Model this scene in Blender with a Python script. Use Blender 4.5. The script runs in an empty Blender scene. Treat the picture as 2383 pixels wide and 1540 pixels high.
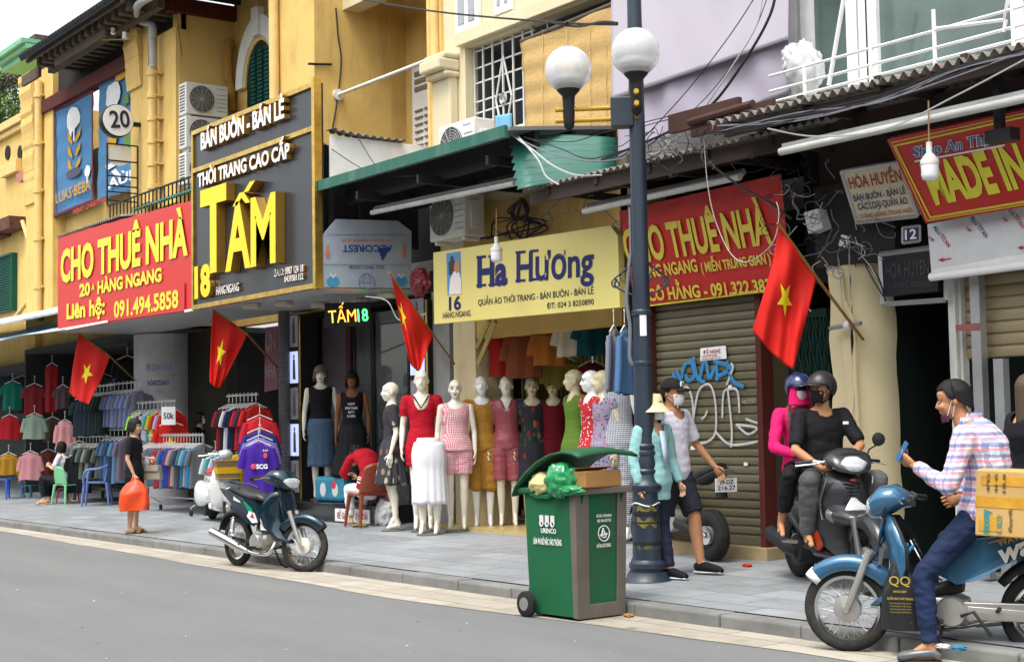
import bpy, bmesh, math, random
from mathutils import Vector, Matrix, noise
random.seed(7)
sc = bpy.context.scene
col = sc.collection
V = Vector
# ---------------------------------------------------------------- camera
FPX, ROLL, PITCH, YAW = 3440.0, .018, math.atan(222/3440), math.radians(36.2)
CAM = V((0, 0, 1.48))
Fh = V((-math.cos(YAW), math.sin(YAW), 0)); R0 = V((math.sin(YAW), math.cos(YAW), 0)); ZU = V((0, 0, 1))
CF = Fh*math.cos(PITCH) + ZU*math.sin(PITCH); U0 = R0.cross(CF)
CR = R0*math.cos(ROLL) - U0*math.sin(ROLL); CU = U0*math.cos(ROLL) + R0*math.sin(ROLL)
cd = bpy.data.cameras.new('camera'); cam = bpy.data.objects.new('camera', cd); col.objects.link(cam)
m = Matrix((CR, CU, -CF)).transposed().to_4x4(); m.translation = CAM; cam.matrix_world = m
cd.sensor_width = 36; cd.lens = 36*FPX/2382; cd.clip_end = 900; cd.clip_start = .1
sc.camera = cam
# ---------------------------------------------------------------- light: bright overcast day
SUN_EL, SUN_AZ = math.radians(64), math.radians(215)
w = bpy.data.worlds.new('World'); sc.world = w; w.use_nodes = True
nt = w.node_tree; bg = nt.nodes['Background']
sky = nt.nodes.new('ShaderNodeTexSky'); sky.sky_type = 'NISHITA'; sky.sun_disc = False
sky.sun_elevation = SUN_EL; sky.sun_rotation = SUN_AZ; sky.dust_density = 4; sky.air_density = 1.6; sky.ozone_density = 2
hs = nt.nodes.new('ShaderNodeHueSaturation'); hs.inputs['Saturation'].default_value = .22
nt.links.new(sky.outputs[0], hs.inputs['Color']); nt.links.new(hs.outputs[0], bg.inputs['Color'])
bg.inputs['Strength'].default_value = .15
sd = bpy.data.lights.new('sun', 'SUN'); so = bpy.data.objects.new('sun', sd); col.objects.link(so)
sd.energy = 1.3; sd.angle = math.radians(30); sd.color = (1, .96, .9)
sdir = V((.22, -.7, .0)).normalized()*math.cos(SUN_EL) + V((0, 0, math.sin(SUN_EL)))
sky.sun_rotation = math.atan2(sdir.x, sdir.y)
so.rotation_euler = sdir.to_track_quat('Z', 'Y').to_euler()
sc.view_settings.view_transform = 'Standard'; sc.view_settings.look = 'None'
sc.view_settings.exposure = 1.12; sc.view_settings.gamma = 1
# ---------------------------------------------------------------- picture geometry -> world planes
def ray(x, y): return CF + CR*((x-1191)/FPX) - CU*((y-770)/FPX)
def hit(x, y, p, n):
    d = ray(x, y); p = V(p); n = V(n)
    return CAM + d*((p-CAM).dot(n)/d.dot(n))
def PY(x, y, Y): return hit(x, y, (0, Y, 0), (0, 1, 0))
def PX(x, y, X): return hit(x, y, (X, 0, 0), (1, 0, 0))
def PZ(x, y, z): return hit(x, y, (0, 0, z), (0, 0, 1))
KY, KH, PS = 7.56, .10, .03
def gz(Y): return 0 if Y < KY else KH + PS*(Y-KY)
def G(x, y):
    p = PZ(x, y, 0)
    return p if p.y < KY-.12 else hit(x, y, (0, KY, KH), (0, -PS, 1))
def ppm(w): return FPX/((w-CAM).dot(CF))       # picture pixels per metre at a place
class Plane:                                       # a sign plane; tilt>0 leans its top towards the street
    def __init__(s, Y, z=3.0, tilt=0.0, yaw=0.0, x=0):
        s.p = V((x, Y, z)); a = math.radians(tilt); b = math.radians(yaw)
        s.n = V((math.sin(b)*math.cos(a), -math.cos(b)*math.cos(a), -math.sin(a)))
    def __call__(s, x, y): return hit(x, y, s.p, s.n)
# ---------------------------------------------------------------- materials
MATS = {}
def lin(c): return tuple(((v/255)/12.92 if v/255 <= .04045 else (((v/255)+.055)/1.055)**2.4) for v in c)
def H(h, k=1.0):
    c = lin([int(h[i:i+2], 16) for i in (0, 2, 4)]); return tuple(v*k for v in c)
class N:
    def __init__(s, name):
        s.m = bpy.data.materials.new(name); s.m.use_nodes = True; s.t = s.m.node_tree
        s.b = s.t.nodes['Principled BSDF']
    def n(s, typ, **k):
        o = s.t.nodes.new('ShaderNode'+typ)
        for a, v in k.items():
            if a.startswith('i_'): o.inputs[a[2:].replace('_', ' ')].default_value = v
            else: setattr(o, a, v)
        return o
    def l(s, a, b): s.t.links.new(a, b)
    def co(s, scale=(1, 1, 1), kind='Object'):
        tc = s.n('TexCoord'); mp = s.n('Mapping'); mp.inputs['Scale'].default_value = scale
        s.l(tc.outputs[kind], mp.inputs[0]); return mp.outputs[0]
    def noise(s, vec, scale, detail=4, rough=.55):
        o = s.n('TexNoise'); o.inputs['Scale'].default_value = scale; o.inputs['Detail'].default_value = detail
        o.inputs['Roughness'].default_value = rough; s.l(vec, o.inputs['Vector']); return o.outputs['Fac']
    def ramp(s, fac, stops):
        r = s.n('ValToRGB'); e = r.color_ramp.elements
        while len(e) < len(stops): e.new(.5)
        for i, (p, c) in enumerate(stops):
            e[i].position = p; e[i].color = (*c, 1) if len(c) == 3 else c
        s.l(fac, r.inputs[0]); return r.outputs[0]
    def mix(s, fac, a, b, mode='MIX'):
        x = s.n('Mix', data_type='RGBA', blend_type=mode)
        if isinstance(fac, (int, float)): x.inputs[0].default_value = fac
        else: s.l(fac, x.inputs[0])
        for i, v in ((6, a), (7, b)):
            if isinstance(v, tuple): x.inputs[i].default_value = (*v, 1)
            else: s.l(v, x.inputs[i])
        return x.outputs[2]
    def math(s, op, a, b=0):
        x = s.n('Math', operation=op)
        for i, v in ((0, a), (1, b)):
            if isinstance(v, (int, float)): x.inputs[i].default_value = v
            else: s.l(v, x.inputs[i])
        return x.outputs[0]
    def bump(s, h, st=.3, d=.01):
        b = s.n('Bump'); b.inputs['Strength'].default_value = st; b.inputs['Distance'].default_value = d
        s.l(h, b.inputs['Height']); s.l(b.outputs[0], s.b.inputs['Normal'])
    def base(s, c): s.l(c, s.b.inputs['Base Color'])
    def set(s, **k):
        for a, v in k.items(): s.b.inputs[a.replace('_', ' ')].default_value = v
def mt(name, c, rough=.6, metal=0, var=.12, vs=5, bump=.12, bs=60, dirt=0, dirtc=(.06, .05, .04), streak=0, coat=0, trans=0, emit=0, alpha=1, sss=0):
    if name in MATS: return MATS[name]
    s = N(name); v = s.co()
    a = s.ramp(s.noise(v, vs, 5), [(.25, tuple(x*(1-var) for x in c)), (.75, tuple(min(1, x*(1+var*.7)) for x in c))])
    if dirt:
        d = s.noise(s.co((1, 1, .25) if streak else (1, 1, 1)), 2.2 if not streak else streak, 8, .68)
        a = s.mix(s.ramp(d, [(.5, (0, 0, 0)), (.78, (dirt, dirt, dirt))]), a, dirtc)
    s.base(a)
    if bump: s.bump(s.noise(v, bs, 3), bump, .01)
    s.set(Specular_IOR_Level=.5 if rough < .5 else .22, Roughness=rough, Metallic=metal, Coat_Weight=coat, Transmission_Weight=trans, Alpha=alpha)
    s.b.inputs['Coat Roughness'].default_value = .08
    if emit:
        s.b.inputs['Emission Color'].default_value = (*c, 1); s.b.inputs['Emission Strength'].default_value = emit
    MATS[name] = s.m; return s.m
# ---------------------------------------------------------------- objects
MW = {}
def props(o, label=None, cat=None, group=None, kind=None):
    for k, v in (('label', label), ('category', cat), ('group', group), ('kind', kind)):
        if v: o[k] = v
    return o
def thing(name, label, cat, loc=(0, 0, 0), rz=0, group=None, mat=None):
    o = bpy.data.objects.new(name, None); col.objects.link(o); o.empty_display_size = .1
    M = mat if mat is not None else Matrix.Translation(V(loc)) @ Matrix.Rotation(rz, 4, 'Z')
    o.matrix_world = M; MW[o.name] = M
    return props(o, label, cat, group)
def root(o):
    while o.parent: o = o.parent
    return o
class B:
    def __init__(s): s.v = []; s.f = []; s.mi = []; s.cm = 0
    def add(s, vs, fs):
        k = len(s.v); s.v += [V(p) for p in vs]; s.f += [[i+k for i in f] for f in fs]; s.mi += [s.cm]*len(fs); return s
    def box(s, a, b, M=None):
        x0, y0, z0 = (min(a[i], b[i]) for i in range(3)); x1, y1, z1 = (max(a[i], b[i]) for i in range(3))
        vs = [V(p) for p in ((x0, y0, z0), (x1, y0, z0), (x1, y1, z0), (x0, y1, z0), (x0, y0, z1), (x1, y0, z1), (x1, y1, z1), (x0, y1, z1))]
        if M: vs = [M @ p for p in vs]
        return s.add(vs, [[3, 2, 1, 0], [4, 5, 6, 7], [0, 1, 5, 4], [1, 2, 6, 5], [2, 3, 7, 6], [3, 0, 4, 7]])
    def cbox(s, c, d, M=None):
        c = V(c); d = V(d)/2
        if M: return s.box(-d, d, Matrix.Translation(c) @ M.to_4x4())
        return s.box(c-d, c+d)
    def prism(s, pts, ext):
        pts = [V(p) for p in pts]; ext = V(ext); n = len(pts); nn = V((0, 0, 0))
        for i in range(n): nn += pts[i].cross(pts[(i+1) % n])
        if nn.dot(ext) > 0: pts = pts[::-1]
        return s.add(pts+[p+ext for p in pts], [list(range(n)), list(range(2*n-1, n-1, -1))] + [[i, i+n, (i+1) % n+n, (i+1) % n] for i in range(n)])
    def tube(s, pts, r, n=8, caps=True, side=None):
        pts = [V(p) for p in pts]; k = len(pts); R = r if isinstance(r, (list, tuple)) else [r]*k
        rings = []; prev = None
        for i, p in enumerate(pts):
            t = (pts[min(i+1, k-1)]-pts[max(i-1, 0)])
            t = t.normalized() if t.length > 1e-9 else V((0, 0, 1))
            if side is not None: a = V(side)
            elif prev is None: a = V((0, 0, 1)).cross(t) if abs(t.z) < .95 else V((1, 0, 0))
            else: a = prev
            a = (a - t*a.dot(t)); a = a.normalized() if a.length > 1e-6 else t.orthogonal().normalized()
            prev = a; b = t.cross(a); q = R[i]; ra, rb = q if isinstance(q, (tuple, list)) else (q, q)
            rings.append([p + a*ra*math.cos(6.28319*j/n) + b*rb*math.sin(6.28319*j/n) for j in range(n)])
        vs = [p for q in rings for p in q]
        fs = [[i*n+j, i*n+(j+1) % n, (i+1)*n+(j+1) % n, (i+1)*n+j] for i in range(k-1) for j in range(n)]
        if caps: fs += [list(range(n-1, -1, -1)), [(k-1)*n+j for j in range(n)]]
        return s.add(vs, fs)
    def lathe(s, prof, c, ax=(0, 0, 1), n=24, caps=True):
        ax = V(ax).normalized(); c = V(c); a = ax.orthogonal().normalized(); b = ax.cross(a)
        vs = [c + ax*h + (a*math.cos(6.28319*j/n)+b*math.sin(6.28319*j/n))*r for r, h in prof for j in range(n)]
        k = len(prof)
        fs = [[i*n+j, i*n+(j+1) % n, (i+1)*n+(j+1) % n, (i+1)*n+j] for i in range(k-1) for j in range(n)]
        if caps: fs += [list(range(n-1, -1, -1)), [(k-1)*n+j for j in range(n)]]
        return s.add(vs, fs)
    def ell(s, c, r, M=None, n=12, m=8):
        r = (r, r, r) if isinstance(r, (int, float)) else r; c = V(c); vs = []; fs = []
        for i in range(m+1):
            t = math.pi*i/m
            for j in range(n):
                p = V((r[0]*math.sin(t)*math.cos(6.28319*j/n), r[1]*math.sin(t)*math.sin(6.28319*j/n), -r[2]*math.cos(t)))
                vs.append(c + (M @ p if M else p))
        for i in range(m):
            for j in range(n): fs.append([i*n+j, i*n+(j+1) % n, (i+1)*n+(j+1) % n, (i+1)*n+j])
        return s.add(vs, fs)
    def cap(s, p0, p1, r0, r1, n=10):              # tapered limb segment with round ends
        p0 = V(p0); p1 = V(p1); t = (p1-p0); t = t.normalized() if t.length > 1e-6 else ZU
        P = [p0-t*r0*.98, p0-t*r0*.7, p0-t*r0*.3, p0, p1, p1+t*r1*.3, p1+t*r1*.7, p1+t*r1*.98]
        return s.tube(P, [r0*.2, r0*.71, r0*.95, r0, r1, r1*.95, r1*.71, r1*.2], n)
    def grid(s, nu, nv, fn, flip=False):
        vs = [fn(i/nu, j/nv) for j in range(nv+1) for i in range(nu+1)]; w = nu+1
        fs = [[j*w+i, j*w+i+1, (j+1)*w+i+1, (j+1)*w+i] for j in range(nv) for i in range(nu)]
        if flip: fs = [f[::-1] for f in fs]
        return s.add(vs, fs)
    def mesh(s, name, M=None):
        me = bpy.data.meshes.new(name)
        me.from_pydata([(M @ p) if M else p for p in s.v], [], s.f); me.update()
        if any(s.mi): me.polygons.foreach_set('material_index', s.mi)
        return me
    def obj(s, name, mat, parent=None, smooth=0, local=False, bevel=0, solid=0, label=None, sub=0, **pr):
        M = None
        if parent and not local: M = MW[root(parent).name].inverted()
        me = s.mesh(name, M)
        for q in (mat if isinstance(mat, (list, tuple)) else [mat]): me.materials.append(q)
        return link(name, me, parent, smooth, bevel, solid, label, sub, **pr)
def link(name, me, parent=None, smooth=0, bevel=0, solid=0, label=None, sub=0, **pr):
    o = bpy.data.objects.new(name, me); col.objects.link(o)
    if parent: o.parent = parent
    else: MW[o.name] = Matrix()
    if smooth: smooth_by(me, smooth)
    if solid:
        q = o.modifiers.new('solid', 'SOLIDIFY'); q.thickness = solid; q.offset = 0
    if bevel:
        q = o.modifiers.new('bevel', 'BEVEL'); q.width = bevel; q.segments = 2; q.limit_method = 'ANGLE'; q.angle_limit = .6
    if sub:
        q = o.modifiers.new('sub', 'SUBSURF'); q.levels = sub; q.render_levels = sub
    if label: o['label'] = label
    if pr: props(o, **pr)
    return o
def smooth_by(me, ang):
    bm = bmesh.new(); bm.from_mesh(me); c = math.radians(ang if ang > 1 else 40)
    for fc in bm.faces: fc.smooth = True
    for e in bm.edges:
        if len(e.link_faces) == 2 and e.calc_face_angle(0) > c: e.smooth = False
    bm.to_mesh(me); bm.free()
def evalmesh(o):
    dg = bpy.context.evaluated_depsgraph_get()
    return bpy.data.meshes.new_from_object(o.evaluated_get(dg))
def remesh(b, name, voxel=.012, it=3, fac=.5):     # fuse overlapping shapes into one continuous surface
    me = b.mesh(name+'_tmp'); o = bpy.data.objects.new(name+'_tmp', me); col.objects.link(o)
    q = o.modifiers.new('r', 'REMESH'); q.mode = 'VOXEL'; q.voxel_size = voxel
    if it:
        q = o.modifiers.new('s', 'SMOOTH'); q.factor = fac; q.iterations = it
    out = evalmesh(o); bpy.data.objects.remove(o); bpy.data.meshes.remove(me)
    out.name = name
    out.polygons.foreach_set('use_smooth', [True]*len(out.polygons)); return out
def put(me, name, mat, parent, **k):
    for q in (mat if isinstance(mat, (list, tuple)) else [mat]): me.materials.append(q)
    return link(name, me, parent, **k)
# ---------------------------------------------------------------- lettering
TXT = {}
def glyphs(body, bold, shear=0):
    key = (body, bold, shear)
    if key not in TXT:
        c = bpy.data.curves.new('t', 'FONT'); c.body = body; c.offset = bold; c.resolution_u = 3; c.shear = shear
        o = bpy.data.objects.new('t', c); col.objects.link(o)
        me = evalmesh(o); bpy.data.objects.remove(o)
        vs = [v.co.copy() for v in me.vertices]; fs = [list(p.vertices) for p in me.polygons]
        bpy.data.meshes.remove(me)
        x0 = min(v.x for v in vs); x1 = max(v.x for v in vs)
        TXT[key] = (vs, fs, x0, x1)
    return TXT[key]
def text(body, p0, p1, cap, up, mat, parent, lift=.006, bold=.02, depth=0, shear=0, name='lettering', local=False, flip=False):
    """lettering whose baseline runs from p0 to p1, cap height in metres, raised off its sign by lift"""
    vs, fs, x0, x1 = glyphs(body, bold, shear)
    p0 = V(p0); p1 = V(p1); u = p1-p0; n = u.cross(V(up)).normalized(); up = n.cross(u).normalized()
    b = B()
    P = [p0 + u*((v.x-x0)/(x1-x0)) + up*(v.y/.69*cap) + n*(lift+depth) for v in vs]
    b.add(P, fs)
    if depth:
        cnt = {}
        for f in fs:
            for i in range(len(f)):
                e = (f[i], f[(i+1) % len(f)]); cnt[tuple(sorted(e))] = cnt.get(tuple(sorted(e)), [])+[e]
        b.cm = 1; k = len(vs); Q = [p - n*depth for p in P]
        b.add(P+Q, [[e[0][1], e[0][0], e[0][0]+k, e[0][1]+k] for e in cnt.values() if len(e) == 1])
    return b.obj(name, mat, parent, local=local)
def tpx(body, a, c, hpx, pl, mat, parent, **k):
    """baseline from picture point a to c on plane pl, cap height hpx picture pixels"""
    p0 = pl(*a); p1 = pl(*c); q = pl(a[0], a[1]-hpx)
    return text(body, p0, p1, (q-p0).length, (q-p0), mat, parent, **k)
def panel(name, pts, pl, thick, mat, parent=None, **k):
    P = [pl(*p) for p in pts]; n = (P[1]-P[0]).cross(P[2]-P[0]).normalized()
    if n.dot(P[0]-CAM) < 0: n = -n
    return B().prism(P, n*thick).obj(name, mat, parent, **k)
def smoothpath(pts, k=6):
    pts = [V(p) for p in pts]; out = []
    for i in range(len(pts)-1):
        a = pts[max(i-1, 0)]; b = pts[i]; c = pts[i+1]; d = pts[min(i+2, len(pts)-1)]
        for j in range(k):
            t = j/k
            out.append(.5*((2*b)+(-a+c)*t+(2*a-5*b+4*c-d)*t*t+(-a+3*b-3*c+d)*t*t*t))
    return out+[pts[-1]]
def arc(c, r, a0, a1, n=12, ax=0):
    return [(c[0]+r*math.cos(a0+(a1-a0)*i/n), c[1]+r*math.sin(a0+(a1-a0)*i/n)) for i in range(n+1)]
# ================================================================ SETTING
def asphalt():
    s = N('asphalt'); v = s.co()
    a = s.ramp(s.noise(v, 120, 4, .75), [(.3, (.085, .09, .092)), (.6, (.165, .173, .175)), (.82, (.3, .3, .29))])
    a = s.mix(s.ramp(s.noise(v, 45, 3, .7), [(.35, (.55, .55, .55)), (.65, (0, 0, 0))]), a, (.095, .098, .1))
    big = s.noise(s.co((.3, 1.4, 1)), .8, 8, .68)
    a = s.mix(s.ramp(big, [(.35, (0, 0, 0)), (.75, (.55, .55, .55))]), a, (.2, .197, .19))
    vo = s.n('TexVoronoi'); vo.inputs['Scale'].default_value = 4.5; s.l(s.co((1, 2.2, 1)), vo.inputs[0])
    a = s.mix(s.ramp(vo.outputs['Distance'], [(.035, (.8, .8, .8)), (.06, (0, 0, 0))]), a, (.42, .41, .38))
    s.base(a); s.set(Roughness=.85); s.bump(s.noise(v, 190, 2), .5, .006); return s.m
def paving():
    s = N('paving_tiles'); v = s.co()
    br = s.n('TexBrick'); br.offset = .5; s.l(v, br.inputs[0])
    for k, x in (('Scale', 1), ('Mortar Size', .008), ('Mortar Smooth', .2), ('Brick Width', .6), ('Row Height', .4), ('Bias', -.1)): br.inputs[k].default_value = x
    br.inputs['Color1'].default_value = (.19, .212, .228, 1); br.inputs['Color2'].default_value = (.3, .322, .335, 1); br.inputs['Mortar'].default_value = (.07, .07, .07, 1)
    vein = s.noise(s.co((1, 3, 1)), 5, 8, .7)
    a = s.mix(s.ramp(vein, [(.4, (0, 0, 0)), (.72, (.5, .5, .5))]), br.outputs['Color'], (.37, .387, .395))
    st = s.noise(v, .9, 7, .65)
    a = s.mix(s.ramp(st, [(.48, (0, 0, 0)), (.75, (.6, .6, .6))]), a, (.14, .135, .12))
    s.base(a); s.set(Roughness=.5); s.bump(br.outputs['Fac'], -.25, .006); return s.m
def gutterm():
    s = N('gutter_slabs'); v = s.co()
    br = s.n('TexBrick'); br.offset = .4; s.l(v, br.inputs[0])
    for k, x in (('Scale', 1), ('Mortar Size', .007), ('Brick Width', .95), ('Row Height', .32)): br.inputs[k].default_value = x
    br.inputs['Color1'].default_value = (.33, .3, .245, 1); br.inputs['Color2'].default_value = (.4, .365, .3, 1); br.inputs['Mortar'].default_value = (.12, .1, .08, 1)
    a = s.mix(s.ramp(s.noise(v, 3, 8, .7), [(.45, (0, 0, 0)), (.75, (.75, .75, .75))]), br.outputs['Color'], (.2, .17, .13))
    s.base(a); s.set(Roughness=.85); s.bump(s.noise(v, 40, 4), .3, .01); return s.m
M_asph, M_pave, M_gut = asphalt(), paving(), gutterm()
B().grid(40, 30, lambda u, v: V((-70+110*u, -22+29.7*v, 0))).obj('road', M_asph, kind='structure')
M_kerb = mt('kerb_stone', H('a8a9a6', .5), .8, vs=3, var=.3, dirt=.7, dirtc=(.1, .095, .085))
GE = [(-70, 7.25), (-23.4, 7.2), (-17, 7.0), (-11, 6.82), (-8.5, 7.0), (-6.7, 7.12), (40, 7.12)]
def gutter_edge(x):
    for (a, p), (c, q) in zip(GE, GE[1:]):
        if a <= x <= c: return p+(q-p)*(x-a)/(c-a)+.025*math.sin(x*2.3)*math.sin(x*.9)
    return 7.1
b = B(); b.grid(240, 1, lambda u, v: V((-70+110*u, [gutter_edge(-70+110*u), KY+.05][int(v)], .004))); b.obj('gutter', M_gut, kind='structure')
b = B(); x = -60; rk = random.Random(3)
while x < 10:
    l = rk.uniform(.75, 1.05); dz = rk.uniform(-.004, .004)
    b.box((x, KY+rk.uniform(-.008, .008), -.1), (x+l-.009, KY+.19, KH+dz)); x += l
b.obj('kerb', M_kerb, kind='structure', bevel=.018)
B().grid(2, 2, lambda u, v: V((-70+110*u, KY+.185+7*v, gz(KY+.185+7*v)))).obj('pavement', M_pave, kind='structure')
# houses across the street, behind the camera: they shade the low sky and show in the window glass
for i, (x, wd, hg, hx) in enumerate(((-34, 11, 6.2, 'd8c08a'), (-22.5, 10, 7, 'b8b4a8'), (-12, 9, 6.4, 'd0a868'), (-2.5, 9, 7.2, 'c8c4b8'), (7, 12, 6.2, 'c0a880'))):
    t = thing('house', ['broad sand coloured house across the street', 'tall grey house across the street', 'ochre house across the street', 'pale tall house opposite the rounded pillar', 'tan house opposite at the right end'][i], 'building', (x, -6, 0)); m_ = mt('opposite_'+hx, H(hx, .5), .9, dirt=.4)
    B().box((x, -9, 0), (x+wd, -5.5, hg)).obj('wall', m_, t)
    for a in range(3):
        for z in (3.8,): B().box((x+1+a*wd/3, -5.52, z), (x+2.3+a*wd/3, -5.46, z+1.7)).obj('window', mt('opposite_window', (.04, .05, .05), .2), t)
    B().box((x+.6, -5.53, 0), (x+wd-.6, -5.47, 2.8)).obj('shopfront', mt('opposite_shopfront', (.05, .05, .05), .6), t)
# ---------------------------------------------------------------- shared materials
M_yel = mt('yellow_render', H('f2cd7c', .76), .85, vs=1.6, var=.14, dirt=.65, dirtc=(.3, .2, .085), bs=30, bump=.25, streak=3.2)
M_yel2 = mt('yellow_render_deep', H('eac578', .76), .85, vs=1.4, var=.12, dirt=.55, dirtc=(.3, .2, .09), bs=30, streak=2.6, bump=.2)
M_yelL = mt('yellow_pipe_paint', H('f4d288', .76), .6, dirt=.25, dirtc=(.4, .28, .12))
M_cream = mt('cream_render', H('f4e6c0', .72), .85, vs=1.2, var=.07, dirt=.3, dirtc=(.36, .3, .2), bs=28, bump=.25, streak=2.4)
M_creamp = mt('cream_pillar_paint', H('ecdcb0', .78), .75, vs=1.5, var=.08, dirt=.55, dirtc=(.42, .3, .15), bs=18, bump=.35, streak=1.5)
M_white = mt('white_paint', (.78, .78, .76), .5, dirt=.3, dirtc=(.45, .42, .36))
M_whited = mt('white_metal_sheet_stained', (.76, .76, .74), .55, dirt=.55, dirtc=(.42, .41, .37), streak=2.2)
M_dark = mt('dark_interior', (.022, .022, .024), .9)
M_grey = mt('grey_wall', (.2, .2, .19), .85, dirt=.5)
M_steel = mt('galvanised_steel', (.45, .46, .47), .45, .7, dirt=.4)
M_black = mt('black_metal', (.02, .02, .022), .5)
M_wood = mt('dark_red_wood', H('5e2a24', .8), .75, dirt=.4)
M_woodg = mt('weathered_wood', H('75685a', .6), .9, vs=9, var=.3, dirt=.5)
M_roof = mt('dark_roof_tile', (.035, .036, .042), .85, vs=12, var=.5)
M_rust = mt('rusty_corrugated', (.2, .18, .16), .8, vs=6, var=.35, dirt=.8, dirtc=(.11, .06, .035))
M_green = mt('green_sheet', H('3f7a69', .62), .55, dirt=.6, dirtc=(.2, .26, .22), streak=2)
M_soff = mt('soffit_sheet', (.42, .43, .43), .45, .2, dirt=.3)
M_glassd = mt('dark_glass', (.03, .04, .042), .06, coat=.3, bump=0)
M_red = mt('red_banner_vinyl', H('da2a22', .76), .42, vs=1.5, var=.05, bump=.06, bs=6)
M_ylet = mt('yellow_vinyl_letters', H('efe03a', .85), .45, bump=0)
M_teal = mt('teal_shutter_paint', H('0f6a58', .6), .5, dirt=.3)
def rct(b, x0, y0, x1, y1, Y, t):
    p = PY(x0, y0, Y); q = PY(x1, y1, Y); b.box((p.x, Y, p.z), (q.x, Y+t, q.z)); return b
def R(name, x0, y0, x1, y1, Y, t, mat, par, **k): return rct(B(), x0, y0, x1, y1, Y, t).obj(name, mat, par, **k)
def xat(px, py, Y): return PY(px, py, Y).x
# ================================================================ BUILDINGS
# ---- number 22, the far left house
XA = xat(62, 400, 10.9)
h = thing('yellow_house', 'pale yellow house at the far left with two tiny arched vents and green shutter', 'building', (-33, 11, .2))
b = B(); b.box((-60, 11.15, 3.1), (XA, 13.5, PY(0, 292, 11.15).z)); b.obj('wall', M_yel, h)
b = B(); b.box((-60, 10.98, PY(0, 308, 11).z), (XA, 11.15, PY(0, 290, 11).z)); b.box((-60, 11.05, PY(0, 322, 11).z), (XA, 11.15, PY(0, 310, 11).z)); rct(b, 0, 640/1.77*.595+170, 36, 398, 11.0, .15); b.obj('cornice', M_yelL, h, bevel=.01)
for x in (14, 43):
    b = B(); p = PY(x-5, 375, 11.1); q = PY(x+6, 336, 11.1); r = (q.x-p.x)/2; cx = (p.x+q.x)/2
    b.prism([V((cx+r*math.cos(a), 11.12, (q.z-r if a < 3.2 else p.z+r)+r*math.sin(a))) for a in [i*math.pi/8 for i in range(17)]], (0, .06, 0)); b.obj('vent', M_dark, h)
b = B(); P = [PY(36, 408, 10.9), PY(80, 374, 10.9), PY(80, 400, 10.9), PY(44, 425, 10.9)]; b.prism(P, (0, .3, 0)); b.obj('coping', mt('pink_coping', H('c98278', .75), .8, dirt=.3), h)
b = B()
for i in range(12):
    xx = xat(26, 530, 10.8)-12.6+i*1.05; b.box((xx, 10.75, PY(0, 545, 10.8).z+.05*(i % 2)), (xx+1.03, 11.14, PY(0, 512, 10.8).z))
b.obj('tiled_roof', mt('brown_roof_tile', H('7d5646', .6), .9, vs=14, var=.5, dirt=.5), h)
b = B(); p = PY(0, 730, 11.1); q = PY(36, 592, 11.1)
for i in range(22):
    z = p.z+(q.z-p.z)*(i+.5)/22; b.box((p.x-.2, 11.04, z-.018), (q.x-.06, 11.12, z+.012))
b.obj('shutter', M_teal, h)
b = B(); b.box((q.x-.06, 11.0, p.z), (q.x, 11.14, q.z+.04)); b.box((p.x-.2, 11.0, q.z), (q.x-.06, 11.14, q.z+.05)); b.obj('shutter_frame', M_teal, h)
b = B(); b.tube([PY(52, 515, 11.0), PY(76, 590, 11.0), PY(82, 640, 11), PY(74, 690, 11.0), PY(30, 745, 10.9)], .05, 8); b.obj('downpipe', M_yelL, h, smooth=50)
# its shop: back and side, and a metal awning over a blue tarpaulin
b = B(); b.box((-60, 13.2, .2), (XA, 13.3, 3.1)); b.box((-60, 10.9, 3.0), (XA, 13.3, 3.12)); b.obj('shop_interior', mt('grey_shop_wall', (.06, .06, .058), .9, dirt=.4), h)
# ---- number 20
XB0, XB1 = xat(62, 400, 10.8), xat(410, 300, 10.8)
h20 = thing('shophouse', 'yellow shophouse numbered 20 with dark eaves and two painted blue blinds', 'building', (-23.5, 10.8, .2))
zs = PY(300, 745, 10.8).z
b = B(); rct(b, 62, 185, 122, 760, 10.78, .3); b.box((XB0, 10.9, 3.4), (XA+.6, 11.4, 4.2)); b.obj('left_pier', M_yel, h20)
b = B(); b.box((XB0+.3, 11.05, 3.35), (XB1-.26, 11.35, 7.4)); b.obj('wall', M_yel2, h20)
b = B(); b.box((XB1-.25, 10.85, 3.35), (XB1, PX(546, 300, XB1).y, 9.2)); b.obj('side_wall', M_yel2, h20)
R('pilaster', 303, -40, 345, 470, 10.72, .3, M_yel, h20, bevel=.01)
R('flat_pilaster', 366, 85, 410, 470, 10.8, .3, M_yel, h20)
# scrolled brackets under the eaves
def bracket(x0, x1, y0, y1, Y, par, k=4):
    b = B(); p = PY(x0, y0, Y); q = PY(x1, y1, Y); hgt = (p.z-q.z)/k
    for i in range(k):
        z1 = p.z-i*hgt; d = .17*(1-i/k)+.03
        prof = [(0, z1), (-d, z1), (-d, z1-.2*hgt), (-d*.8, z1-.32*hgt), (-d*.92, z1-.55*hgt), (-d*.7, z1-.8*hgt), (-d*.62, z1-hgt), (0, z1-hgt)]
        b.prism([V((p.x, Y+a, c)) for a, c in prof], (q.x-p.x, 0, 0))
    b.obj('eaves_bracket', M_yel, par, bevel=.012)
bracket(300, 332, 8, 200, 10.72, h20, 3); bracket(62, 88, 185, 470, 10.78, h20, 4)
def downpipe(x, y0, y1, Y, par, mat=None, n=6, r=.075):
    b = B(); p = PY(x, y0, Y); q = PY(x+5, y1, Y); b.tube([p, V((p.x, p.y, q.z))], r, 12)
    for i in range(n):
        z = p.z+(q.z-p.z)*(i+.3)/n; b.tube([(p.x, p.y, z-.05), (p.x, p.y, z+.05)], r*1.28, 12); b.box((p.x-r*1.5, Y, z-.015), (p.x+r*1.5, Y+.2, z+.015))
    return b.obj('downpipe', mat or M_yelL, par, smooth=50)
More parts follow.
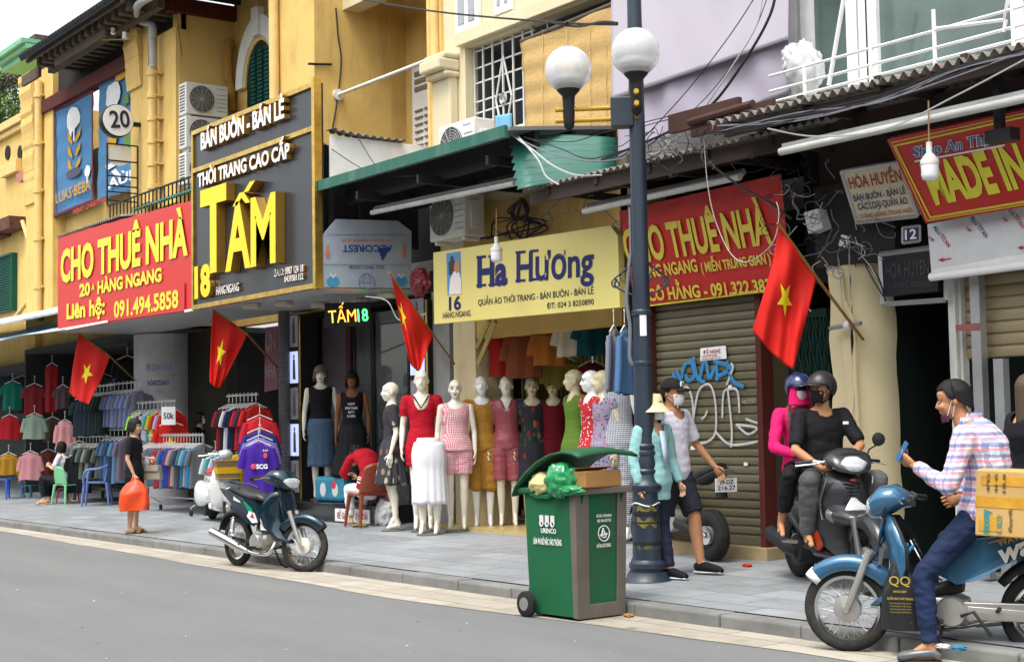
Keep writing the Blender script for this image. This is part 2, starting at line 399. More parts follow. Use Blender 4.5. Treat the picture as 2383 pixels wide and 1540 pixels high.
downpipe(354, 155, 470, 10.62, h20); downpipe(90, 190, 745, 10.68, h20, n=5, r=.085)
b = B(); b.tube(smoothpath([PY(380, -20, 10.0), PY(322, 12, 10.1), PY(322, 40, 10.4), PY(332, 52, 10.55), PY(354, 58, 10.62), PY(355, 90, 10.62)]), .07, 10); b.tube([PY(353, 60, 10.62), PY(356, 158, 10.62)], .066, 10)
b.obj('gutter_pipe', mt('grey_pvc', (.42, .44, .46), .5, dirt=.3), h20, smooth=50)
# eaves
ez = PY(45, 146, 9.75).z; XE0, XE1 = xat(48, 150, 9.75), XB1+.3
b = B(); b.prism([(XE0, 9.75, ez), (XE0, 13, ez+1.9), (XE0, 13, ez+2.0), (XE0, 9.72, ez+.13)], (XE1-.55-XE0, 0, 0))
for i in range(38):
    x = XE0+.08+i*(XE1-.6-XE0)/38; b.tube([(x, 9.72, ez+.06), (x, 12.5, ez+1.66)], .07, 6)
b.obj('roof', M_roof, h20)
b = B(); rz = random.Random(5)
for i in range(15):
    x = XE0+.25+i*(XE1-XE0-.6)/15; b.box((x, 10.0, ez-.12), (x+.13, 10.9, ez+.05+rz.random()*.05))
b.box((XE0, 10.32, ez-.17), (XE1, 10.46, ez-.02)); b.box((XE0, 9.86, ez-.02), (XE1-.5, 9.92, ez+.05)); b.obj('rafters', M_woodg, h20)
for (x0, y0, x1, y1) in ((132, 232, 182, 200), (182, 195, 250, 148), (55, 310, 95, 270)):
    p = PY(x0, y0, 10.15); q = PY(x1, y0, 10.15); B().box((p.x, 10.1, ez-.28), (q.x, 10.16, ez-.06)).obj('eaves_board', M_woodg, h20)
lz = PY(310, 118, 10.75).z; B().box((XB0+.7, 10.72, lz-.28), (xat(308, 150, 10.75), 10.95, lz)).obj('lintel_beam', M_wood, h20)
B().box((XB0+.3, 10.9, lz), (XB1, 11.0, ez+.3)).obj('eaves_shadow_fill', mt('eaves_shadow_black', (.03, .027, .025), .95), h20)  # dark sheet put in as the shadow under the eaves
b = B(); p = PY(47, 118, 12.2); q = PY(84, 80, 12.2); b.box((p.x, 12.2, p.z-.5), (q.x, 12.9, q.z-.12)); b.box((p.x-.06, 12.15, q.z-.14), (q.x+.06, 12.95, q.z-.05)); b.box((p.x+.1, 12.2, q.z-.05), (q.x-.1, 12.8, q.z+.03))
b.obj('chimney', mt('old_brick', H('77665c', .6), .95, vs=18, var=.5, bump=.5), h20)
b = B(); p = PY(22, 132, 11.9)
for i, (d, z0, z1) in enumerate(((.0, .0, .18), (.1, .16, .3), (.2, .28, .4))): b.box((p.x-d, 11.7-d, p.z-.45+z0), (p.x+2.2, 12.4, p.z-.45+z1))
b.obj('green_cornice', mt('mint_paint', H('83c4a0', .8), .6), h20)
# blinds
def blind(name, label, pts, Y, mat, top=None):
    t = thing(name, label, 'blind', (PY(*pts[3], Y).x, Y, PY(*pts[3], Y).z)); P = [PY(*p, Y) for p in pts]
    def fn(u, v): 
        q = (P[3]*(1-u)+P[2]*u)*(1-v)+(P[0]*(1-u)+P[1]*u)*v
        return q + V((0, .012*math.sin(9*u+4*v)+.008*math.sin(31*v), 0))
    B().grid(24, 40, fn, True).obj('slats', mat, t, smooth=60, solid=.01)
    B().tube([P[0], P[1]], .03, 8).obj('rail', M_woodg, t, smooth=60); B().tube([P[3], P[2]], .022, 8).obj('rail', M_woodg, t, smooth=60); return t
def slatmat(name, c1, c2, freq, border=None):
    s = N(name); v = s.co(); wv = s.n('TexWave', wave_type='BANDS', bands_direction='Z'); wv.inputs['Scale'].default_value = freq; wv.inputs['Distortion'].default_value = .6; s.l(v, wv.inputs[0])
    a = s.mix(wv.outputs['Fac'], c1, c2); a = s.mix(s.ramp(s.noise(s.co((2, 1, 14)), 3, 6, .7), [(.45, (0, 0, 0)), (.8, (.5, .5, .5))]), a, tuple(x*.5 for x in c1))
    s.base(a); s.set(Roughness=.75); s.bump(wv.outputs['Fac'], .5, .01); return s.m
M_blue = slatmat('blue_painted_slats', H('3f84bf', .62), H('5b9fd2', .72), 14)
t1 = blind('roller_blind', 'blue slatted blind painted with a white topped wheat ear and a red border', [(124, 252), (217, 203), (218, 470), (124, 508)], 10.84, M_blue)
t2 = blind('roller_blind', 'blue slatted blind behind the round 20 sign with yellow and white painted plants', [(232, 178), (320, 142), (321, 440), (226, 468)], 10.84, M_blue)
DB = [0]
def daub(par, mat, pts, Y=10.815, name='painted_mark'):
    DB[0] += 1; Y -= .0012*(DB[0] % 24); P = [PY(*p, Y) for p in pts]; return B().prism(P, (0, .006, 0)).obj(name, mat, par)
def blobpts(cx, cy, rx, ry, n=12, j=.2, seed=1, sk=-.4):
    r = random.Random(seed); o = []
    for i in range(n):
        a = 6.2832*i/n; k = 1+r.uniform(-j, j); o.append((cx+rx*k*math.cos(a), cy+ry*k*math.sin(a)+sk*rx*k*math.cos(a)))
    return o
M_pw = mt('white_daub', (.7, .71, .7), .8); M_py = mt('ochre_daub', H('d9a534', .75), .8); M_pg = mt('green_daub', H('6f9a58', .7), .8); M_pr = mt('maroon_daub', H('7a3542', .7), .8); M_pb = mt('slate_daub', H('5e6470', .7), .8)
daub(t1, M_pw, blobpts(170, 277, 15, 29, 14, .12, 2)); daub(t1, M_pw, [(160, 292), (166, 290), (166, 318), (161, 322)]); daub(t1, M_pw, [(170, 290), (173, 289), (173, 330), (170, 328)])
for k in range(3):
    y = 318+k*32
    daub(t1, M_py, [(158, y-12), (163, y-4), (169, y+16), (166, y+18), (158, y+8)]); daub(t1, M_py, [(174, y+12), (177, y), (187, y-22), (186, y-4), (177, y+12)])
daub(t1, M_pb, blobpts(171, 403, 19, 11, 10, .1, 4)); daub(t1, M_pw, blobpts(203, 398, 7, 15, 10, .15, 7)); daub(t1, M_pw, [(201, 405), (204, 404), (203, 430), (201, 429)])
for c in ([(124, 256), (217, 208), (217, 214), (124, 262)], [(124, 500), (218, 462), (218, 467), (124, 506)]): daub(t1, M_pr, c)
for c in ([(126, 264), (128, 263), (128, 498), (126, 499)], [(213, 216), (216, 215), (216, 462), (213, 463)]): daub(t1, M_pr, c)
pl84 = Plane(10.78)
tpx('LUAS·BEBA', (130, 474), (212, 440), 24, pl84, M_py, t1, bold=.01)
daub(t2, M_pw, blobpts(263, 222, 17, 32, 14, .14, 9)); daub(t2, M_py, blobpts(282, 172, 20, 14, 11, .35, 3)); daub(t2, M_py, blobpts(314, 232, 6, 34, 12, .3, 6)); daub(t2, M_pg, blobpts(292, 232, 8, 13, 9, .25, 8))
daub(t2, M_pg, blobpts(300, 320, 14, 34, 11, .3, 12)); daub(t2, M_py, [(250, 322), (272, 312), (268, 345), (254, 352)]); daub(t2, M_pw, [(245, 386), (262, 378), (268, 386), (248, 398)]); daub(t2, M_pw, [(258, 400), (268, 392), (280, 408), (274, 414)])
tpx('AÙL', (251, 440), (318, 414), 22, pl84, M_pw, t2, bold=.03)
# ground floor of number 20
zc = PY(300, 760, 10.8).z
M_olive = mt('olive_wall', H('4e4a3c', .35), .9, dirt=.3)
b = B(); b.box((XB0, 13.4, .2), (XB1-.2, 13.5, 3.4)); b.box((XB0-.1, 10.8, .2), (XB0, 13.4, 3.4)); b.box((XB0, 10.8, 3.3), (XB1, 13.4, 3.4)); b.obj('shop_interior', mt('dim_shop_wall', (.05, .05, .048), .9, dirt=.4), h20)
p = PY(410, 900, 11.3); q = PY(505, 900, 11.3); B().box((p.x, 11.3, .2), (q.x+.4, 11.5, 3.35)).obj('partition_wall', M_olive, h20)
b = B(); c = PY(374, 900, 11.0); r = abs(PY(340, 900, 11).x-PY(408, 900, 11).x)/2*.85
b.lathe([(r, .2), (r, 3.3)], (c.x, 11.1, 0), n=32); col20 = b.obj('round_column', mt('grey_painted_column', (.5, .5, .52), .55, dirt=.3), h20, smooth=50)
R('post', 327, 765, 339, 1010, 10.8, .15, M_wood, h20)
plc = Plane(11.1-r-.01)
# ---- number 18
h18 = thing('shophouse', 'deep yellow shophouse numbered 18 with a green arched window and an open balcony recess', 'building', (-18.4, 10.8, .2))
YB = PX(546, 300, XB1).y; XP0, XP1 = xat(650, 300, 10.7), xat(733, 300, 10.7)
b = B(); b.box((XB1, YB, 3.4), (XP0+.3, YB+.2, 9.5)); b.obj('wall', M_yel2, h18)
b = B(); b.box((XP0, 10.7, 3.3), (XP1, YB+.1, 9.6)); b.obj('pier', M_yel, h18)
b = B(); b.tube([(XP0+.02, 10.62, 3.5), (XP0-.02, 10.62, 9.3)], .08, 10); b.obj('downpipe', M_yelL, h18, smooth=50)
YC = PX(946, 300, XP1).y; XC1 = xat(1025, 300, 10.8)
b = B(); b.box((XP1-.2, 10.9, 3.3), (XP1-.004, YC, 9.6)); b.obj('balcony_side_wall', M_yel2, h18)
b = B(); b.box((XP1-.2, YC, 3.3), (XC1+.6, YC+.2, 9.6)); b.box((XC1-.12, 10.85, 3.3), (XC1+.1, YC, 9.6)); b.obj('balcony_back_wall', M_yel, h18)
b = B(); zt = PY(860, 8, YC).z; b.box((XP1, 11, zt+.1), (XC1, YC, zt+.4)); b.obj('balcony_ceiling', M_yel2, h18)
b = B(); zb = PX(800, 25, XP1).z; b.box((XP1, 11.2, zb+.0), (XC1, 11.5, zb+.4)); b.obj('balcony_beam', M_cream, h18)
b = B(); b.box((XP1, 10.9, 3.6), (XC1, YC, 3.75)); b.obj('balcony_floor', M_grey, h18)
B().box((XP1+.02, 10.92, 3.3), (XC1+.1, 10.98, 4.74)).obj('shade_sheet', M_dark, h18)  # black sheet standing in for the darkness below the balcony
# arched window
c = PY(612, 195, YB); rr = (PY(642, 195, YB).x-PY(577, 195, YB).x)/2; cx = PY(610, 195, YB).x; zsp = PY(612, 190, YB).z
def archband(r0, r1, y, d, z0, mat, par, name, sq=1.35):
    b = B(); n = 20
    o = [V((cx+r1*math.cos(a), y, zsp+sq*r1*math.sin(a))) for a in [math.pi*i/n for i in range(n+1)]]
    i_ = [V((cx+r0*math.cos(a), y, zsp+sq*r0*math.sin(a))) for a in [math.pi*i/n for i in range(n+1)]]
    for k in range(n): b.prism([o[k], o[k+1], i_[k+1], i_[k]], (0, d, 0))
    if z0 is not None:
        for sg in (-1, 1): b.box((cx+sg*r0, y, z0), (cx+sg*r1, y+d, zsp))
    return b.obj(name, mat, par)
wn = B(); zw = PY(612, 275, YB).z
wn.prism([V((cx+rr*math.cos(a), YB-.03, zsp+1.35*rr*math.sin(a))) for a in [math.pi*i/20 for i in range(21)]]+[V((cx-rr, YB-.03, zw)), V((cx+rr, YB-.03, zw))], (0, .05, 0))
win = wn.obj('window', mt('dark_green_paint', H('0c3f38', .5), .5), h18)
b = B()
for px in (-.62, -.12, .38):
    for k in range(13):
        z = zw+.3+k*.075; b.box((cx+px*rr, YB-.06, z), (cx+(px+.3)*rr, YB-.03, z+.045))
b.obj('louvres', mt('louvre_green', H('137062', .6), .5), win)
archband(rr*1.12, rr*1.62, YB-.1, .12, None, M_white, h18, 'arch_moulding'); archband(rr*1.0, rr*1.13, YB-.06, .06, None, M_yelL, h18, 'arch_reveal')
b = B(); k = PY(620, 110, YB); b.box((cx-.13, YB-.16, zsp+1.35*rr*1.1), (cx+.13, YB, zsp+1.35*rr*1.8)); b.obj('keystone', M_white, h18, bevel=.02)
b = B(); pts = [PX(528, 96+2, XB1)+V((.12, 0, 0)), PX(522, 130, XB1)+V((.15, 0, 0)), PX(524, 180, XB1)+V((.12, 0, 0)), PX(532, 205, XB1)+V((.1, 0, 0)), PX(533, 262, XB1)+V((.1, 0, 0))]
b.tube(smoothpath(pts), .09, 8); b.obj('duct', mt('ochre_lagging', H('b78a45', .7), .9, dirt=.4), h18, smooth=50)
# roof above number 18
zr = PY(420, 30, 10.0).z+.85
b = B(); b.prism([(XB1-.7, 9.7, zr+.25), (XB1-.7, 12.6, zr+1.9), (XB1-.7, 12.6, zr+2.0), (XB1-.7, 9.7, zr+.4)], (XP0-XB1+.9, 0, 0)); b.obj('roof', M_roof, h18)
b = B(); b.box((XB1-.3, 9.95, zr-.05), (XB1+2.4, 10.2, zr+.2)); b.box((XB1-.1, 10.6, zr-.25), (XB1+.12, 12.4, zr+.02)); b.box((XB1-.55, 10.3, zr-.12), (XB1-.35, 11, zr+.3)); b.obj('eaves_beam', M_wood, h18)
b = B()
for i in range(7): b.box((XB1+.2+i*.45, 10.2, zr+.02), (XB1+.3+i*.45, YB, zr+.16))
b.box((XB1, 10.3, zr+.2), (XP0, YB, zr+.26)); b.obj('rafters', mt('dark_rafters', H('4a423c', .5), .9), h18)
b = B(); n = 12; zq = PX(480, 30, XB1).z
# louvred door, pole and wires in the recess
d0 = PY(966, 300, YC); d1 = PY(1004, 300, YC); zd1 = PY(985, 150, YC).z; zd0 = 3.75
dr = B().box((d0.x, YC-.05, zd0), (d1.x+.55, YC-.01, zd1)).obj('door', M_white, h18)
b = B()
for s_ in range(2):
    for k in range(24):
        z = zd0+.12+k*(zd1-zd0-.75)/24; b.box((d0.x+.1+s_*.27, YC-.075, z), (d0.x+.31+s_*.27, YC-.05, z+.028))
for k in range(3): b.box((d0.x+.1, YC-.07, zd1-.42+k*.12), (d0.x+.6, YC-.05, zd1-.35+k*.12))
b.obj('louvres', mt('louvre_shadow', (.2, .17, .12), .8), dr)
b = B(); p = PX(912, 187+30, XP1); p = PX(785, 222, XP1); q = PY(1003, 142, p.y); b.tube([p, V((XC1, p.y, p.z))], .03, 8); b.tube([p, p+V((.05, 0, 0))], .09, 8); b.obj('clothes_pole', mt('white_pole', (.7, .7, .66), .4), h18, smooth=50)
b = B(); b.tube(smoothpath([PX(780, 20, XP1)+V((.02, 0, 0)), PX(785, 85, XP1)+V((.02, 0, 0)), PX(792, 140, XP1)+V((.02, 0, 0)), PX(785, 222, XP1)+V((.02, 0, 0)), PX(772, 300, XP1)+V((.02, 0, 0))]), .012, 5); b.tube([PX(716, 150, XP1)+V((.02, 0, 0)), PX(768, 152, XP1)+V((.04, 0, 0))], .02, 6); b.obj('wall_cable', M_black, h18)
# ground floor of number 18
XS0, XS1 = xat(660, 900, 10.9), xat(1000, 900, 10.9)
M_lilac = mt('lilac_wall', H('b8a9b4', .5), .7, dirt=.2, vs=2); M_granite = mt('black_granite', (.025, .028, .03), .12, var=.5, vs=30, bump=0)
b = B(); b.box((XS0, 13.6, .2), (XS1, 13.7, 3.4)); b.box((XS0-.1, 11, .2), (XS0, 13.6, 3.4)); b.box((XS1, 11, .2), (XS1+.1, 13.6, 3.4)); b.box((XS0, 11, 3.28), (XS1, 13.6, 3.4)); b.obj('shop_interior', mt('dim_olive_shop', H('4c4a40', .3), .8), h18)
st0 = PY(757, 1208, 10.3); st1 = PY(900, 1225, 10.3); zst = PY(800, 1172, 10.3).z
b = B(); b.box((XS0-.1, 10.3, .1), (XS1-.4, 13.6, zst)); b.obj('step', M_granite, h18, bevel=.01)
B().box((xat(703, 900, 11.6), 11.6, zst), (xat(812, 900, 11.6), 11.7, 3.3)).obj('lilac_panel', M_lilac, h18)
b = B(); b.box((xat(812, 900, 11.6), 11.55, zst), (xat(822, 900, 11.6), 11.75, 3.3)); b.obj('panel_edge', mt('rose_trim', H('8d5f5c', .5), .6), h18)
b = B(); x0, x1 = xat(826, 900, 11.3), xat(955, 900, 11.3)
b.box((x0, 11.3, zst), (x1, 11.32, 3.2)); gl = b.obj('glass_front', mt('shop_glass', (.55, .6, .6), .03, trans=.85, bump=0, var=0), h18)
b = B()
for t in (.0, .33, .36, .98): b.box((x0+(x1-x0)*t, 11.27, zst), (x0+(x1-x0)*t+.05, 11.29, 3.2))
b.obj('glass_frame', M_black, h18)
# ---- number 16
h16 = thing('shophouse', 'cream painted house numbered 16 with a barred window and a bamboo blind', 'building', (-14, 10.8, .2))
X0, X1 = XC1+.02, xat(1440, 300, 10.8)
wz1, wz0 = PY(1080, 112, 10.8).z, PY(1080, 330, 10.8).z; wx0, wx1 = xat(1083, 200, 10.8), xat(1440, 200, 10.8)
b = B(); b.box((X0, 10.8, 3.5), (wx0, 11.0, 9.8)); b.box((wx0, 10.8, wz1), (X1+2, 11.0, 9.8)); b.box((wx0, 10.8, 3.5), (X1, 11.0, wz0)); b.obj('wall', M_cream, h16)
b = B(); b.box((wx0-.1, 10.72, wz1+.02), (X1, 10.8, wz1+.2)); b.obj('lintel', M_cream, h16, bevel=.01)
b = B(); b.box((wx0, 11.6, wz0), (X1, 11.7, wz1)); b.box((wx0-.1, 11, wz0), (wx0, 11.6, wz1)); b.box((wx0, 11, wz1), (X1, 11.6, wz1+.1)); b.obj('window_recess', mt('grey_blue_room', H('7d8488', .5), .8), h16)
b = B(); b.box((X0, 10.66, PY(1045, 345, 10.7).z), (xat(1052, 200, 10.7), 10.8, PY(1045, 180, 10.7).z)); 
for k, (y0, y1, d) in enumerate(((125, 140, .12), (140, 168, .2), (168, 182, .1))): b.box((X0-.02, 10.66-d, PY(1045, y1, 10.7).z), (xat(1056, 200, 10.7), 10.8, PY(1045, y0, 10.7).z))
b.obj('pilaster_capital', M_cream, h16, bevel=.03)
for px in (1003, 1014):
    p = PY(px, 300, 10.72); b = B(); b.tube([(p.x, 10.72, 4.4), (p.x, 10.72, 9.6)], .06 if px > 1010 else .045, 10); b.obj('downpipe', M_yelL, h16, smooth=50)
R('yellow_strip', 1018, -60, 1030, 330, 10.76, .1, M_yel, h16)
b = B(); gx0, gx1 = wx0, xat(1224, 200, 10.8); gy = 10.92
fr = [gx0+(gx1-gx0)*t for t in (.02, .17, .33, .5, .67, .83, .98)]
for i, x in enumerate(fr): b.box((x-.012, gy, wz0), (x+.012, gy+.02, wz1))
for t in (.04, .3, .42, .62, .78, .96): b.box((gx0, gy+.02, wz0+(wz1-wz0)*t-.01), (gx1, gy+.035, wz0+(wz1-wz0)*t+.01))
cx2 = (gx0+gx1)/2+.02; cz = wz0+(wz1-wz0)*.36
for a, c in (((-.17, 0), (0, .55)), ((0, .55), (.17, 0)), ((.17, 0), (0, -.55)), ((0, -.55), (-.17, 0))): b.tube([(cx2+a[0], gy, cz+a[1]), (cx2+c[0], gy, cz+c[1])], .014, 6)
b.lathe([(.075, -.01), (.075, .01), (.05, .01), (.05, -.01)], (cx2, gy-.01, cz), (0, 1, 0), 16, False); b.obj('window_grille', mt('white_grille', (.62, .62, .6), .5, dirt=.3), h16)
for (x0, y0, x1, y1) in ((1062, -60, 1118, 52), (1152, -70, 1195, 12)):
    p = PY(x0, y0, 10.78); q = PY(x1, y1, 10.78)
    fw = B().box((p.x, 10.74, q.z-.06), (q.x, 10.8, p.z)).obj('window', M_white, h16, bevel=.008)
    b = B(); mx = (p.x+q.x)/2; b.box((p.x+.08, 10.73, q.z+.05), (mx-.05, 10.74, p.z)); b.box((mx+.05, 10.73, q.z+.05), (q.x-.08, 10.74, p.z)); b.obj('pane', mt('pale_pane', (.32, .34, .36), .1, bump=0), fw)
# ground floor of 16
gx0_, gx1_ = xat(1112, 900, 11.2), xat(1500, 900, 11.2)
M_gate = mt('pale_yellow_gate', H('d3c27a', .72), .6, dirt=.4, dirtc=(.25, .2, .1))
R('pier', 1053, 740, 1112, 1225, 10.75, .6, M_creamp, h16, bevel=.01)
R('grey_pier', 1003, 680, 1052, 1222, 10.85, .5, mt('stained_concrete', (.3, .3, .29), .9, dirt=.6), h16)
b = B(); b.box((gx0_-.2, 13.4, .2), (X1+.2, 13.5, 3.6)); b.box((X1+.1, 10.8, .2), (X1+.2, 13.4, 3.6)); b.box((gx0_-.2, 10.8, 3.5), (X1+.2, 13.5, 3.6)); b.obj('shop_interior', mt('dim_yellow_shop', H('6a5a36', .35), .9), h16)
b = B()
for i in range(46):
    x = gx0_+.02+i*.085
    b.box((x, 12.3 if i > 20 else 11.9, .32), (x+.035, 12.33 if i > 20 else 11.93, 2.7))
b.box((gx0_, 11.88, .28), (gx0_+1.8, 11.95, .36)); b.box((gx0_, 11.88, 1.5), (gx0_+1.8, 11.9, 1.54)); b.obj('folding_gate', M_gate, h16)
B().box((gx0_-.1, 10.5, .1), (X1, 13.4, .235)).obj('tiled_threshold', mt('yellow_floor_tile', H('d8bf7c', .7), .35, vs=8, dirt=.3), h16)
b = B(); b.tube([PY(1153, 748, 10.6), PY(1112, 846, 10.75)], .035, 4); b.tube([PY(1138, 745, 10.6), PY(1110, 808, 10.75)], .035, 4); b.obj('sign_brace', M_gate, h16)
b = B(); b.box((X0+.5, 10.78, 2.6), (X1, 10.95, 4.3)); b.obj('fascia_wall', M_yel2, h16)
# ---- number 14
XD0, XD1 = X1+.02, xat(1935, 900, 10.2)
h14 = thing('shophouse', 'narrow shop unit with a closed brown roller shutter sprayed with graffiti', 'building', (-10.8, 10.3, .2))
sx0, sx1 = xat(1531, 900, 10.3), xat(1777, 900, 10.3); szt = 2.75; szb = PY(1650, 1256, 10.3).z
b = B(); b.box((sx0-.19, 10.2, .2), (sx0-.03, 10.5, 3.9)); b.obj('side_pier', M_creamp, h14)
B().box((sx1, 10.2, .2), (sx1+.07, 10.36, 3.0)).obj('door_jamb', M_wood, h14); B().box((sx0-.03, 10.22, .2), (sx0, 10.36, 3.0)).obj('door_jamb', M_wood, h14)
b = B(); b.box((sx0-.1, 10.15, .1), (sx1+.12, 10.9, szb-.02)); b.obj('plinth', mt('tan_tiled_plinth', H('cdb48c', .65), .6, vs=7, dirt=.4), h14, bevel=.01)
M_shut = mt('bronze_roller_shutter', H('958c70', .6), .42, .35, vs=3, var=.12, dirt=.35, dirtc=(.12, .1, .07), bs=90)
def slats(name, x0, x1, z0, z1, Y, mat, par, pitch=.083):
    b = B(); n = int((z1-z0)/pitch); pr = []
    for i in range(n):
        z = z0+i*pitch
        pr += [(Y+.012, z), (Y-.006, z+.008), (Y-.016, z+pitch*.45), (Y-.008, z+pitch*.86), (Y+.012, z+pitch*.9)]
    b.grid(1, len(pr)-1, lambda u, v: V((x0+(x1-x0)*u, pr[round(v*(len(pr)-1))][0], pr[round(v*(len(pr)-1))][1])), True)
    return b.obj(name, mat, par, smooth=35)
sh = slats('roller_shutter', sx0, sx1, szb, szt, 10.3, M_shut, h14)
b = B(); b.box((sx0, 10.33, szb), (sx1, 10.36, szt)); b.box((sx0, 10.27, szb-.01), (sx1, 10.33, szb+.05)); b.obj('shutter_rail', M_shut, h14)
b = B(); b.box((XD0-.1, 10.9, 3.0), (XD1+1, 11.0, 9.5)); b.obj('wall', M_grey, h14)
b = B(); fx0, fx1 = sx1+.1, xat(1930, 900, 10.5)
for i in range(12):
    x = fx0+.02+i*(fx1-fx0)/12; b.box((x, 10.5, .25), (x+.03, 10.53, 2.45))
for r_ in range(6):
    for i in range(6):
        x = fx0+i*(fx1-fx0)/6; dx = (fx1-fx0)/6; z = .3+r_*.36
        b.tube([(x, 10.49, z), (x+dx, 10.49, z+.36)], .01, 4); b.tube([(x, 10.49, z+.36), (x+dx, 10.49, z)], .01, 4)
b.box((fx0, 10.48, 2.45), (fx1, 10.56, 2.53)); b.obj('folding_gate', mt('dark_green_gate', H('17443a', .5), .5, dirt=.4), h14)
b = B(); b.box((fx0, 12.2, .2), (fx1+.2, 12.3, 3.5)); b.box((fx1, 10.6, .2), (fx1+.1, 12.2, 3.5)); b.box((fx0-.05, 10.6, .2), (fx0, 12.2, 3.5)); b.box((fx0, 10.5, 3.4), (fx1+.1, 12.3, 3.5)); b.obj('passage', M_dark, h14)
# ---- number 12
h12 = thing('shophouse', 'house numbered 12 with a rounded cream pillar, a dark doorway and white framed windows', 'building', (-8, 10.2, .2))
px0, px1 = xat(1932, 900, 10.15), xat(2086, 900, 10.45)
P = [(px0, 10.9), (px0, 10.17), (px0+.28, 10.13)] + [(px1-.3+.3*math.sin(a), 10.42-.3*math.cos(a)) for a in [math.pi/2*i/8 for i in range(9)]] + [(px1, 10.46), (px1-.2, 10.47)]
b = B(); nz = 16; rr_ = random.Random(8)
P2 = P; b.grid(len(P2)-1, nz, lambda u, v: V((P2[round(u*(len(P2)-1))][0]+.012*math.sin(v*23+u*3)+(.02*u*(1-v)), P2[round(u*(len(P2)-1))][1]+.008*math.sin(v*31+u*9), .15+v*2.76)), False)
b.obj('pillar', M_creamp, h12, smooth=50); B().box((px0-.1, 10.12, 2.86), (px1+.3, 10.9, 3.6)).obj('lintel', mt('pillar_top_shade', (.03, .028, .025), .9, dirt=.4), h12)  # near-black box over the pillar stands in for the shade there
b = B(); pts = [PY(1958, 640, 10.1), PY(1965, 700, 10.1), PY(1985, 745, 10.1), PY(1990, 790, 10.1), PY(1990, 870, 10.1), PY(1997, 1000, 10.1), PY(1998, 1140, 10.1)]
b.tube(pts, .016, 6); b.obj('wall_conduit', M_creamp, h12)
b = B(); pts = [PY(1978, 640, 10.14), PY(1983, 710, 10.14), PY(1983, 800, 10.14), PY(1982, 870, 10.14), PY(1987, 920, 10.14)]
b.tube(pts, [.003, .01, .013, .01, .004], 5); b.obj('wall_crack', M_dark, h12)
dx1 = xat(2225, 900, 10.3)
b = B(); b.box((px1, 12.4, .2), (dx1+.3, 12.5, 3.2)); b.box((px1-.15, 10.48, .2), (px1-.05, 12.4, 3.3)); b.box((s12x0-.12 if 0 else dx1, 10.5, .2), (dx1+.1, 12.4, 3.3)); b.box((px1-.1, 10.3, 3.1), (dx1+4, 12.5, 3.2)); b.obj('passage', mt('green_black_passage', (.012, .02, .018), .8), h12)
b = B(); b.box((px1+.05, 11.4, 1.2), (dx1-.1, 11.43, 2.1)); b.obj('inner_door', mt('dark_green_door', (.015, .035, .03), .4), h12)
s12x0, s12x1 = xat(2248, 760, 10.25), -3.5
M_shut2 = mt('cream_roller_shutter', H('c2b08a', .66), .45, .2, vs=2.5, var=.12, dirt=.5, dirtc=(.2, .16, .1), streak=2)
s12 = slats('roller_shutter', s12x0, s12x1, PY(2260, 835, 10.25).z, 2.85, 10.25, M_shut2, h12, .098)
for q in ((-.1, 10.15, -.03, 10.3), (-.028, 10.19, 0, 10.27)): B().box((s12x0+q[0], q[1], .2), (s12x0+q[2], q[3], 3.0)).obj('door_jamb', mt('scuffed_white_frame', (.6, .59, .55), .6, dirt=.6, streak=3), h12)
for px in (2283, 2332):
    x = xat(px, 900, 10.12); B().box((x-.05, 10.08, .2), (x+.04, 10.16, 2.9 if px < 2300 else 1.95)).obj('steel_post', M_steel, h12)
b = B(); p = PY(2228, 762, 10.1); b.box((p.x, 10.07, p.z-.03), (xat(2283, 760, 10.1), 10.1, p.z+.02)); b.obj('latch_bar', mt('red_primer', (.3, .1, .09), .7), h12)
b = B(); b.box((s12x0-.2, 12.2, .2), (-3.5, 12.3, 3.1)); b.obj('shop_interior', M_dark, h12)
# upper windows of 12
YW = 10.25; zsl = PY(1880, 235, 9.75).z
b = B(); b.box((xat(1832, 240, 9.75), 9.75, zsl-.32), (-3, 10.9, zsl)); b.obj('balcony_slab', M_white, h12, bevel=.01)
b = B(); wx = [xat(p, 150, YW) for p in (1832, 1856, 1893, 1965, 2000, 2040)]
b.box((wx[0], YW, zsl), (wx[0]+.12, YW+.12, 9)); 
for p, wd in ((1882, .13), (1988, .12), (2015, .1), (2034, .12), (2375, .12)):
    x = xat(p, 150, YW); b.box((x-wd/2, YW-.03, zsl), (x+wd/2, YW+.08, 9))
b.box((xat(1880, 150, YW), YW-.02, zsl), (-3, YW+.07, zsl+.09)); b.obj('window_frame', mt('white_aluminium', (.76, .77, .77), .35, dirt=.15), h12)
for p, q in ((1890, 1982), (2042, 2368), (2380, 2500)):
    B().box((xat(p, 150, YW), YW+.02, zsl+.09), (xat(q, 150, YW), YW+.03, 9)).obj('window_pane', mt('green_tinted_glass', (.1, .14, .13), .06, bump=0, var=.5, vs=1.1), h12)
b = B(); b.box((xat(2150, 150, 10.6), 10.6, zsl), (xat(2190, 150, 10.6), 10.62, 9)); b.obj('curtain', mt('green_curtain', (.2, .26, .24), .9), h12)
b = B(); b.box((xat(1856, 150, 10.4), 10.35, zsl), (xat(1884, 150, 10.4), 10.9, 9)); b.obj('side_wall', M_cream, h12)
b = B(); Yr = 9.78
for dy in (0, 36, 62):
    p = PY(1790, 178+dy, Yr); q = PY(2160, 70+dy, Yr); b.tube([p, V((q.x, Yr, p.z)), V((-3, Yr, p.z))], .013, 6)
for px in (1870, 2027, 2175, 2360):
    z0 = PY(1790, 240, Yr).z; z1 = PY(1790, 172, Yr).z; x = xat(px, 130, Yr); b.tube([(x, Yr, z0-.25), (x, Yr, z1+(.15 if px == 2175 else 0))], .018, 6)
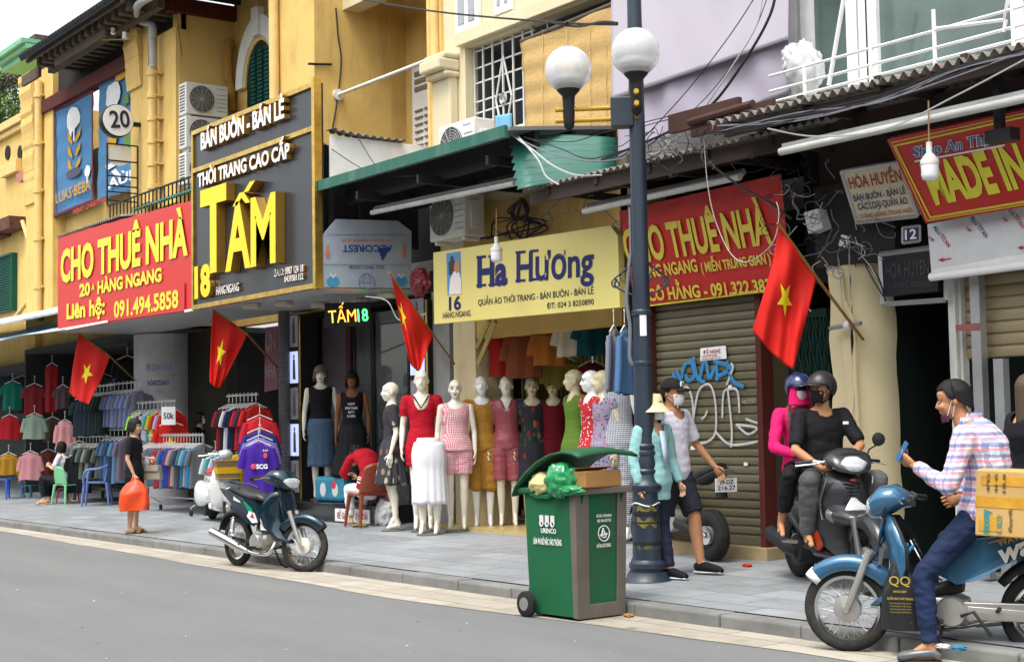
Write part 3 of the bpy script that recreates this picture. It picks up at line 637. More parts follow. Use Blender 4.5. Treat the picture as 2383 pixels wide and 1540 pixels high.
b.tube([PY(1928, 200, Yr), PY(1964, -10, Yr)], .02, 6); b.tube([PY(2175, 68, Yr), PY(2335, 47, Yr), PY(2345, 0, Yr)], .016, 6); b.tube([PY(2335, 75, Yr), PY(2340, 47, Yr)], .016, 6)
b.obj('balcony_rail', mt('white_rail_paint', (.72, .72, .7), .4), h12, smooth=50)
# ================================================================ SIGNS
M_signk = mt('charcoal_panel', H('34373d', .8), .28, vs=1, var=.06, bump=0); M_gold = mt('polished_gold_trim', H('d8b45a', .9), .22, .85, vs=9, var=.35, bump=0)
M_lw = mt('white_letter_face', (.8, .8, .8), .4, bump=0, var=.02); M_ly = mt('yellow_letter_face', H('f8d512', .9), .4, bump=0, var=.03); M_lg = mt('gold_letter_side', H('b48a3a', .8), .35, .6, bump=0)
M_navy = mt('navy_letters', H('2a2f6e', .8), .5, bump=0); M_ink = mt('dark_ink', (.03, .03, .05), .5, bump=0)
TX0, TX1, TZ0, TZ1 = -20.4, -16.62, 3.3, 5.95
ts = thing('sign_box', 'tall charcoal shop sign with gold edging and big raised yellow lettering over the pavement', 'sign', (-18.5, 9.1, 3.3))
p9 = Plane(9.1)
zdv = 5.36
b = B(); b.box((TX0, 9.1, TZ0), (TX1-.02, 9.22, zdv)); b.box((TX0, 9.1, zdv+.004), (TX1-.02, 9.22, TZ1)); b.obj('face', M_signk, ts)
b = B()
for z in (TZ0, zdv-.03, TZ1-.05): b.box((TX0, 9.06, z-.02), (TX1, 9.1, z+.05))
b.box((TX0, 9.062, TZ0), (TX0+.05, 9.1, TZ1)); b.box((TX1-.04, 9.055, TZ0-.03), (TX1+.03, 9.17, TZ1+.05)); b.obj('gold_trim', M_gold, ts, bevel=.006)
for body, a, c, hp, mm, dp, bo in (('BÁN BUÔN - BÁN LẺ', (481, 350), (676, 274), 36, M_lw, .09, .04), ('THỜI TRANG CAO CẤP', (472, 437), (687, 367), 29, M_lw, .08, .035),
        ('T', (488, 634), (549, 621), 182, M_ly, .14, .03), ('AM', (546, 629), (664, 606), 145, M_ly, .14, .028), ('18', (465, 692), (502, 684), 66, M_ly, .08, .05),
        ('HÀNG NGANG', (508, 687), (561, 677), 19, M_lw, .03, .015), ('ZALO: 0987 124 18', (643, 644), (711, 632), 16, M_lw, .03, .01), ('0439381152', (667, 657), (711, 650), 14, M_lw, .03, .01)):
    tpx(body, a, c, hp, p9, [mm, M_lg], ts, depth=dp, bold=bo)
b = B()
for P in ([(541, 481), (557, 449), (566, 447), (581, 471), (571, 473), (561, 460), (551, 479)], [(567, 447), (581, 423), (593, 420), (577, 446)]):
    b.cm = 0; Q = [Plane(8.954)(*p) for p in P]; b.prism(Q, (0, .005, 0)); b.cm = 1; b.prism([q+V((0, .0051, 0)) for q in Q], (0, .135, 0))
b.obj('accent_marks', [M_ly, M_lg], ts)
b = B(); b.box((TX0, 9.22, TZ0+.0), (TX1-.03, 10.8, TZ0+.03)); b.obj('soffit', M_soff, ts)
for (px, py) in ((585, 702), (660, 697), (745, 700), (840, 690), (900, 676)):
    c = PZ(px, py+4, TZ0); B().lathe([(.11, 0), (.13, -.02), (.13, -.07)], c, n=18).obj('downlight', mt('cream_lamp_ring', (.6, .57, .45), .4), ts, smooth=50)
b = B(); b.box((TX1-.02, 9.3, 4.72), (TX1+.005, 10.98, PX(742, 312, TX1).z)); b.obj('side_panel', M_whited, ts)
b = B(); b.grid(30, 1, lambda u, v: V((TX1-.1+.2*v, 9.3+1.1*u, PX(742, 308, TX1).z+.02*math.sin(u*60)+.05*(1-u)**4)), False); b.obj('ragged_top_sheet', M_rust, ts, solid=.01)
b = B(); b.box((TX1-.3, 9.3, 3.9), (TX1-.25, 10.8, 5.2)); b.box((TX1-.06, 9.3, TZ0), (TX1-.02, 9.36, 4.8)); b.box((TX1-.06, 9.75, 4.2), (TX1-.01, 9.8, 4.75)); b.obj('frame', M_black, ts)
PXT = Plane(0, yaw=90, x=TX1+.02); PXT.p = V((TX1+.02, 0, 3))
M_film = mt('pale_blue_film', H('b9c6d4', .8), .3, dirt=.25, dirtc=(.35, .38, .42))
panel('film_panel', [(748, 668), (957, 670), (957, 538), (925, 514), (782, 510), (748, 550)], PXT, .02, M_film, ts)
panel('film_seam', [(748, 614), (957, 617), (957, 619), (748, 616)], Plane(0, yaw=90, x=TX1+.024), .003, mt('seam_grey', (.3, .32, .35), .5), ts)
PXT = Plane(0, yaw=90, x=TX1+.024)
M_fb = mt('film_blue_print', H('3c58a8', .7), .5, bump=0); M_fo = mt('film_orange_print', H('e88a66', .8), .5, bump=0); M_fc = mt('film_cyan_print', H('52a8cf', .8), .5, bump=0)
tpx('ALCOREST', (912, 571), (795, 571), -15, PXT, M_fb, ts, bold=.02); tpx('Aluminum composite panel', (910, 557), (795, 557), -8, PXT, M_fo, ts, bold=.01)
tpx('INSTALL EACH PANEL OF ONE DIRECTION ONLY. REMOVE THE FILM WITHIN 45 DAYS', (945, 545), (760, 545), -3.5, PXT, M_fb, ts, bold=0); tpx('ISO 9001:2008', (893, 618), (812, 618), -8, PXT, M_fb, ts, bold=0)
for x in (762, 941): panel('arrow_mark', [(x-3, 570), (x+3, 570), (x+3, 590), (x+6, 590), (x, 602), (x-6, 590), (x-3, 590)], Plane(0, yaw=90, x=TX1+.026), .003, M_fo, ts)
for x in (775, 933):
    panel('logo_oval', [(x+15*math.cos(a), 655+12*math.sin(a)) for a in [i*math.pi/10 for i in range(20)]], Plane(0, yaw=90, x=TX1+.026), .003, M_fc, ts)
    tpx('V', (x-8, 648), (x+8, 648), 12, Plane(0, yaw=90, x=TX1+.03), M_lw, ts, bold=0)
panel('logo_triangle', [(878, 577), (908, 577), (890, 608)], Plane(0, yaw=90, x=TX1+.026), .003, M_fb, ts)
b = B(); c = PXT(853, 658)
for k in range(4): b.lathe([(.115*math.cos(k*.35), .0), (.118*math.cos(k*.35), .002)], c+V((.004, 0, .1*math.sin(k*.35)-.02)), (0, 0, 1), 20, False)
pts = [c+V((.006, .12*math.cos(a), .12*math.sin(a))) for a in [i*6.2832/24 for i in range(25)]]; b.tube(pts, .003, 4); b.tube([c+V((.006, .05*math.cos(a), .12*math.sin(a))) for a in [i*6.2832/24 for i in range(25)]], .002, 4); b.tube([c+V((.006, -.12, 0)), c+V((.006, .12, 0))], .002, 4); b.obj('globe_mark', M_fb, ts)
# LED name board
pl = Plane(10.0, yaw=62, x=0); c = PY(808, 732, 9.95); pl.p = c
led = thing('led_sign', 'small black LED board glowing orange and green with the number 18', 'sign', c)
panel('casing', [(755, 762), (862, 757), (862, 702), (755, 706)], pl, .09, M_black, led, bevel=.006)
ple = Plane(0, yaw=62); ple.p = c
M_lo = mt('led_orange', (1, .3, .03), .5, emit=2.2, bump=0); M_lgn = mt('led_green', (.05, 1, .15), .5, emit=2.2, bump=0)
tpx('TẤM', (765, 752), (829, 748), 29, ple, M_lo, led, bold=-.004); tpx('18', (833, 748), (857, 746), 28, ple, M_lgn, led, bold=.01)
b = B(); b.tube([pl(792, 705), V((pl(792, 705).x, pl(792, 705).y, TZ0))], .012, 6); b.obj('hanger', M_steel, led); b = B(); b.tube([pl(826, 704), V((pl(826, 704).x, pl(826, 704).y, TZ0))], .012, 6); b.obj('hanger', M_steel, led)
# red letting banner of number 20 on its boxed canopy
c20 = thing('banner_box', 'boxed canopy with wide red CHO THUÊ NHÀ banner reading 20A, beside the charcoal sign', 'sign', (-23.4, 9.1, 3.3))
BX0 = -26.36
b = B(); b.box((BX0, 9.16, 3.32), (TX0-.02, 10.78, 3.36)); b.box((BX0, 9.16, 3.36), (BX0+.04, 10.7, 5.0)); b.obj('soffit', M_soff, c20)
P = [(132, 550), (452, 463), (452, 722), (132, 770)]; Q = [p9(*p) for p in P]; Q = [V((q.x, 9.12, q.z)) for q in Q]
b = B(); b.grid(40, 20, lambda u, v: (Q[3]*(1-u)+Q[2]*u)*(1-v)+(Q[0]*(1-u)+Q[1]*u)*v + V((0, .004*noise.noise(V((u*5, v*3, 1)))+.003*math.sin(u*50+v*9)*v**3, -.012*math.sin(u*25)**2*(v > .97)))); b.obj('banner', M_red, c20, smooth=60)
p91 = Plane(9.105)
for body, a, c, hp in (('CHO THUÊ NHÀ', (141, 656), (437, 589), 70), ('20', (185, 690), (210, 685), 27), ('A', (213, 675), (220, 674), 13), ('HÀNG NGANG', (227, 683), (376, 653), 27), ('Liên hệ:', (155, 742), (244, 729), 33)):
    tpx(body, a, c, hp, p91, M_ylet, c20, bold=.042, lift=.003)
panel('patch', [(250, 692), (429, 658), (429, 723), (250, 748)], Plane(9.1), .006, M_red, c20); tpx('091.494.5858', (265, 739), (415, 714), 36, Plane(9.096), M_ylet, c20, lift=.002, bold=.03)
panel('white_hem', [(132, 766), (250, 745), (250, 750), (132, 772)], Plane(9.1), .004, M_white, c20); panel('white_hem', [(429, 721), (452, 717), (452, 722), (429, 727)], Plane(9.1), .004, M_white, c20)
def corr(name, a, b_, c, d, mat, n=30, amp=.02, par=None, waves=None, **k):   # corrugated sheet, waves along a-b, corners a b (front) c d (back)
    a, b_, c, d = map(V, (a, b_, c, d)); L = (b_-a).length; wv = waves or L/.1; nn = (b_-a).cross(d-a).normalized()
    cols = int(wv*6)
    bb = B(); bb.grid(cols, 4, lambda u, v: (a*(1-u)+b_*u)*(1-v)+(d*(1-u)+c*u)*v + nn*amp*math.sin(6.2832*wv*u))
    return bb.obj(name, mat, par, smooth=60, solid=.006, **k)
gr = PY(340, 470, 9.3)
corr('green_sheet', (gr.x-.6, 9.3, 5.15), (TX0, 9.3, 5.15), (TX0, 10.7, 5.75), (gr.x-.3, 10.7, 5.75), M_green, par=c20)
corr('edge_sheet', (BX0, 9.1, 5.06), (gr.x-.6, 9.1, 5.06), (gr.x-.6, 10.7, 5.25), (BX0, 10.7, 5.25), M_rust, par=c20)
b = B()
for i in range(26):
    x = BX0+1.3+i*.16; b.tube([(x, 9.6, 5.05), (x, 9.6, 5.5)], .014, 5)
b.tube([(BX0+1.2, 9.6, 5.5), (BX0+5.4, 9.6, 5.5)], .018, 5); b.obj('railing', M_black, c20)
s1 = thing('string_sign', 'faded red cut letter garland hung along the blinds beneath the painted wheat', 'sign', PY(205, 495, 10.6)); tpx('MERRY CHRISTMAS', (172, 500), (248, 468), 11, Plane(10.6), [mt('faded_red', H('c9573d', .7), .6), M_wood], s1, depth=.01, bold=.03)
b = B(); b.tube([PY(168, 492, 10.62), PY(250, 458, 10.62)], .008, 5); b.obj('string', M_black, s1)
# round number sign and the stripped frame beneath
xs = xat(318, 285, 10.65)
plx = Plane(0, yaw=90, x=xs)
n20 = thing('number_sign', 'round white projecting sign with black number 20', 'sign', plx(270, 283))
cc = plx(270, 283); rr = (plx(270, 245)-cc).length
B().lathe([(rr*.95, .1), (rr, .08), (rr, -.08), (rr*.95, -.1)], cc, (1, 0, 0), 40).obj('rim', M_black, n20, smooth=40)
B().lathe([(rr*.94, 0), (rr*.94, .012)], cc+V((.1, 0, 0)), (1, 0, 0), 40).obj('face', M_lw, n20, smooth=40)
text('20', plx(252, 300)+V((.12, 0, 0)), plx(298, 299)+V((.12, 0, 0)), .31, (0, 0, 1), M_ink, n20, bold=.02)
b = B(); b.box((xs-.03, cc.y+rr, cc.z-.06), (xs+.03, 10.75, cc.z+.02)); b.obj('arm', M_black, n20)
fr = thing('empty_sign', 'stripped black sign frame with one blank white oval below the round sign', 'sign', plx(285, 470))
b = B(); a0, a1 = plx(249, 334), plx(320, 340); zb_ = plx(285, 480).z
for y in (a0.y, a1.y): b.box((xs-.02, y-.012, zb_), (xs+.02, y+.012, a0.z))
for z in (0, .27, .52, .68, .78, .92): b.box((xs-.015, a0.y, a0.z+(zb_-a0.z)*z-.012), (xs+.015, a1.y, a0.z+(zb_-a0.z)*z+.012))
b.obj('ladder_frame', M_black, fr)
B().prism([plx(279+28*math.cos(t), 361+25*math.sin(t)) for t in [i*math.pi/14 for i in range(28)]], (-.03, 0, 0)).obj('blank_oval', mt('off_white_disc', (.72, .7, .64), .5), fr)
# yellow sign of number 16
hs16 = thing('shop_sign', 'long pale yellow shop sign with navy name Ha Hương and number 16', 'sign', (-13.5, 10, 2.7))
p10 = Plane(10.0); M_ysign = mt('pale_yellow_sign', H('ecdc82', .86), .38, vs=.8, var=.06, bump=0, dirt=.15, dirtc=(.5, .42, .2), streak=2)
panel('board', [(1010, 754), (1442, 715), (1437, 549), (1420, 525), (1008, 588)], p10, .08, M_ysign, hs16)
for body, a, c, hp, mm, bo in (('Ha', (1111, 667), (1181, 660), 66, M_navy, .038), ('Hương', (1202, 656), (1382, 640), 66, M_navy, .022), ('16', (1045, 722), (1073, 719), 30, M_navy, .03), ('HÀNG NGANG', (1031, 741), (1095, 735), 13, M_ink, .01),
        ('QUẦN ÁO THỜI TRANG - BÁN BUÔN - BÁN LẺ', (1113, 711), (1382, 683), 14, M_ink, .008), ('ĐT: 024 3 8250890', (1273, 718), (1382, 708), 12.5, M_ink, .008)): tpx(body, a, c, hp, p10, mm, hs16, bold=bo)
b = B()   # slab serifs of the big name
for x0, x1, y in ((1108, 1130, 668), (1136, 1157, 666), (1108, 1130, 602), (1136, 1157, 600), (1199, 1222, 657), (1232, 1252, 654), (1199, 1222, 591), (1232, 1252, 588)):
    P = [Plane(9.995)(x0, y), Plane(9.995)(x1, y-2), Plane(9.995)(x1, y-8), Plane(9.995)(x0, y-6)]; b.prism(P, (0, .003, 0))
b.obj('serifs', M_navy, hs16)
p99 = Plane(9.994)
panel('photo_print', [(1041, 687), (1073, 683), (1071, 585), (1038, 590)], Plane(9.997), .003, mt('print_sky', H('4e9bd0', .8), .4, vs=2, bump=0), hs16)
panel('printed_figure', [(1044, 640), (1043, 612), (1048, 605), (1047, 597), (1054, 596), (1055, 605), (1060, 612), (1060, 640)], p99, .003, mt('print_dark', (.06, .05, .06), .5), hs16)
panel('printed_figure', [(1044, 686), (1047, 650), (1055, 632), (1066, 628), (1072, 650), (1073, 683)], Plane(9.992), .003, mt('print_white', (.75, .7, .65), .5), hs16)
panel('printed_figure', [(1056, 628), (1057, 612), (1063, 606), (1070, 612), (1069, 630), (1062, 636)], Plane(9.99), .003, mt('print_skin', H('c98f66', .8), .5), hs16)
# letting banner over the shutter
pb = Plane(10.13, 2.66, 14)
b2 = thing('letting_banner', 'red CHO THUÊ NHÀ banner over the graffiti shutter, behind the lamp post', 'banner', (-11, 10.1, 2.7))
P = [(1440, 492), (1816, 405), (1842, 668), (1478, 712)]; Q = [pb(*p) for p in P]
b = B(); b.grid(40, 20, lambda u, v: (Q[3]*(1-u)+Q[2]*u)*(1-v)+(Q[0]*(1-u)+Q[1]*u)*v + pb.n*(.009*noise.noise(V((u*5, v*3, 7)))+.006*math.sin(u*30-v*12)*v**2)); b.obj('sheet', mt('dark_red_banner_vinyl', H('cc2620', .78), .42, vs=1.5, var=.06, bump=.06, bs=6), b2, smooth=60)
panel('yellow_hem', [(1478, 713), (1842, 669), (1842, 672), (1478, 717)], pb, .004, M_ylet, b2)
M_ylet2 = mt('yellow_print', H('e6d24a', .8), .45, bump=0)
for body, a, c, hp in (('CHO THUÊ NHÀ', (1462, 612), (1799, 563), 73), ('HÀNG NGANG', (1488, 648), (1627, 630), 26), ('( MIỄN TRUNG GIAN )', (1636, 633), (1797, 611), 21), ('CÔ HẰNG - 091.322.3838', (1513, 699), (1815, 676), 26)):
    tpx(body, a, c, hp, pb, M_ylet2, b2, lift=.02, bold=.03)
# small cream sign
pk = Plane(9.9, 3.4, 20); k1 = thing('shop_sign', 'small cream sign lettered HÒA HUYỀN in red beside the large red sign', 'sign', pk(2045, 510))
panel('board', [(1994, 518), (2136, 502), (2092, 377), (1957, 400)], pk, .05, mt('aged_cream_sign', H('ddd2b4', .8), .5, dirt=.4, dirtc=(.35, .28, .18)), k1)
b = B(); E_ = [pk(*p)+pk.n*.004 for p in ((1994, 518), (2136, 502), (2092, 377), (1957, 400))]
for i in range(4): b.tube([E_[i], E_[(i+1) % 4]], .018, 4)
b.obj('edge_frame', M_steel, k1)
for body, a, c, hp, mm, bo in (('HÒA HUYỀN', (1979, 440), (2100, 421), 26, mt('brick_red_letters', H('b04a32', .8), .5), .015), ('BÁN BUÔN - BÁN LẺ', (1988, 469), (2109, 450), 14, M_navy, .012), ('CÁC LOẠI QUẦN ÁO', (1998, 489), (2113, 474), 15, M_navy, .012), ('12 HÀNG NGANG (TRONG NGÕ)', (2001, 509), (2124, 493), 9, mt('brick_red_letters', (0, 0, 0)), .008)):
    tpx(body, a, c, hp, pk, mm, k1, bold=bo)
# large red sign at the right edge
pm = Plane(9.75, 3.2, 29); k2 = thing('shop_sign', 'large red sign reading MADE IN, tilted down over the right hand shop', 'sign', pm(2250, 520))
panel('board', [(2153, 520), (2700, 430), (2640, 200), (2063, 326)], pm, .06, mt('deep_red_sign', H('c4231f', .76), .3, vs=1, var=.06, bump=0), k2)
b = B()
for k in ((8, 7), (15, 14)):
    e = [(2063+k[0]+4, 326+k[1]-1), (2640, 200+k[1]), (2700, 430-k[1]), (2153+k[0]-3, 520-k[1])]
    for i in (0, 2, 3): b.tube([pm(*e[i])+pm.n*.004, pm(*e[(i+1) % 4])+pm.n*.004], .009 if k[0] > 10 else .005, 4)
b.obj('border', M_ylet2, k2)
tpx('MADE IN', (2176, 472), (2402, 427), 84, pm, mt('lemon_letters', H('e3dc3a', .8), .4, bump=0), k2, bold=.045, lift=.008)
tpx('Shop An Thịnh', (2126, 366), (2338, 328), 22, pm, M_lw, k2, bold=.05, shear=.3, lift=.008); tpx('Shop An Thịnh', (2127, 366), (2338, 328), 22, pm, mt('azure_letters', H('2a72b4', .7), .4, bump=0), k2, bold=.012, shear=.3, lift=.012)
b = B(); b.tube([pm(2130, 375)+pm.n*.01, pm(2338, 337)+pm.n*.01], .008, 4); b.obj('underline', M_lw, k2)
# bare composite panel below it
pa = Plane(9.98); k3 = thing('fascia_panel', 'bare white composite panel printed with slanting ALUTITAN, under the large red sign', 'sign', pa(2250, 640))
panel('board', [(2166, 628), (2700, 535), (2700, 420), (2157, 522)], pa, .05, mt('white_composite', (.62, .64, .66), .35, dirt=.2, dirtc=(.4, .38, .33)), k3)
panel('cream_rail', [(2168, 650), (2700, 572), (2700, 535), (2166, 628)], Plane(9.95), .12, M_white, k3)
b = B(); b.tube([PY(2165, 645, 9.9), PY(2700, 575, 9.9)], .035, 8); b.obj('light_tube', M_lw, k3, smooth=50)
M_ar = mt('print_red', H('c43a40', .8), .5)
for dx, dy in ((0, 0), (87, -22), (172, -45), (260, -66)):
    tpx('ALU', (2170+dx, 530+dy), (2184+dx, 548+dy), 10, pa, M_fb, k3, bold=.02, lift=.004); tpx('TITAN', (2186+dx, 550+dy), (2206+dx, 577+dy), 10, pa, M_ar if dx % 2 == 0 else M_fb, k3, bold=.02, lift=.004)
    tpx('HP', (2160+dx, 555+dy), (2170+dx, 565+dy), 8, pa, M_ar, k3, bold=.01, lift=.004)
for x, y in ((2182, 605), (2366, 577)): panel('arrow_mark', [(x, y), (x+12, y-6), (x+11, y-2), (x+30, y-5), (x+30, y-2), (x+11, y+2), (x+13, y+5)], Plane(9.975), .003, M_ar, k3)
# blue enamel plate and dark sign box
k4 = thing('number_plate', 'small blue enamel house number plate reading 12', 'sign', PY(2118, 566, 10.05)); panel('plate', [(2099, 566), (2140, 561), (2140, 525), (2099, 530)], Plane(10.05), .02, mt('blue_enamel', H('1f3566', .7), .3), k4); tpx('12', (2106, 558), (2133, 555), 22, Plane(10.05), M_lw, k4, bold=.02)
b = B(); E_ = [Plane(10.045)(*p) for p in ((2099, 566), (2140, 561), (2140, 525), (2099, 530))]
for i in range(4): b.tube([E_[i], E_[(i+1) % 4]], .012, 4)
b.obj('plate_frame', M_steel, k4)
k5 = thing('sign_box', 'unlit dark sign box in a grey frame over the dark doorway', 'sign', PY(2125, 705, 10.1)); pd = Plane(10.1)
panel('board', [(2054, 690), (2182, 678), (2182, 575), (2046, 592)], pd, .08, mt('near_black_board', (.018, .018, .022), .5), k5)
b = B(); E_ = [pd(*p) for p in ((2052, 708), (2200, 698), (2200, 572), (2046, 592))]
for i in range(4): b.tube([E_[i], E_[(i+1) % 4]], .022, 4)
b.obj('frame', M_steel, k5)
M_emb = mt('dull_letters', (.035, .035, .042), .4); tpx('HOA HUYEN', (2062, 648), (2162, 638), 34, pd, M_emb, k5, bold=.01); tpx('12 HÀNG NGANG', (2062, 672), (2168, 666), 13, pd, M_emb, k5, bold=0)
# notices
k6 = thing('notice', 'white paper notice with red ĐỀ NGHỊ heading stuck on the roller shutter', 'notice', PY(1660, 840, 10.26)); pn = Plane(10.262)
panel('sheet', [(1629, 840), (1690, 834), (1688, 804), (1629, 810)], pn, .004, M_lw, k6)
M_nr = mt('notice_red', H('b5373c', .8), .6)
for body, a, c, hp in (('ĐỀ NGHỊ', (1637, 824), (1677, 820), 8), ('KHÔNG ĐỂ XE MÁY', (1634, 831), (1671, 828), 4), ('KHÔNG NGỒI TỤ TẬP', (1634, 838), (1678, 834), 4)): tpx(body, a, c, hp, pn, M_nr, k6, bold=.02)
k7 = thing('step_sign', 'white plate with red lettering fixed to the black granite step', 'sign', PY(818, 1218, 10.28)); pn = Plane(10.28)
panel('plate', [(779, 1211), (859, 1218), (859, 1186), (779, 1182)], pn, .015, M_white, k7); tpx('ĐỂ GIÀY DÉP Ở NGOÀI', (785, 1205), (855, 1209), 14, pn, M_nr, k7, bold=.01)
tpx('BIÊN QUANG FASHION', (342, 862), (401, 860), 15, plc, M_navy, col20, bold=.012); tpx('viettien', (342, 897), (395, 895), 16, plc, M_navy, col20, bold=.03)
k8 = thing('shop_sign', 'dusty olive sign reading HÀNG TOAN in the shade behind the leftmost flag', 'sign', PY(250, 805, 11.3)); pt_ = Plane(11.3); panel('board', [(203, 812), (296, 802), (296, 765), (203, 770)], pt_, .06, mt('olive_sign', H('6d6a50', .5), .6), k8); tpx('HANG TOAN', (215, 797), (285, 790), 19, pt_, M_ink, k8, bold=.01)
# ---- small loose notes on the shutter, graffiti
b = B(); gY = 10.268
def stroke(b, pts, r): b.tube(smoothpath([PY(x, y, gY) for x, y in pts], 7), [(r, .004)]*((len(pts)-1)*7+1), 6, side=(1, 0, 0.3))
W_ = .013
for pts in ([(1575, 960), (1580, 920), (1597, 900), (1610, 930), (1612, 990), (1605, 1010)], [(1612, 980), (1625, 910), (1650, 895), (1663, 930), (1665, 1000), (1650, 1025), (1625, 1030), (1600, 1010), (1588, 1025)], [(1632, 975), (1640, 968), (1645, 955)], [(1680, 972), (1683, 915), (1697, 905), (1715, 910), (1720, 960)], [(1693, 908), (1702, 1000), (1700, 1040)], [(1665, 1005), (1690, 1030), (1715, 1035), (1765, 1025), (1770, 1005)], [(1712, 988), (1760, 995), (1740, 1010), (1715, 990)], [(1735, 975), (1773, 988)], [(1690, 895), (1700, 870), (1705, 853), (1700, 845)]): stroke(b, pts, W_)
b.obj('graffiti', mt('white_spray', (.52, .52, .5), .7), sh)
b = B()
for pts in ([(1565, 868), (1572, 885)], [(1573, 862), (1584, 888)], [(1585, 880), (1592, 850), (1608, 845), (1615, 875), (1600, 885), (1595, 870)], [(1612, 830), (1622, 878), (1640, 890)], [(1628, 880), (1640, 835), (1650, 880), (1665, 850), (1668, 885)], [(1660, 840), (1700, 855), (1672, 875)], [(1690, 840), (1704, 885), (1730, 900)]): stroke(b, pts, .022)
b.obj('graffiti', mt('blue_spray', H('4191c8', .75), .7), sh)
tpx('*CTS!', (1727, 940), (1757, 935), 8, Plane(gY), mt('white_spray', (0, 0, 0)), sh, bold=-.01)
for i, (x, y, w_, h_) in enumerate(((1730, 1075, 9, 8), (1595, 1145, 16, 10), (1606, 1038, 14, 8), (1694, 896, 8, 8), (1575, 904, 8, 5))):
    R('paper_scrap', x, y, x+w_, y+h_, 10.272, .004, M_lw, sh)
# ================================================================ AWNINGS, ROOFS, HANGINGS
aw = thing('awning', 'flat green metal awning over the yellow shop sign', 'awning', (-14.5, 9.1, 4.6))
b = B(); b.box((TX1+.04, 9.1, 4.53), (-12.5, 9.14, 4.66)); b.obj('fascia', M_green, aw)
b = B(); b.prism([(TX1+.04, 9.14, 4.6), (TX1+.04, 10.75, 4.78), (TX1+.04, 10.75, 4.82), (TX1+.04, 9.14, 4.64)], (-12.45-TX1-.04, 0, 0)); b.obj('sheet', mt('dusty_grey_sheet', (.2, .21, .21), .7, dirt=.5), aw)
b = B()
for y in (9.5, 10.0, 10.5): b.box((TX1+.05, y, 4.38), (-12.5, y+.06, 4.6+(y-9.14)*.1))
for x in (-15.8, -14.4, -13.0): b.box((x, 9.2, 4.32), (x+.05, 10.7, 4.42))
b.obj('frame', M_black, aw)
b = B(); b.tube(smoothpath([PY(1118, 370, 9.6), PY(1118, 390, 9.6), PY(1112, 396, 9.6), PY(1106, 388, 9.6)]), .008, 5); b.obj('hook', M_black, aw)
b = B(); pts = [(1187, 319, 9.4), (1432, 322, 10.3), (1432, 415, 10.05), (1202, 442, 9.05)]; Q = [PY(*p) for p in pts]
gs = thing('corrugated_sheet', 'bright green corrugated sheet sloping below the bamboo blind', 'awning', Q[3])
b.grid(6, 60, lambda u, v: (Q[3]*(1-u)+Q[2]*u)*(1-v)+(Q[0]*(1-u)+Q[1]*u)*v + V((0, .02, .02))*math.sin(v*6.2832*7)+V((0, 0, .03*math.sin(u*3))), True); b.obj('sheet', mt('bright_green_sheet', H('2a7566', .6), .45, dirt=.4, dirtc=(.03, .1, .09), vs=3), gs, smooth=60, solid=.005)
bb_ = blind('bamboo_blind', 'natural bamboo blind hanging at the cream house window', [(1213, 98), (1432, 8), (1432, 322), (1224, 326)], 10.7, slatmat('bamboo_slats', H('b98f4c', .75), H('ecca86', .85), 22))
b = B(); 
for px in (1262, 1318, 1372, 1410):
    p = PY(px, 70, 10.68); q = PY(px, 318, 10.68); b.tube([p, q], .006, 4)
b.obj('cord', mt('blind_cord', H('d9bd84', .8), .8), bb_)
# lilac tarpaulin
tp = thing('tarpaulin', 'pale lilac tarpaulin covering the upper floor behind the lamp post', 'tarpaulin', PY(1640, 340, 9.95))
M_lil = mt('lilac_cloth', H('cfc6d8', .6), .8, vs=1.2, var=.06, bump=.05, bs=9)
def sheet(pts, Y, nm, mat, am=.055, s0=0):
    Q = [PY(*p, Y) for p in pts]
    B().grid(50, 40, lambda u, v: (Q[3]*(1-u)+Q[2]*u)*(1-v)+(Q[0]*(1-u)+Q[1]*u)*v + V((0, am*noise.noise(V((u*9+s0, v*2.2, s0)))+am*.5*math.sin(u*26+2*math.sin(v*4+s0))*(.4+.6*noise.noise(V((u*3, v*3, 2)))), 0))).obj(nm, mat, tp, smooth=70, solid=.006)
sheet([(1424, -90), (1834, -160), (1838, 215), (1438, 366)], 9.95, 'lower_sheet', M_lil); sheet([(1420, -200), (1836, -300), (1834, 92), (1424, 232)], 9.87, 'upper_sheet', mt('pale_lilac_cloth', H('dcd5e2', .64), .8, vs=1.2, var=.05, bump=.05, bs=9), .012, 4)
# roofs at the right
r1 = thing('shed_roof', 'rusty corrugated lean-to roof over the red banner', 'roof', PY(1440, 400, 9.3))
a = PY(1220, 440, 9.35); c = PY(1700, 330, 9.35); z = (a.z+c.z)/2
corr('sheet', (a.x, 9.35, z), (c.x+1.2, 9.35, z), (c.x+1.2, 10.8, z+.2), (a.x, 10.8, z+.2), M_rust, par=r1)
b = B(); b.box((a.x, 9.42, z-.16), (c.x+1, 9.47, z-.03)); b.box((a.x, 10.1, z-.02), (c.x+1, 10.16, z+.06))
for i in range(6): b.box((a.x+.3+i*.8, 9.4, z-.1), (a.x+.35+i*.8, 10.8, z-.02))
b.box((a.x+.2, 10.9, z-.1), (XD1, 11.0, z+.3)); b.obj('purlins', mt('dark_brown_steel', (.05, .035, .03), .7, dirt=.5), r1)
r2 = thing('shed_roof', 'big grey corrugated roof with cables under the white balcony', 'roof', PY(2000, 250, 8.9))
a = PY(1645, 292, 8.9); c = PY(2382, 101, 8.9); z = (a.z+c.z)/2
corr('sheet', (a.x, 8.9, z), (-3.0, 8.9, z), (-3.0, 10.3, z+.12), (a.x, 10.3, z+.12), M_rust, par=r2, amp=.026)
b = B(); b.box((a.x+.1, 9.0, z-.12), (-3, 9.05, z-.04)); b.box((a.x+.1, 9.6, z-.14), (-3, 9.66, z-.02)); b.box((a.x+.1, 10.2, z-.6), (-3, 10.25, z-.05))
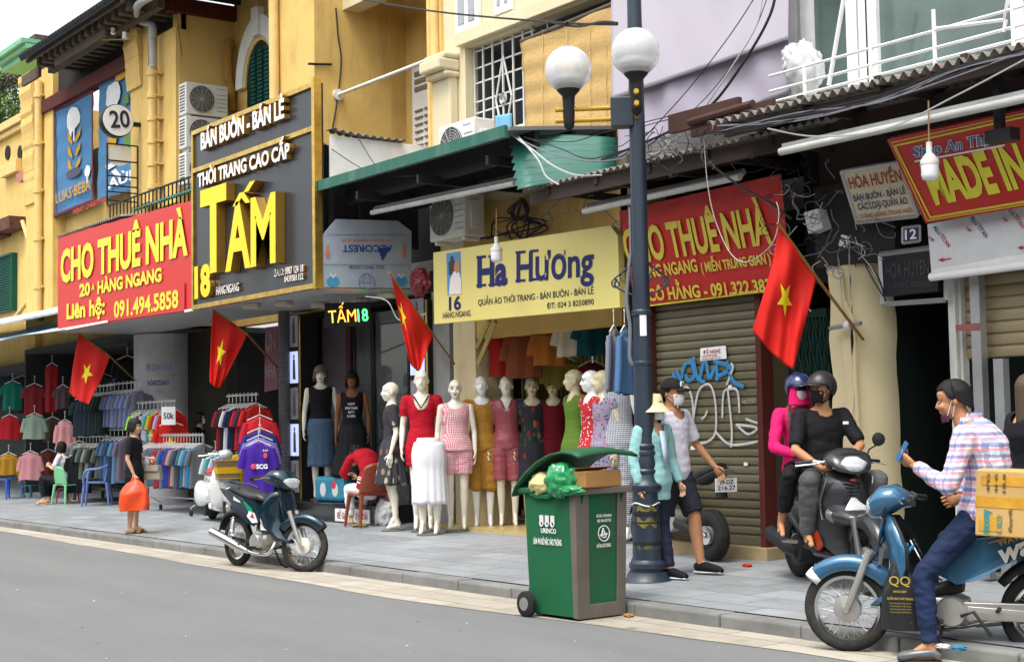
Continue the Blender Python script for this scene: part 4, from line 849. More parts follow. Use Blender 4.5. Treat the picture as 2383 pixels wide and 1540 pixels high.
for i in range(8): b.box((a.x+.2+i*.8, 8.95, z-.06), (a.x+.25+i*.8, 10.3, z+.06))
b.obj('purlins', mt('dark_brown_steel', (0, 0, 0)), r2)
q = PY(1548, 268, 8.95); b = B(); b.box((q.x, 8.98, q.z-.17), (a.x+.3, 9.03, q.z+.0)); b.box((q.x-.05, 9.3, q.z-.16), (a.x+.4, 9.34, q.z)); b.tube([(q.x+.3, 8.96, q.z-.12), (a.x+.5, 8.96, q.z-.1)], .035, 8); b.obj('beam_end', mt('brown_steel', H('5d4038', .6), .7, dirt=.4), r2)
b = B(); b.box((XD1-.4, 10.35, 2.75), (-3, 10.4, z)); b.box((a.x+.5, 10.3, 3.6), (XD1-.1, 10.4, z)); b.obj('dark_backing', M_dark, r2)  # black sheets added to stand for the gloom under this roof
b = B(); x = xat(2318, 250, 9.2); b.box((x-.03, 9.2, PY(2325, 315, 9.2).z), (x+.03, 9.26, z)); b.box((x-.1, 9.18, PY(2325, 320, 9.2).z-.03), (x+.12, 9.3, PY(2325, 310, 9.2).z+.03)); b.obj('drop_bracket', M_black, r2)
# far left: metal awning and blue tarpaulin
a1 = thing('awning', 'weathered grey metal awning at the left edge above the blue tarpaulin', 'awning', (-30, 9.3, 3.4)); p = PY(0, 752, 9.4); q = PY(131, 728, 9.4)
corr('sheet', (-44, 9.4, p.z), (q.x, 9.4, q.z), (q.x, 11.0, q.z+.5), (-44, 11.0, p.z+.5), mt('grey_corrugated', (.42, .42, .4), .6, dirt=.6), par=a1)
a2 = thing('tarpaulin', 'light blue tarpaulin awning sloping over the leftmost clothes stall', 'tarpaulin', (-30, 9, 2.9)); p = PY(0, 808, 8.9); q = PY(126, 768, 8.9); 
b = B(); b.grid(30, 8, lambda u, v: V((-44+(q.x+44)*u, 8.9+1.9*v, q.z+.0+.55*v-.05*math.sin(v*3.14)+.02*math.sin(u*30)))); b.obj('sheet', mt('pale_blue_tarp', H('b9d8ea', .85), .5, var=.06), a2, smooth=60, solid=.01)
# fluorescent battens
for (p, q, Y, lab) in (((865, 495), (1197, 427), 9.5, 'long white light batten under the green awning'), ((1358, 492), (1722, 412), 9.6, 'dusty white light batten above the red banner'), ((1815, 354), (2400, 226), 9.0, 'longest grey light batten slung under the big corrugated roof')):
    a = PY(*p, Y); c = PY(*q, Y); t = thing('light_batten', lab, 'lamp', a); d = (c-a).normalized()
    b = B(); b.tube([a, c], .032, 8); b.obj('tube', mt('dusty_tube', (.5, .5, .48), .5, dirt=.3), t, smooth=50); b = B(); b.box((a.x, Y+.02, a.z+.02), (c.x, Y+.09, a.z+.07), ) if abs(a.z-c.z) < .02 else b.tube([a+V((0, .05, .05)), c+V((0, .05, .05))], .035, 4); b.obj('housing', M_steel, t)
for (x, y, Y, lab, sz) in ((1155, 590, 9.6, 'white bulb hanging before the yellow shop sign', 1.0), (2163, 390, 8.95, 'big white bulb with ribbed collar hanging before the large red sign', 1.0)):
    c = PY(x, y, Y); k = sz; t = thing('bulb', lab, 'lamp', c)
    B().lathe([(.02*k, -.1*k), (.055*k, -.09*k), (.065*k, -.06*k), (.065*k, .02*k)], c, n=20).obj('glass', mt('milky_bulb', (.75, .74, .78), .25, bump=0), t, smooth=60)
    B().lathe([(.068*k, .02*k), (.07*k, .05*k), (.04*k, .09*k), (.022*k, .11*k), (.022*k, .19*k)], c, n=20).obj('collar', mt('collar_grey', (.55, .54, .5), .5), t, smooth=60)
    B().tube([c+V((0, 0, .19*k)), c+V((.01, 0, .5*k))], .006, 5).obj('flex', mt('flex_brown', (.3, .2, .1), .7), t)
# ================================================================ AIR CONDITIONERS
M_ac = mt('ac_white', (.68, .69, .66), .45, dirt=.35, dirtc=(.4, .38, .32)); M_acd = mt('ac_grille', (.06, .06, .06), .5)
def ac(lab, c, rz, w=.82, h=.58, d=.32, logo=1):
    t = thing('air_conditioner', lab, 'air conditioner', c, rz, 'outdoor air conditioner units'); b = B(); b.box((-w/2, 0, 0), (w/2, d, h)); b.box((-w/2+.06, .03, -.05), (-w/2+.12, d-.03, 0)); b.box((w/2-.12, .03, -.05), (w/2-.06, d-.03, 0)); b.obj('casing', M_ac, t, local=True, bevel=.015)
    fx = -w/2+.30; r = h*.41
    B().lathe([(r, 0), (r, .012)], (fx, -.008, h/2), (0, -1, 0), 28).obj('fan_well', M_acd, t, local=True)
    b = B()
    for k in range(1, 8): b.lathe([(r*k/7-.004, .0), (r*k/7+.004, 0), (r*k/7+.004, .006), (r*k/7-.004, .006)], (fx, -.022, h/2), (0, -1, 0), 28, False)
    for k in range(12): a = 6.2832*k/12; b.tube([(fx, -.026, h/2), (fx+r*math.cos(a), -.026, h/2+r*math.sin(a))], .004, 4)
    b.obj('fan_grille', mt('ac_wire', (.34, .34, .33), .4), t, local=True)
    b = B()
    for k in range(5): b.box((w/2-.22, -.005, .1+k*.075), (w/2-.03, .0, .106+k*.075))
    for k in range(9): b.box((-w/2-.004, .05, .06+k*.055), (-w/2, d-.05, .085+k*.055)); 
    b.obj('louvres', M_acd, t, local=True)
    if logo: text('Panasonic', (w/2-.22, -.004, h-.08), (w/2-.05, -.004, h-.08), .024, (0, 0, 1), M_fb, t, lift=.002, bold=.01, local=True)
    b = B(); b.box((w/2, .08, .1), (w/2+.03, .22, h-.15)); b.obj('service_cover', M_ac, t, local=True, bevel=.008)
for y, lab in ((270, 'white air conditioner on the yellow side wall, topmost of the three stacked ones'), (348, 'white air conditioner half hidden by the charcoal sign, middle of the three stacked ones'), (432, 'white air conditioner mostly hidden by the charcoal sign, lowest of the three stacked ones')):
    p = PX(482, y, XB1+.38); ac(lab, (XB1+.38, p.y, p.z), math.pi/2)
p = PY(1062, 392, 10.2); ac('white air conditioner standing on the green awning beside the barred window', p, 0, .78)
p = PY(1040, 556, 10.3); ac('white air conditioner under the green awning above the yellow shop sign', p, 0, .8, .6, .3)
# ================================================================ FLAGS
M_flag = mt('flag_red', H('d8251c', .85), .65, vs=2, var=.08, bump=.05); M_star = mt('flag_yellow', H('f7e32a', .88), .6, bump=0)
def flag(lab, hoist, hem, pole, cen, size, Ys, fold, seed, rev=0):
    A, Bp = PY(*hoist[0], Ys[0]), PY(*hoist[1], Ys[1]); E0, D0 = PY(*hem[0], Ys[2]), PY(*hem[1], Ys[3])
    t = thing('flag', lab, 'flag', PY(*pole[1], Ys[4]), 0, 'national flags hung from the shop fronts')
    bl = [PY(*p, Ys[0]) for p in fold]
    def S(u, v):
        l = smoothpath([A]+[PY(*p, Ys[0]*(1-(i+1)/(len(fold)+1))+Ys[2]*(i+1)/(len(fold)+1)) for i, p in enumerate(fold)]+[E0], 4); q = v*(len(l)-1); i = min(int(q), len(l)-2); L = l[i].lerp(l[i+1], q-i)
        Rr = Bp.lerp(D0, v); p = L.lerp(Rr, u); n = V((.75, -.66, 0)); s_ = math.sin(math.pi*min(1, v*1.3))
        return p + n*(.05*math.sin(u*9+v*2+seed)*(.25+s_*.75)+.03*math.sin(u*17-v*5+seed*2)*v) + V((0, 0, -.03*math.sin(u*math.pi)*v))
    B().grid(30, 30, S, True).obj('cloth', M_flag, t, smooth=70, solid=.004)
    st = B(); n_ = V((.8, -.59, 0.05)).normalized()*.012; cu, cv, ru, rv = cen[0], cen[1], size[0], size[1]
    O = [(cu+ru*(1 if k % 2 == 0 else .4)*math.sin(math.pi*k/5+rev), cv-rv*(1 if k % 2 == 0 else .4)*math.cos(math.pi*k/5+rev)) for k in range(10)]
    O2 = []
    for k in range(10):
        a, c = O[k], O[(k+1) % 10]; O2 += [(a[0]+(c[0]-a[0])*j/3, a[1]+(c[1]-a[1])*j/3) for j in range(3)]
    rings = [[(cu+(x-cu)*s_, cv+(y-cv)*s_) for x, y in O2] for s_ in (.34, .67, 1)]
    vs = [S(cu, cv)+n_]+[S(*q)+n_ for r_ in rings for q in r_]; m_ = len(O2)
    fs = [[0, 1+(i+1) % m_, 1+i] for i in range(m_)]+[[1+k*m_+i, 1+k*m_+(i+1) % m_, 1+(k+1)*m_+(i+1) % m_, 1+(k+1)*m_+i] for k in range(2) for i in range(m_)]
    st.add(vs, fs); st.obj('star', M_star, t)
    B().tube([A+(A-Bp)*.04, Bp, PY(*pole[1], Ys[4])], .014, 7).obj('pole', mt('bamboo_pole', H('a5793c', .7), .6), t, smooth=50)
flag('red flag with yellow star, leftmost of the four, before the clothes stall', [(185, 777), (256, 829)], [(160, 913), (207, 941)], [0, (338, 908)], (.5, .48), (.26, .17), (9.5, 9.9, 9.45, 9.6, 10.75), [(177, 825), (166, 880)], 1.0, .2)
flag('red flag with yellow star under the left corner of the charcoal sign', [(496, 721), (575, 777)], [(487, 888), (512, 902)], [0, (652, 862)], (.42, .47), (.22, .19), (9.4, 9.8, 9.35, 9.5, 10.8), [(492, 780), (489, 850)], 2.2)
flag('narrow furled red flag with half a yellow star beside the yellow shop sign', [(909, 640), (1008, 779)], [(956, 848), (978, 858)], [0, (1057, 846)], (.16, .42), (.15, .17), (9.2, 9.9, 9.5, 9.6, 10.7), [(921, 700), (937, 775)], 3.1)
flag('largest red flag with yellow star before the graffiti shutter and cream pillar', [(1812, 524), (1899, 645)], [(1750, 768), (1845, 861)], [0, (2008, 790)], (.44, .50), (.2, .14), (9.1, 9.5, 9.0, 9.25, 10.1), [(1800, 600), (1775, 690)], 4.4, .1)
b = B(); b.tube([PY(1930, 764, 10.05), PY(2003, 752, 10.05)], .02, 4); bk = thing('flag_bracket', 'short steel bar tied to the cream pillar holding the largest flag', 'bracket', PY(1965, 760, 10.05)); b.obj('bar', M_steel, bk); b = B(); b.lathe([(.03, -.03), (.045, 0), (.03, .03)], PY(1972, 757, 9.98), (1, 0, 0), 10); b.obj('tie', M_white, bk)
# ================================================================ LAMP POST
lb = G(1507, 1366); lb = hit(1507, 1350, (0, KY, KH), (0, -PS, 1)); YL = lb.y; S_ = 1/ppm(lb)
lp = thing('street_lamp', 'dark blue cast iron lamp post with two white globes', 'street lamp', lb)
def lz_(y, x=1500): return PY(x, y, YL).z
M_post = mt('lamp_post_paint', H('2d3c4c', .7), .42, vs=3, var=.3, dirt=.45, dirtc=(.07, .05, .035), bs=40, bump=.2)
prof = [(62, 1366), (62, 1352), (57, 1349), (50, 1341), (46, 1330), (39, 1327), (40, 1322), (43, 1318), (43, 1308), (37, 1304), (34, 1300), (33, 1250), (31, 1145), (36, 1141), (39, 1136), (39, 1128), (33, 1122), (29, 1112), (27.5, 1103), (29, 1100), (29, 1094), (26, 1090), (27, 1084), (24.5, 1060), (27, 1057), (27, 1050), (24, 1047), (26.5, 1042), (26.5, 1036), (23.5, 1032), (23, 960), (22, 850), (23.5, 848), (23.5, 842), (21.8, 840), (21.3, 735), (24, 733), (24, 724), (20.8, 720), (20, 600), (18.8, 300), (17, 0), (15, -250)]
lx = lb.x
B().lathe([(r*S_, (lz_(y)-lb.z)) for r, y in prof], lb, n=32).obj('post', M_post, lp, smooth=35)
lft = -(Fh.cross(ZU)).normalized(); toc = (V((CAM.x, CAM.y, 0))-V((lx, YL, 0))).normalized()
lft = V((-toc.y, toc.x, 0))*(-1); lft = lft if lft.dot(R0) < 0 else -lft
zb1 = lz_(216, 1470)
M_gl = N('globe_glass'); v = M_gl.co(); wv = M_gl.n('TexWave', wave_type='BANDS', bands_direction='X'); wv.inputs['Scale'].default_value = 30; M_gl.l(v, wv.inputs[0]); M_gl.bump(wv.outputs['Fac'], .03, .01)
M_gl.b.inputs['Base Color'].default_value = (.86, .86, .86, 1); M_gl.set(Roughness=.08, Transmission_Weight=.5, IOR=1.25); M_gl = M_gl.m
def globe(c, rad, axis):
    g = B(); n = 14; prof = [(rad*math.sin(math.pi*i/24), -rad*math.cos(math.pi*i/24)) for i in range(3, 25)]
    g.lathe(prof, c, n=36, caps=False); g.obj('globe', M_gl, lp, smooth=80)
    B().lathe([(.03, -rad*.95), (rad*.62, -rad*.45), (rad*.6, -rad*.25), (rad*.25, -rad*.15)], c, n=24).obj('reflector', M_lw, lp, smooth=40)
    z = c.z-rad*.9; cc = V((c.x, c.y, z))
    B().lathe([(rad*.5, .06), (rad*.5, -.0), (rad*.28, -.05), (rad*.26, -.1), (rad*.25, -.28), (rad*.2, -.33), (.01, -.36)], cc, n=20).obj('fitting', M_black, lp, smooth=40)
    return V((c.x, c.y, z-.24))
rad = 56*S_
c1 = V((lx, YL, 0))+lft*.60; c1.z = lz_(150); f1 = globe(c1, rad, lft)
c2 = V((lx, YL, 0))+toc*.52-lft*.0; c2.z = c1.z; f2 = globe(c2, rad, toc)
M_ybar = mt('yellow_bracket_paint', H('d8a92a', .75), .45, dirt=.3)
for f_, d in ((f1, lft), (f2, toc)):
    for dz in (-.05, .05):
        q = V((lx, YL, f_.z+dz+.02)); B().tube([q+d*.06, V((f_.x, f_.y, q.z))+d*.12], .022, 8).obj('arm', M_ybar, lp, smooth=50)
b = B(); b.cbox((lx+lft.x*.13, YL+lft.y*.13, f1.z+.02), (.2, .16, .26), Matrix.Rotation(math.atan2(lft.y, lft.x), 3, 'Z')); b.obj('junction_box', M_post, lp, bevel=.008)
for sg in (-1, 1):   # scrolled bracket round the post
    d = lft*sg; z0 = lz_(606, 1490); c = V((lx, YL, 0))
    a0 = c+d*.04; a1 = c+d*.235
    b = B(); b.tube([V((a0.x, a0.y, z0)), V((a1.x, a1.y, z0-.16))], [(.018, .008)]*2, 6)
    sp = []
    for i in range(26): a = i*.36; r = .045*(1-i/30); q = a1-d*.02+d*(r*math.sin(a)); sp.append(V((q.x, q.y, z0-.2+r*math.cos(a))))
    b.tube(sp, .008, 5)
    pts = []
    for i in range(12): t = i/11; q = c+d*(.08+.15*math.sin(t*2.2)); pts.append(V((q.x, q.y, z0-.3+.14*t)))
    b.tube(pts, .009, 5); b.lathe([(.055, -.008), (.055, .008), (.045, .008), (.045, -.008)], c+d*.13+V((0, 0, z0-.14)), toc, 16, False); b.obj('scroll_bracket', M_post, lp, smooth=50)
b = B(); s_ = lft*.085
b.tube(smoothpath([V((lx, YL, lz_(590)))+s_, V((lx, YL, lz_(690)))+s_*1.5, V((lx, YL, lz_(760)))+s_*1.2, V((lx, YL, lz_(830)))+s_*1.3, V((lx, YL, lz_(850)))+s_*.9]), .018, 8); b.tube([V((lx, YL, lz_(480)))+s_*.98, V((lx, YL, lz_(600)))+s_*.98], .01, 5); b.obj('conduit', mt('grey_conduit', (.16, .17, .19), .5), lp, smooth=50)
b = B(); q = toc*.083-lft*.01; b.grid(6, 1, lambda u, v: V((lx, YL, 0))+Matrix.Rotation(-.2+.7*u, 3, 'Z') @ (toc*.0855)+V((0, 0, lz_(782)+(lz_(724)-lz_(782))*v))); b.obj('paper_strip', M_lw, lp)
b = B(); rd = 33.5*S_
for (y0, y1, mm) in ((1188, 1196, 0), (1212, 1216, 0), (1258, 1266, 0)): b.lathe([(33.6*S_, lz_(y1)-lb.z), (33.6*S_, lz_(y0)-lb.z)], lb, n=32, caps=False)
b.obj('tape_band', M_black, lp)
for k, (y0, y1) in enumerate(((1178, 1190), (1205, 1222), (1268, 1290))):
    b = B(); a0 = math.atan2(toc.y, toc.x)
    b.grid(10, 2, lambda u, v: V((lx+33.4*S_*math.cos(a0-.7+1.5*u), YL+33.4*S_*math.sin(a0-.7+1.5*u), lz_(y1)+(lz_(y0)-lz_(y1))*v+.02*math.sin(u*11+k)))); b.obj('peeling_sticker', mt('peeling_yellow_paper', H('8c8040', .6), .8, dirt=.7, vs=14, var=.5), lp)
b = B(); b.tube([V((lx+31.8*S_*math.cos(a), YL+31.8*S_*math.sin(a), lz_(1172)+.015*math.sin(a*3))) for a in [i*6.2832/24 for i in range(25)]], .006, 5); b.obj('string', M_white, lp)
# ================================================================ TREE beyond
def leaf_tree(lab, c, hgt, rad, n, mat, group=None, seed=1):
    t = thing('tree', lab, 'tree', c, 0, group); r = random.Random(seed); c = V(c)
    b = B(); b.tube([c, c+V((.1, 0, hgt*.4)), c+V((0, .1, hgt*.7))], [.25, .18, .1], 8)
    for i in range(5): a = r.uniform(0, 6.28); b.tube([c+V((0, 0, hgt*.5)), c+V((rad*.6*math.cos(a), rad*.6*math.sin(a), hgt*r.uniform(.65, .95)))], [.1, .03], 6)
    b.obj('trunk', M_woodg, t, smooth=50); b = B(); cl = [(V((r.gauss(0, rad*.5), r.gauss(0, rad*.5), hgt*r.uniform(.45, 1.0))), r.uniform(.25, .5)*rad) for _ in range(16)]
    for i in range(n):
        q, rr = r.choice(cl); d = V((r.gauss(0, 1), r.gauss(0, 1), r.gauss(0, 1))).normalized()*rr*r.random()**.4; p = c+q+d
        u = V((r.gauss(0, 1), r.gauss(0, 1), r.gauss(0, 1))).normalized()*.14; w_ = u.orthogonal().normalized()*.07
        b.add([p-u, p+w_, p+u, p-w_], [[0, 1, 2, 3]])
    b.obj('crown', mat, t)
M_leaf = mt('leaf_green', H('6c8a48', .9), .7, vs=.6, var=.5, bump=0); M_leafd = mt('leaf_dull', H('7d8068', .9), .8, vs=.6, var=.5, bump=0)
c = PY(25, 285, 34); leaf_tree('tangled grey green tree behind the far left yellow house', (c.x, 34, c.z-6), 10.5, 2.6, 4200, M_leafd, seed=3); c = PY(-30, 285, 30); leaf_tree('bright leafy tree top rising at the picture edge beyond the tangled tree', (c.x, 30, c.z-6), 9.6, 2.4, 3600, M_leaf, seed=8)
# ================================================================ MOTORBIKES (local: x forward, y left, z up)
M_tyre = mt('tyre_rubber', (.02, .02, .02), .8, vs=20, var=.3, dirt=.5, dirtc=(.09, .085, .075)); M_chr = mt('chrome', (.75, .75, .74), .14, 1, bump=0, var=.04); M_alu = mt('dull_aluminium', (.5, .49, .46), .4, .75, dirt=.5, dirtc=(.2, .17, .13), vs=12)
M_seat = mt('black_vinyl_seat', (.022, .022, .024), .42, bs=120, bump=.15); M_plas = mt('black_plastic', (.02, .02, .022), .5); M_lens = mt('clear_lens', (.62, .64, .66), .07, .25, bump=0, coat=.6); M_lensr = mt('red_lens', (.45, .02, .02), .15, bump=0, coat=.5); M_lenso = mt('amber_lens', (.7, .25, .03), .15, bump=0)
def wheel(par, c, r, tw, rim, spokes=18, steer=0.0, hubm=None, cast=0, hubr=.085):
    """tyre of outer radius r and width tw at c, axle along local y turned by steer"""
    Rm = Matrix.Rotation(steer, 3, 'Z'); ax = Rm @ V((0, 1, 0)); c = V(c)
    pr = [(r-tw*.95, -tw*.36), (r-tw*.62, -tw*.5), (r-tw*.25, -tw*.42), (r-.004, -tw*.18), (r, 0), (r-.004, tw*.18), (r-tw*.25, tw*.42), (r-tw*.62, tw*.5), (r-tw*.95, tw*.36)]
    b = B(); b.lathe(pr+[pr[0]], c, ax, 48, False)
    for k in range(64):   # tread blocks
        a = 6.2832*k/64; d = Rm @ V((math.cos(a), 0, math.sin(a))); t = Rm @ V((-math.sin(a), 0, math.cos(a)))
        for sg in (-1, 1):
            q = c+d*(r-.002)+ax*sg*tw*.2; b.add([q-t*.009-ax*tw*.1, q+t*.009-ax*tw*.1, q+t*.009+ax*tw*.1-d*.006, q-t*.009+ax*tw*.1-d*.006], [[0, 1, 2, 3]])
    wh = b.obj('wheel', M_tyre, par, smooth=50, local=True)
    ri = r-tw*.93; b = B(); b.lathe([(ri, -tw*.36), (ri-.022, -tw*.28), (ri-.022, tw*.28), (ri, tw*.36), (ri+.006, tw*.36), (ri-.008, 0), (ri+.006, -tw*.36), (ri, -tw*.36)], c, ax, 48, False); b.obj('rim', M_chr if not cast else M_plas, wh, smooth=40, local=True)
    b = B()
    if cast:
        for k in range(cast):
            a = 6.2832*k/cast; d = Rm @ V((math.cos(a), 0, math.sin(a))); b.tube([c+d*.04, c+d*(ri-.02)], [(.03, .02), (.018, .015)], 6, side=ax)
        b.obj('spokes', M_plas, wh, local=True)
    else:
        for k in range(spokes*2):
            a = 6.2832*k/(spokes*2); a2 = a+(.42 if k % 2 else -.42); sg = 1 if k % 4 < 2 else -1
            d = Rm @ V((math.cos(a), 0, math.sin(a))); d2 = Rm @ V((math.cos(a2), 0, math.sin(a2))); b.tube([c+d2*hubr*.75+ax*sg*.03, c+d*(ri-.015)], .0022, 4)
        b.obj('spokes', M_steel, wh, local=True)
    b = B(); hw = .055
    b.lathe([(.02, -hw-.02), (.03, -hw), (hubr, -hw*.8), (hubr*1.04, -hw*.3), (hubr*1.04, hw*.3), (hubr, hw*.8), (.03, hw), (.02, hw+.02)], c, ax, 28)
    b.obj('hub', hubm or M_alu, wh, smooth=40, local=True); return wh
def loft(b, rings, n=16, caps=True, sup=2.4):
    """rings: (centre, side half, up half, tilt angle about y) closed super-ellipse sections"""
    vs = []
    for c, a, h, tl in rings:
        c = V(c); up = V((-math.sin(tl), 0, math.cos(tl)))
        for j in range(n):
            t = 6.2832*j/n; x = math.copysign(abs(math.cos(t))**(2/sup), math.cos(t)); y = math.copysign(abs(math.sin(t))**(2/sup), math.sin(t))
            vs.append(c+V((0, 1, 0))*a*x+up*h*y)
    k = len(rings); fs = [[i*n+j, i*n+(j+1) % n, (i+1)*n+(j+1) % n, (i+1)*n+j] for i in range(k-1) for j in range(n)]
    if caps: fs += [list(range(n-1, -1, -1)), [(k-1)*n+j for j in range(n)]]
    return b.add(vs, fs)
def fender(b, c, r, w, a0, a1, n=14, rot=0.0, flare=0.0, drop=.04):
    Rm = Matrix.Rotation(rot, 3, 'Z'); c = V(c); pr = [(-1, -drop), (-.9, -.008), (-.5, .012), (0, .018), (.5, .012), (.9, -.008), (1, -drop)]
    def fn(u, v):
        a = a0+(a1-a0)*v; i = round(u*6); y, dz = pr[i]; ww = w*(1-.45*max(0, (v-.75)/.25))*(1-.3*max(0, (.2-v)/.2))
        return c + Rm @ V(((r+dz+flare*v*v)*math.cos(a), y*ww, (r+dz+flare*v*v)*math.sin(a)))
    return b.grid(6, n, fn)
def shell(b, sec, wf, n=8):
    """open curved shield: sec = side profile (x, z), wf(i) half width and forward bow"""
    k = len(sec)
    def fn(u, v):
        i = min(int(round(v*(k-1))), k-1); x, z = sec[i]; w_, bow = wf[i]; t = 2*u-1
        return V((x - bow*abs(t)**2.2, w_*t, z))
    return b.grid(n, k-1, fn)
def underbone(name, lab, rear, front, body, steer=0.0, lean=0.0, decals=None, wr=.275, white_tip=False, hubm=None, box=False):
    """step-through motorcycle standing on wheel contact points rear and front"""
    rear, front = V(rear), V(front); d = front-rear; L = 1.215; rz = math.atan2(d.y, d.x); mid = (rear+front)/2
    pitch = -math.asin(max(-.1, min(.1, d.z/L)))
    M = Matrix.Translation(V((mid.x, mid.y, (rear.z+front.z)/2))) @ Matrix.Rotation(rz, 4, 'Z') @ Matrix.Rotation(pitch, 4, 'Y') @ Matrix.Rotation(lean, 4, 'X')
    t = thing(name, lab, 'motorbike', mat=M)
    fx, rx = L/2, -L/2; A0 = V((fx, 0, wr)); hd = V((.30, 0, .88)); 
    Rs = Matrix.Translation(V((.42, 0, 0))) @ Matrix.Rotation(steer, 4, 'Z') @ Matrix.Translation(V((-.42, 0, 0)))
    S = lambda p: Rs @ V(p)
    wheel(t, S(A0), wr, .072, .2, steer=steer, hubm=hubm); wheel(t, (rx, 0, wr), wr, .08, .2, hubm=M_alu)
    b = B(); fender(b, S((fx, 0, wr)), wr+.04, .062, math.radians(40), math.radians(150), 18, steer, .03, .08)
    P = [S((fx-.02, 0, wr+.31)), S((fx-.13, 0, wr+.42))]
    ff = b.obj('front_fender', body, t, smooth=60, local=True, solid=.006)
    if white_tip:
        b = B(); fender(b, S((fx, 0, wr)), wr+.0415, .064, math.radians(39), math.radians(50), 6, steer, 0, .082); b.obj('fender_tip', M_white, ff, smooth=60, local=True, solid=.006)
    for sg in (-1, 1):
        b = B(); b.tube([S((fx, sg*.075, wr)), S((fx-.03, sg*.075, wr+.05)), S((fx-.155, sg*.07, wr+.36))], [.017, .024, .026], 10); b.tube([S((fx-.0, sg*.06, wr)), S((fx, sg*.09, wr))], .022, 8); b.obj('fork_leg', M_alu, t, smooth=50, local=True)
    # leg shield: front wings and the nose between them
    sec = [(.43, .30), (.36, .36), (.31, .45), (.29, .56), (.305, .68), (.33, .78), (.335, .87)]
    wf = [(.06, .03), (.13, .07), (.19, .11), (.22, .13), (.215, .14), (.17, .12), (.1, .07)]
    b = B(); shell(b, [(x+.03, z) for x, z in sec], wf, 10); b.obj('leg_shield', body, t, smooth=60, local=True, solid=.012); b = B(); shell(b, [(x+.012, z) for x, z in sec], [(w_*.93, q) for w_, q in wf], 10); b.obj('shield_lining', M_plas, t, smooth=60, local=True, solid=.012)
    for sg in (-1, 1): B().tube([(.19, sg*.05, .72), (.08, sg*.055, .5), (.02, sg*.06, .46)], .007, 6).obj('chrome_rail', M_chr, t, smooth=50, local=True)
    for k in range(2): B().tube(smoothpath([S((.2, .05-.1*k, .99)), S((.33, .13-.26*k, .93)), S((.36, .06-.12*k, .72)), S((fx-.08, .05-.1*k, .45)), S((fx-.02, .06-.12*k, wr+.02))]), .0055, 5).obj('control_cable', M_plas, t, smooth=50, local=True)
    b = B(); loft(b, [((.40, 0, .52), .05, .03, 0), ((.39, 0, .62), .085, .05, 0), ((.375, 0, .74), .105, .05, 0), ((.34, 0, .86), .1, .05, 0), ((.31, 0, .92), .06, .03, 0)], 14); b.obj('nose_cover', body, t, smooth=60, local=True)
    b = B(); loft(b, [((.25, 0, .78), .09, .06, 0), ((.24, 0, .60), .12, .06, 0), ((.2, 0, .46), .10, .06, 0), ((.05, 0, .40), .075, .05, 0), ((-.12, 0, .45), .07, .05, 0)], 12); b.obj('inner_cover', M_plas, t, smooth=60, local=True)
    # handlebar cowl with headlight
    b = B(); loft(b, [(S((.18, 0, .97)), .09, .045, -.3), (S((.25, 0, .995)), .135, .08, -.35), (S((.34, 0, .97)), .145, .095, -.4), (S((.41, 0, .92)), .12, .075, -.5), (S((.445, 0, .875)), .06, .03, -.6)], 16); b.obj('headlight_cowl', body, t, smooth=60, local=True)
    b = B(); loft(b, [(S((.375, 0, .965)), .125, .06, -.45), (S((.428, 0, .925)), .105, .056, -.5), (S((.458, 0, .89)), .055, .02, -.6)], 16); b.obj('headlight', M_lens, t, smooth=60, local=True)
    b = B(); loft(b, [(S((.17, 0, .985)), .07, .03, .5), (S((.20, 0, .995)), .075, .035, .5)], 12); b.obj('speedometer', M_lens if 0 else mt('dial_glass', (.05, .04, .045), .08, coat=1, bump=0), t, smooth=50, local=True)
    for sg in (-1, 1):
        b = B(); b.tube([S((.25, sg*.06, .97)), S((.2, sg*.2, .985)), S((.15, sg*.31, .97))], .012, 8); b.obj('handlebar', M_chr, t, smooth=50, local=True)
        b = B(); b.tube([S((.185, sg*.235, .982)), S((.145, sg*.345, .967))], .019, 10); b.tube([S((.142, sg*.345, .967)), S((.138, sg*.352, .967))], .022, 10); b.obj('grip', M_plas, t, smooth=50, local=True)
        b = B(); b.tube([S((.235, sg*.19, .985)), S((.225, sg*.27, .975)), S((.2, sg*.36, .965))], .006, 6); b.obj('brake_lever', M_chr, t, smooth=50, local=True)
    # seat, tail and side panels
    b = B(); loft(b, [((.02, 0, .735), .07, .03, .2), ((-.05, 0, .765), .115, .05, .1), ((-.2, 0, .765), .13, .055, 0), ((-.36, 0, .79), .13, .055, -.15), ((-.52, 0, .825), .12, .05, -.15), ((-.66, 0, .85), .1, .035, -.1)], 16); st = b.obj('seat', M_seat, t, smooth=60, local=True)
    for sg in (-1, 1):
        b = B(); P = [(.02, .66), (.0, .52), (-.1, .47), (-.22, .50), (-.5, .66), (-.78, .80), (-.84, .84), (-.7, .83), (-.5, .79), (-.3, .74), (-.1, .72)]
        def side(x): return .105+.035*math.sin(max(0, min(1, (.05-x)/.9))*3.14)
        b.add([V((x, sg*side(x), z)) for x, z in P]+[V((x, sg*(side(x)-.05), z)) for x, z in P], [list(range(11)) if sg < 0 else list(range(10, -1, -1))]+[[i, (i+1) % 11, (i+1) % 11+11, i+11][::1 if sg < 0 else -1] for i in range(11)]); sp = b.obj('side_panel', body, t, local=True, bevel=.012)
        if decals:
            for (pts, mm) in decals:
                b = B(); b.add([V((x, sg*(side(x)+.006), z)) for x, z in pts], [list(range(len(pts))) if sg < 0 else list(range(len(pts)-1, -1, -1))]); b.obj('decal', mm, sp, local=True)
    b = B(); loft(b, [((-.05, 0, .66), .085, .07, 0), ((-.3, 0, .68), .09, .07, 0), ((-.6, 0, .77), .08, .05, 0), ((-.78, 0, .83), .06, .025, 0)], 12); b.obj('under_seat', M_plas, t, smooth=60, local=True)
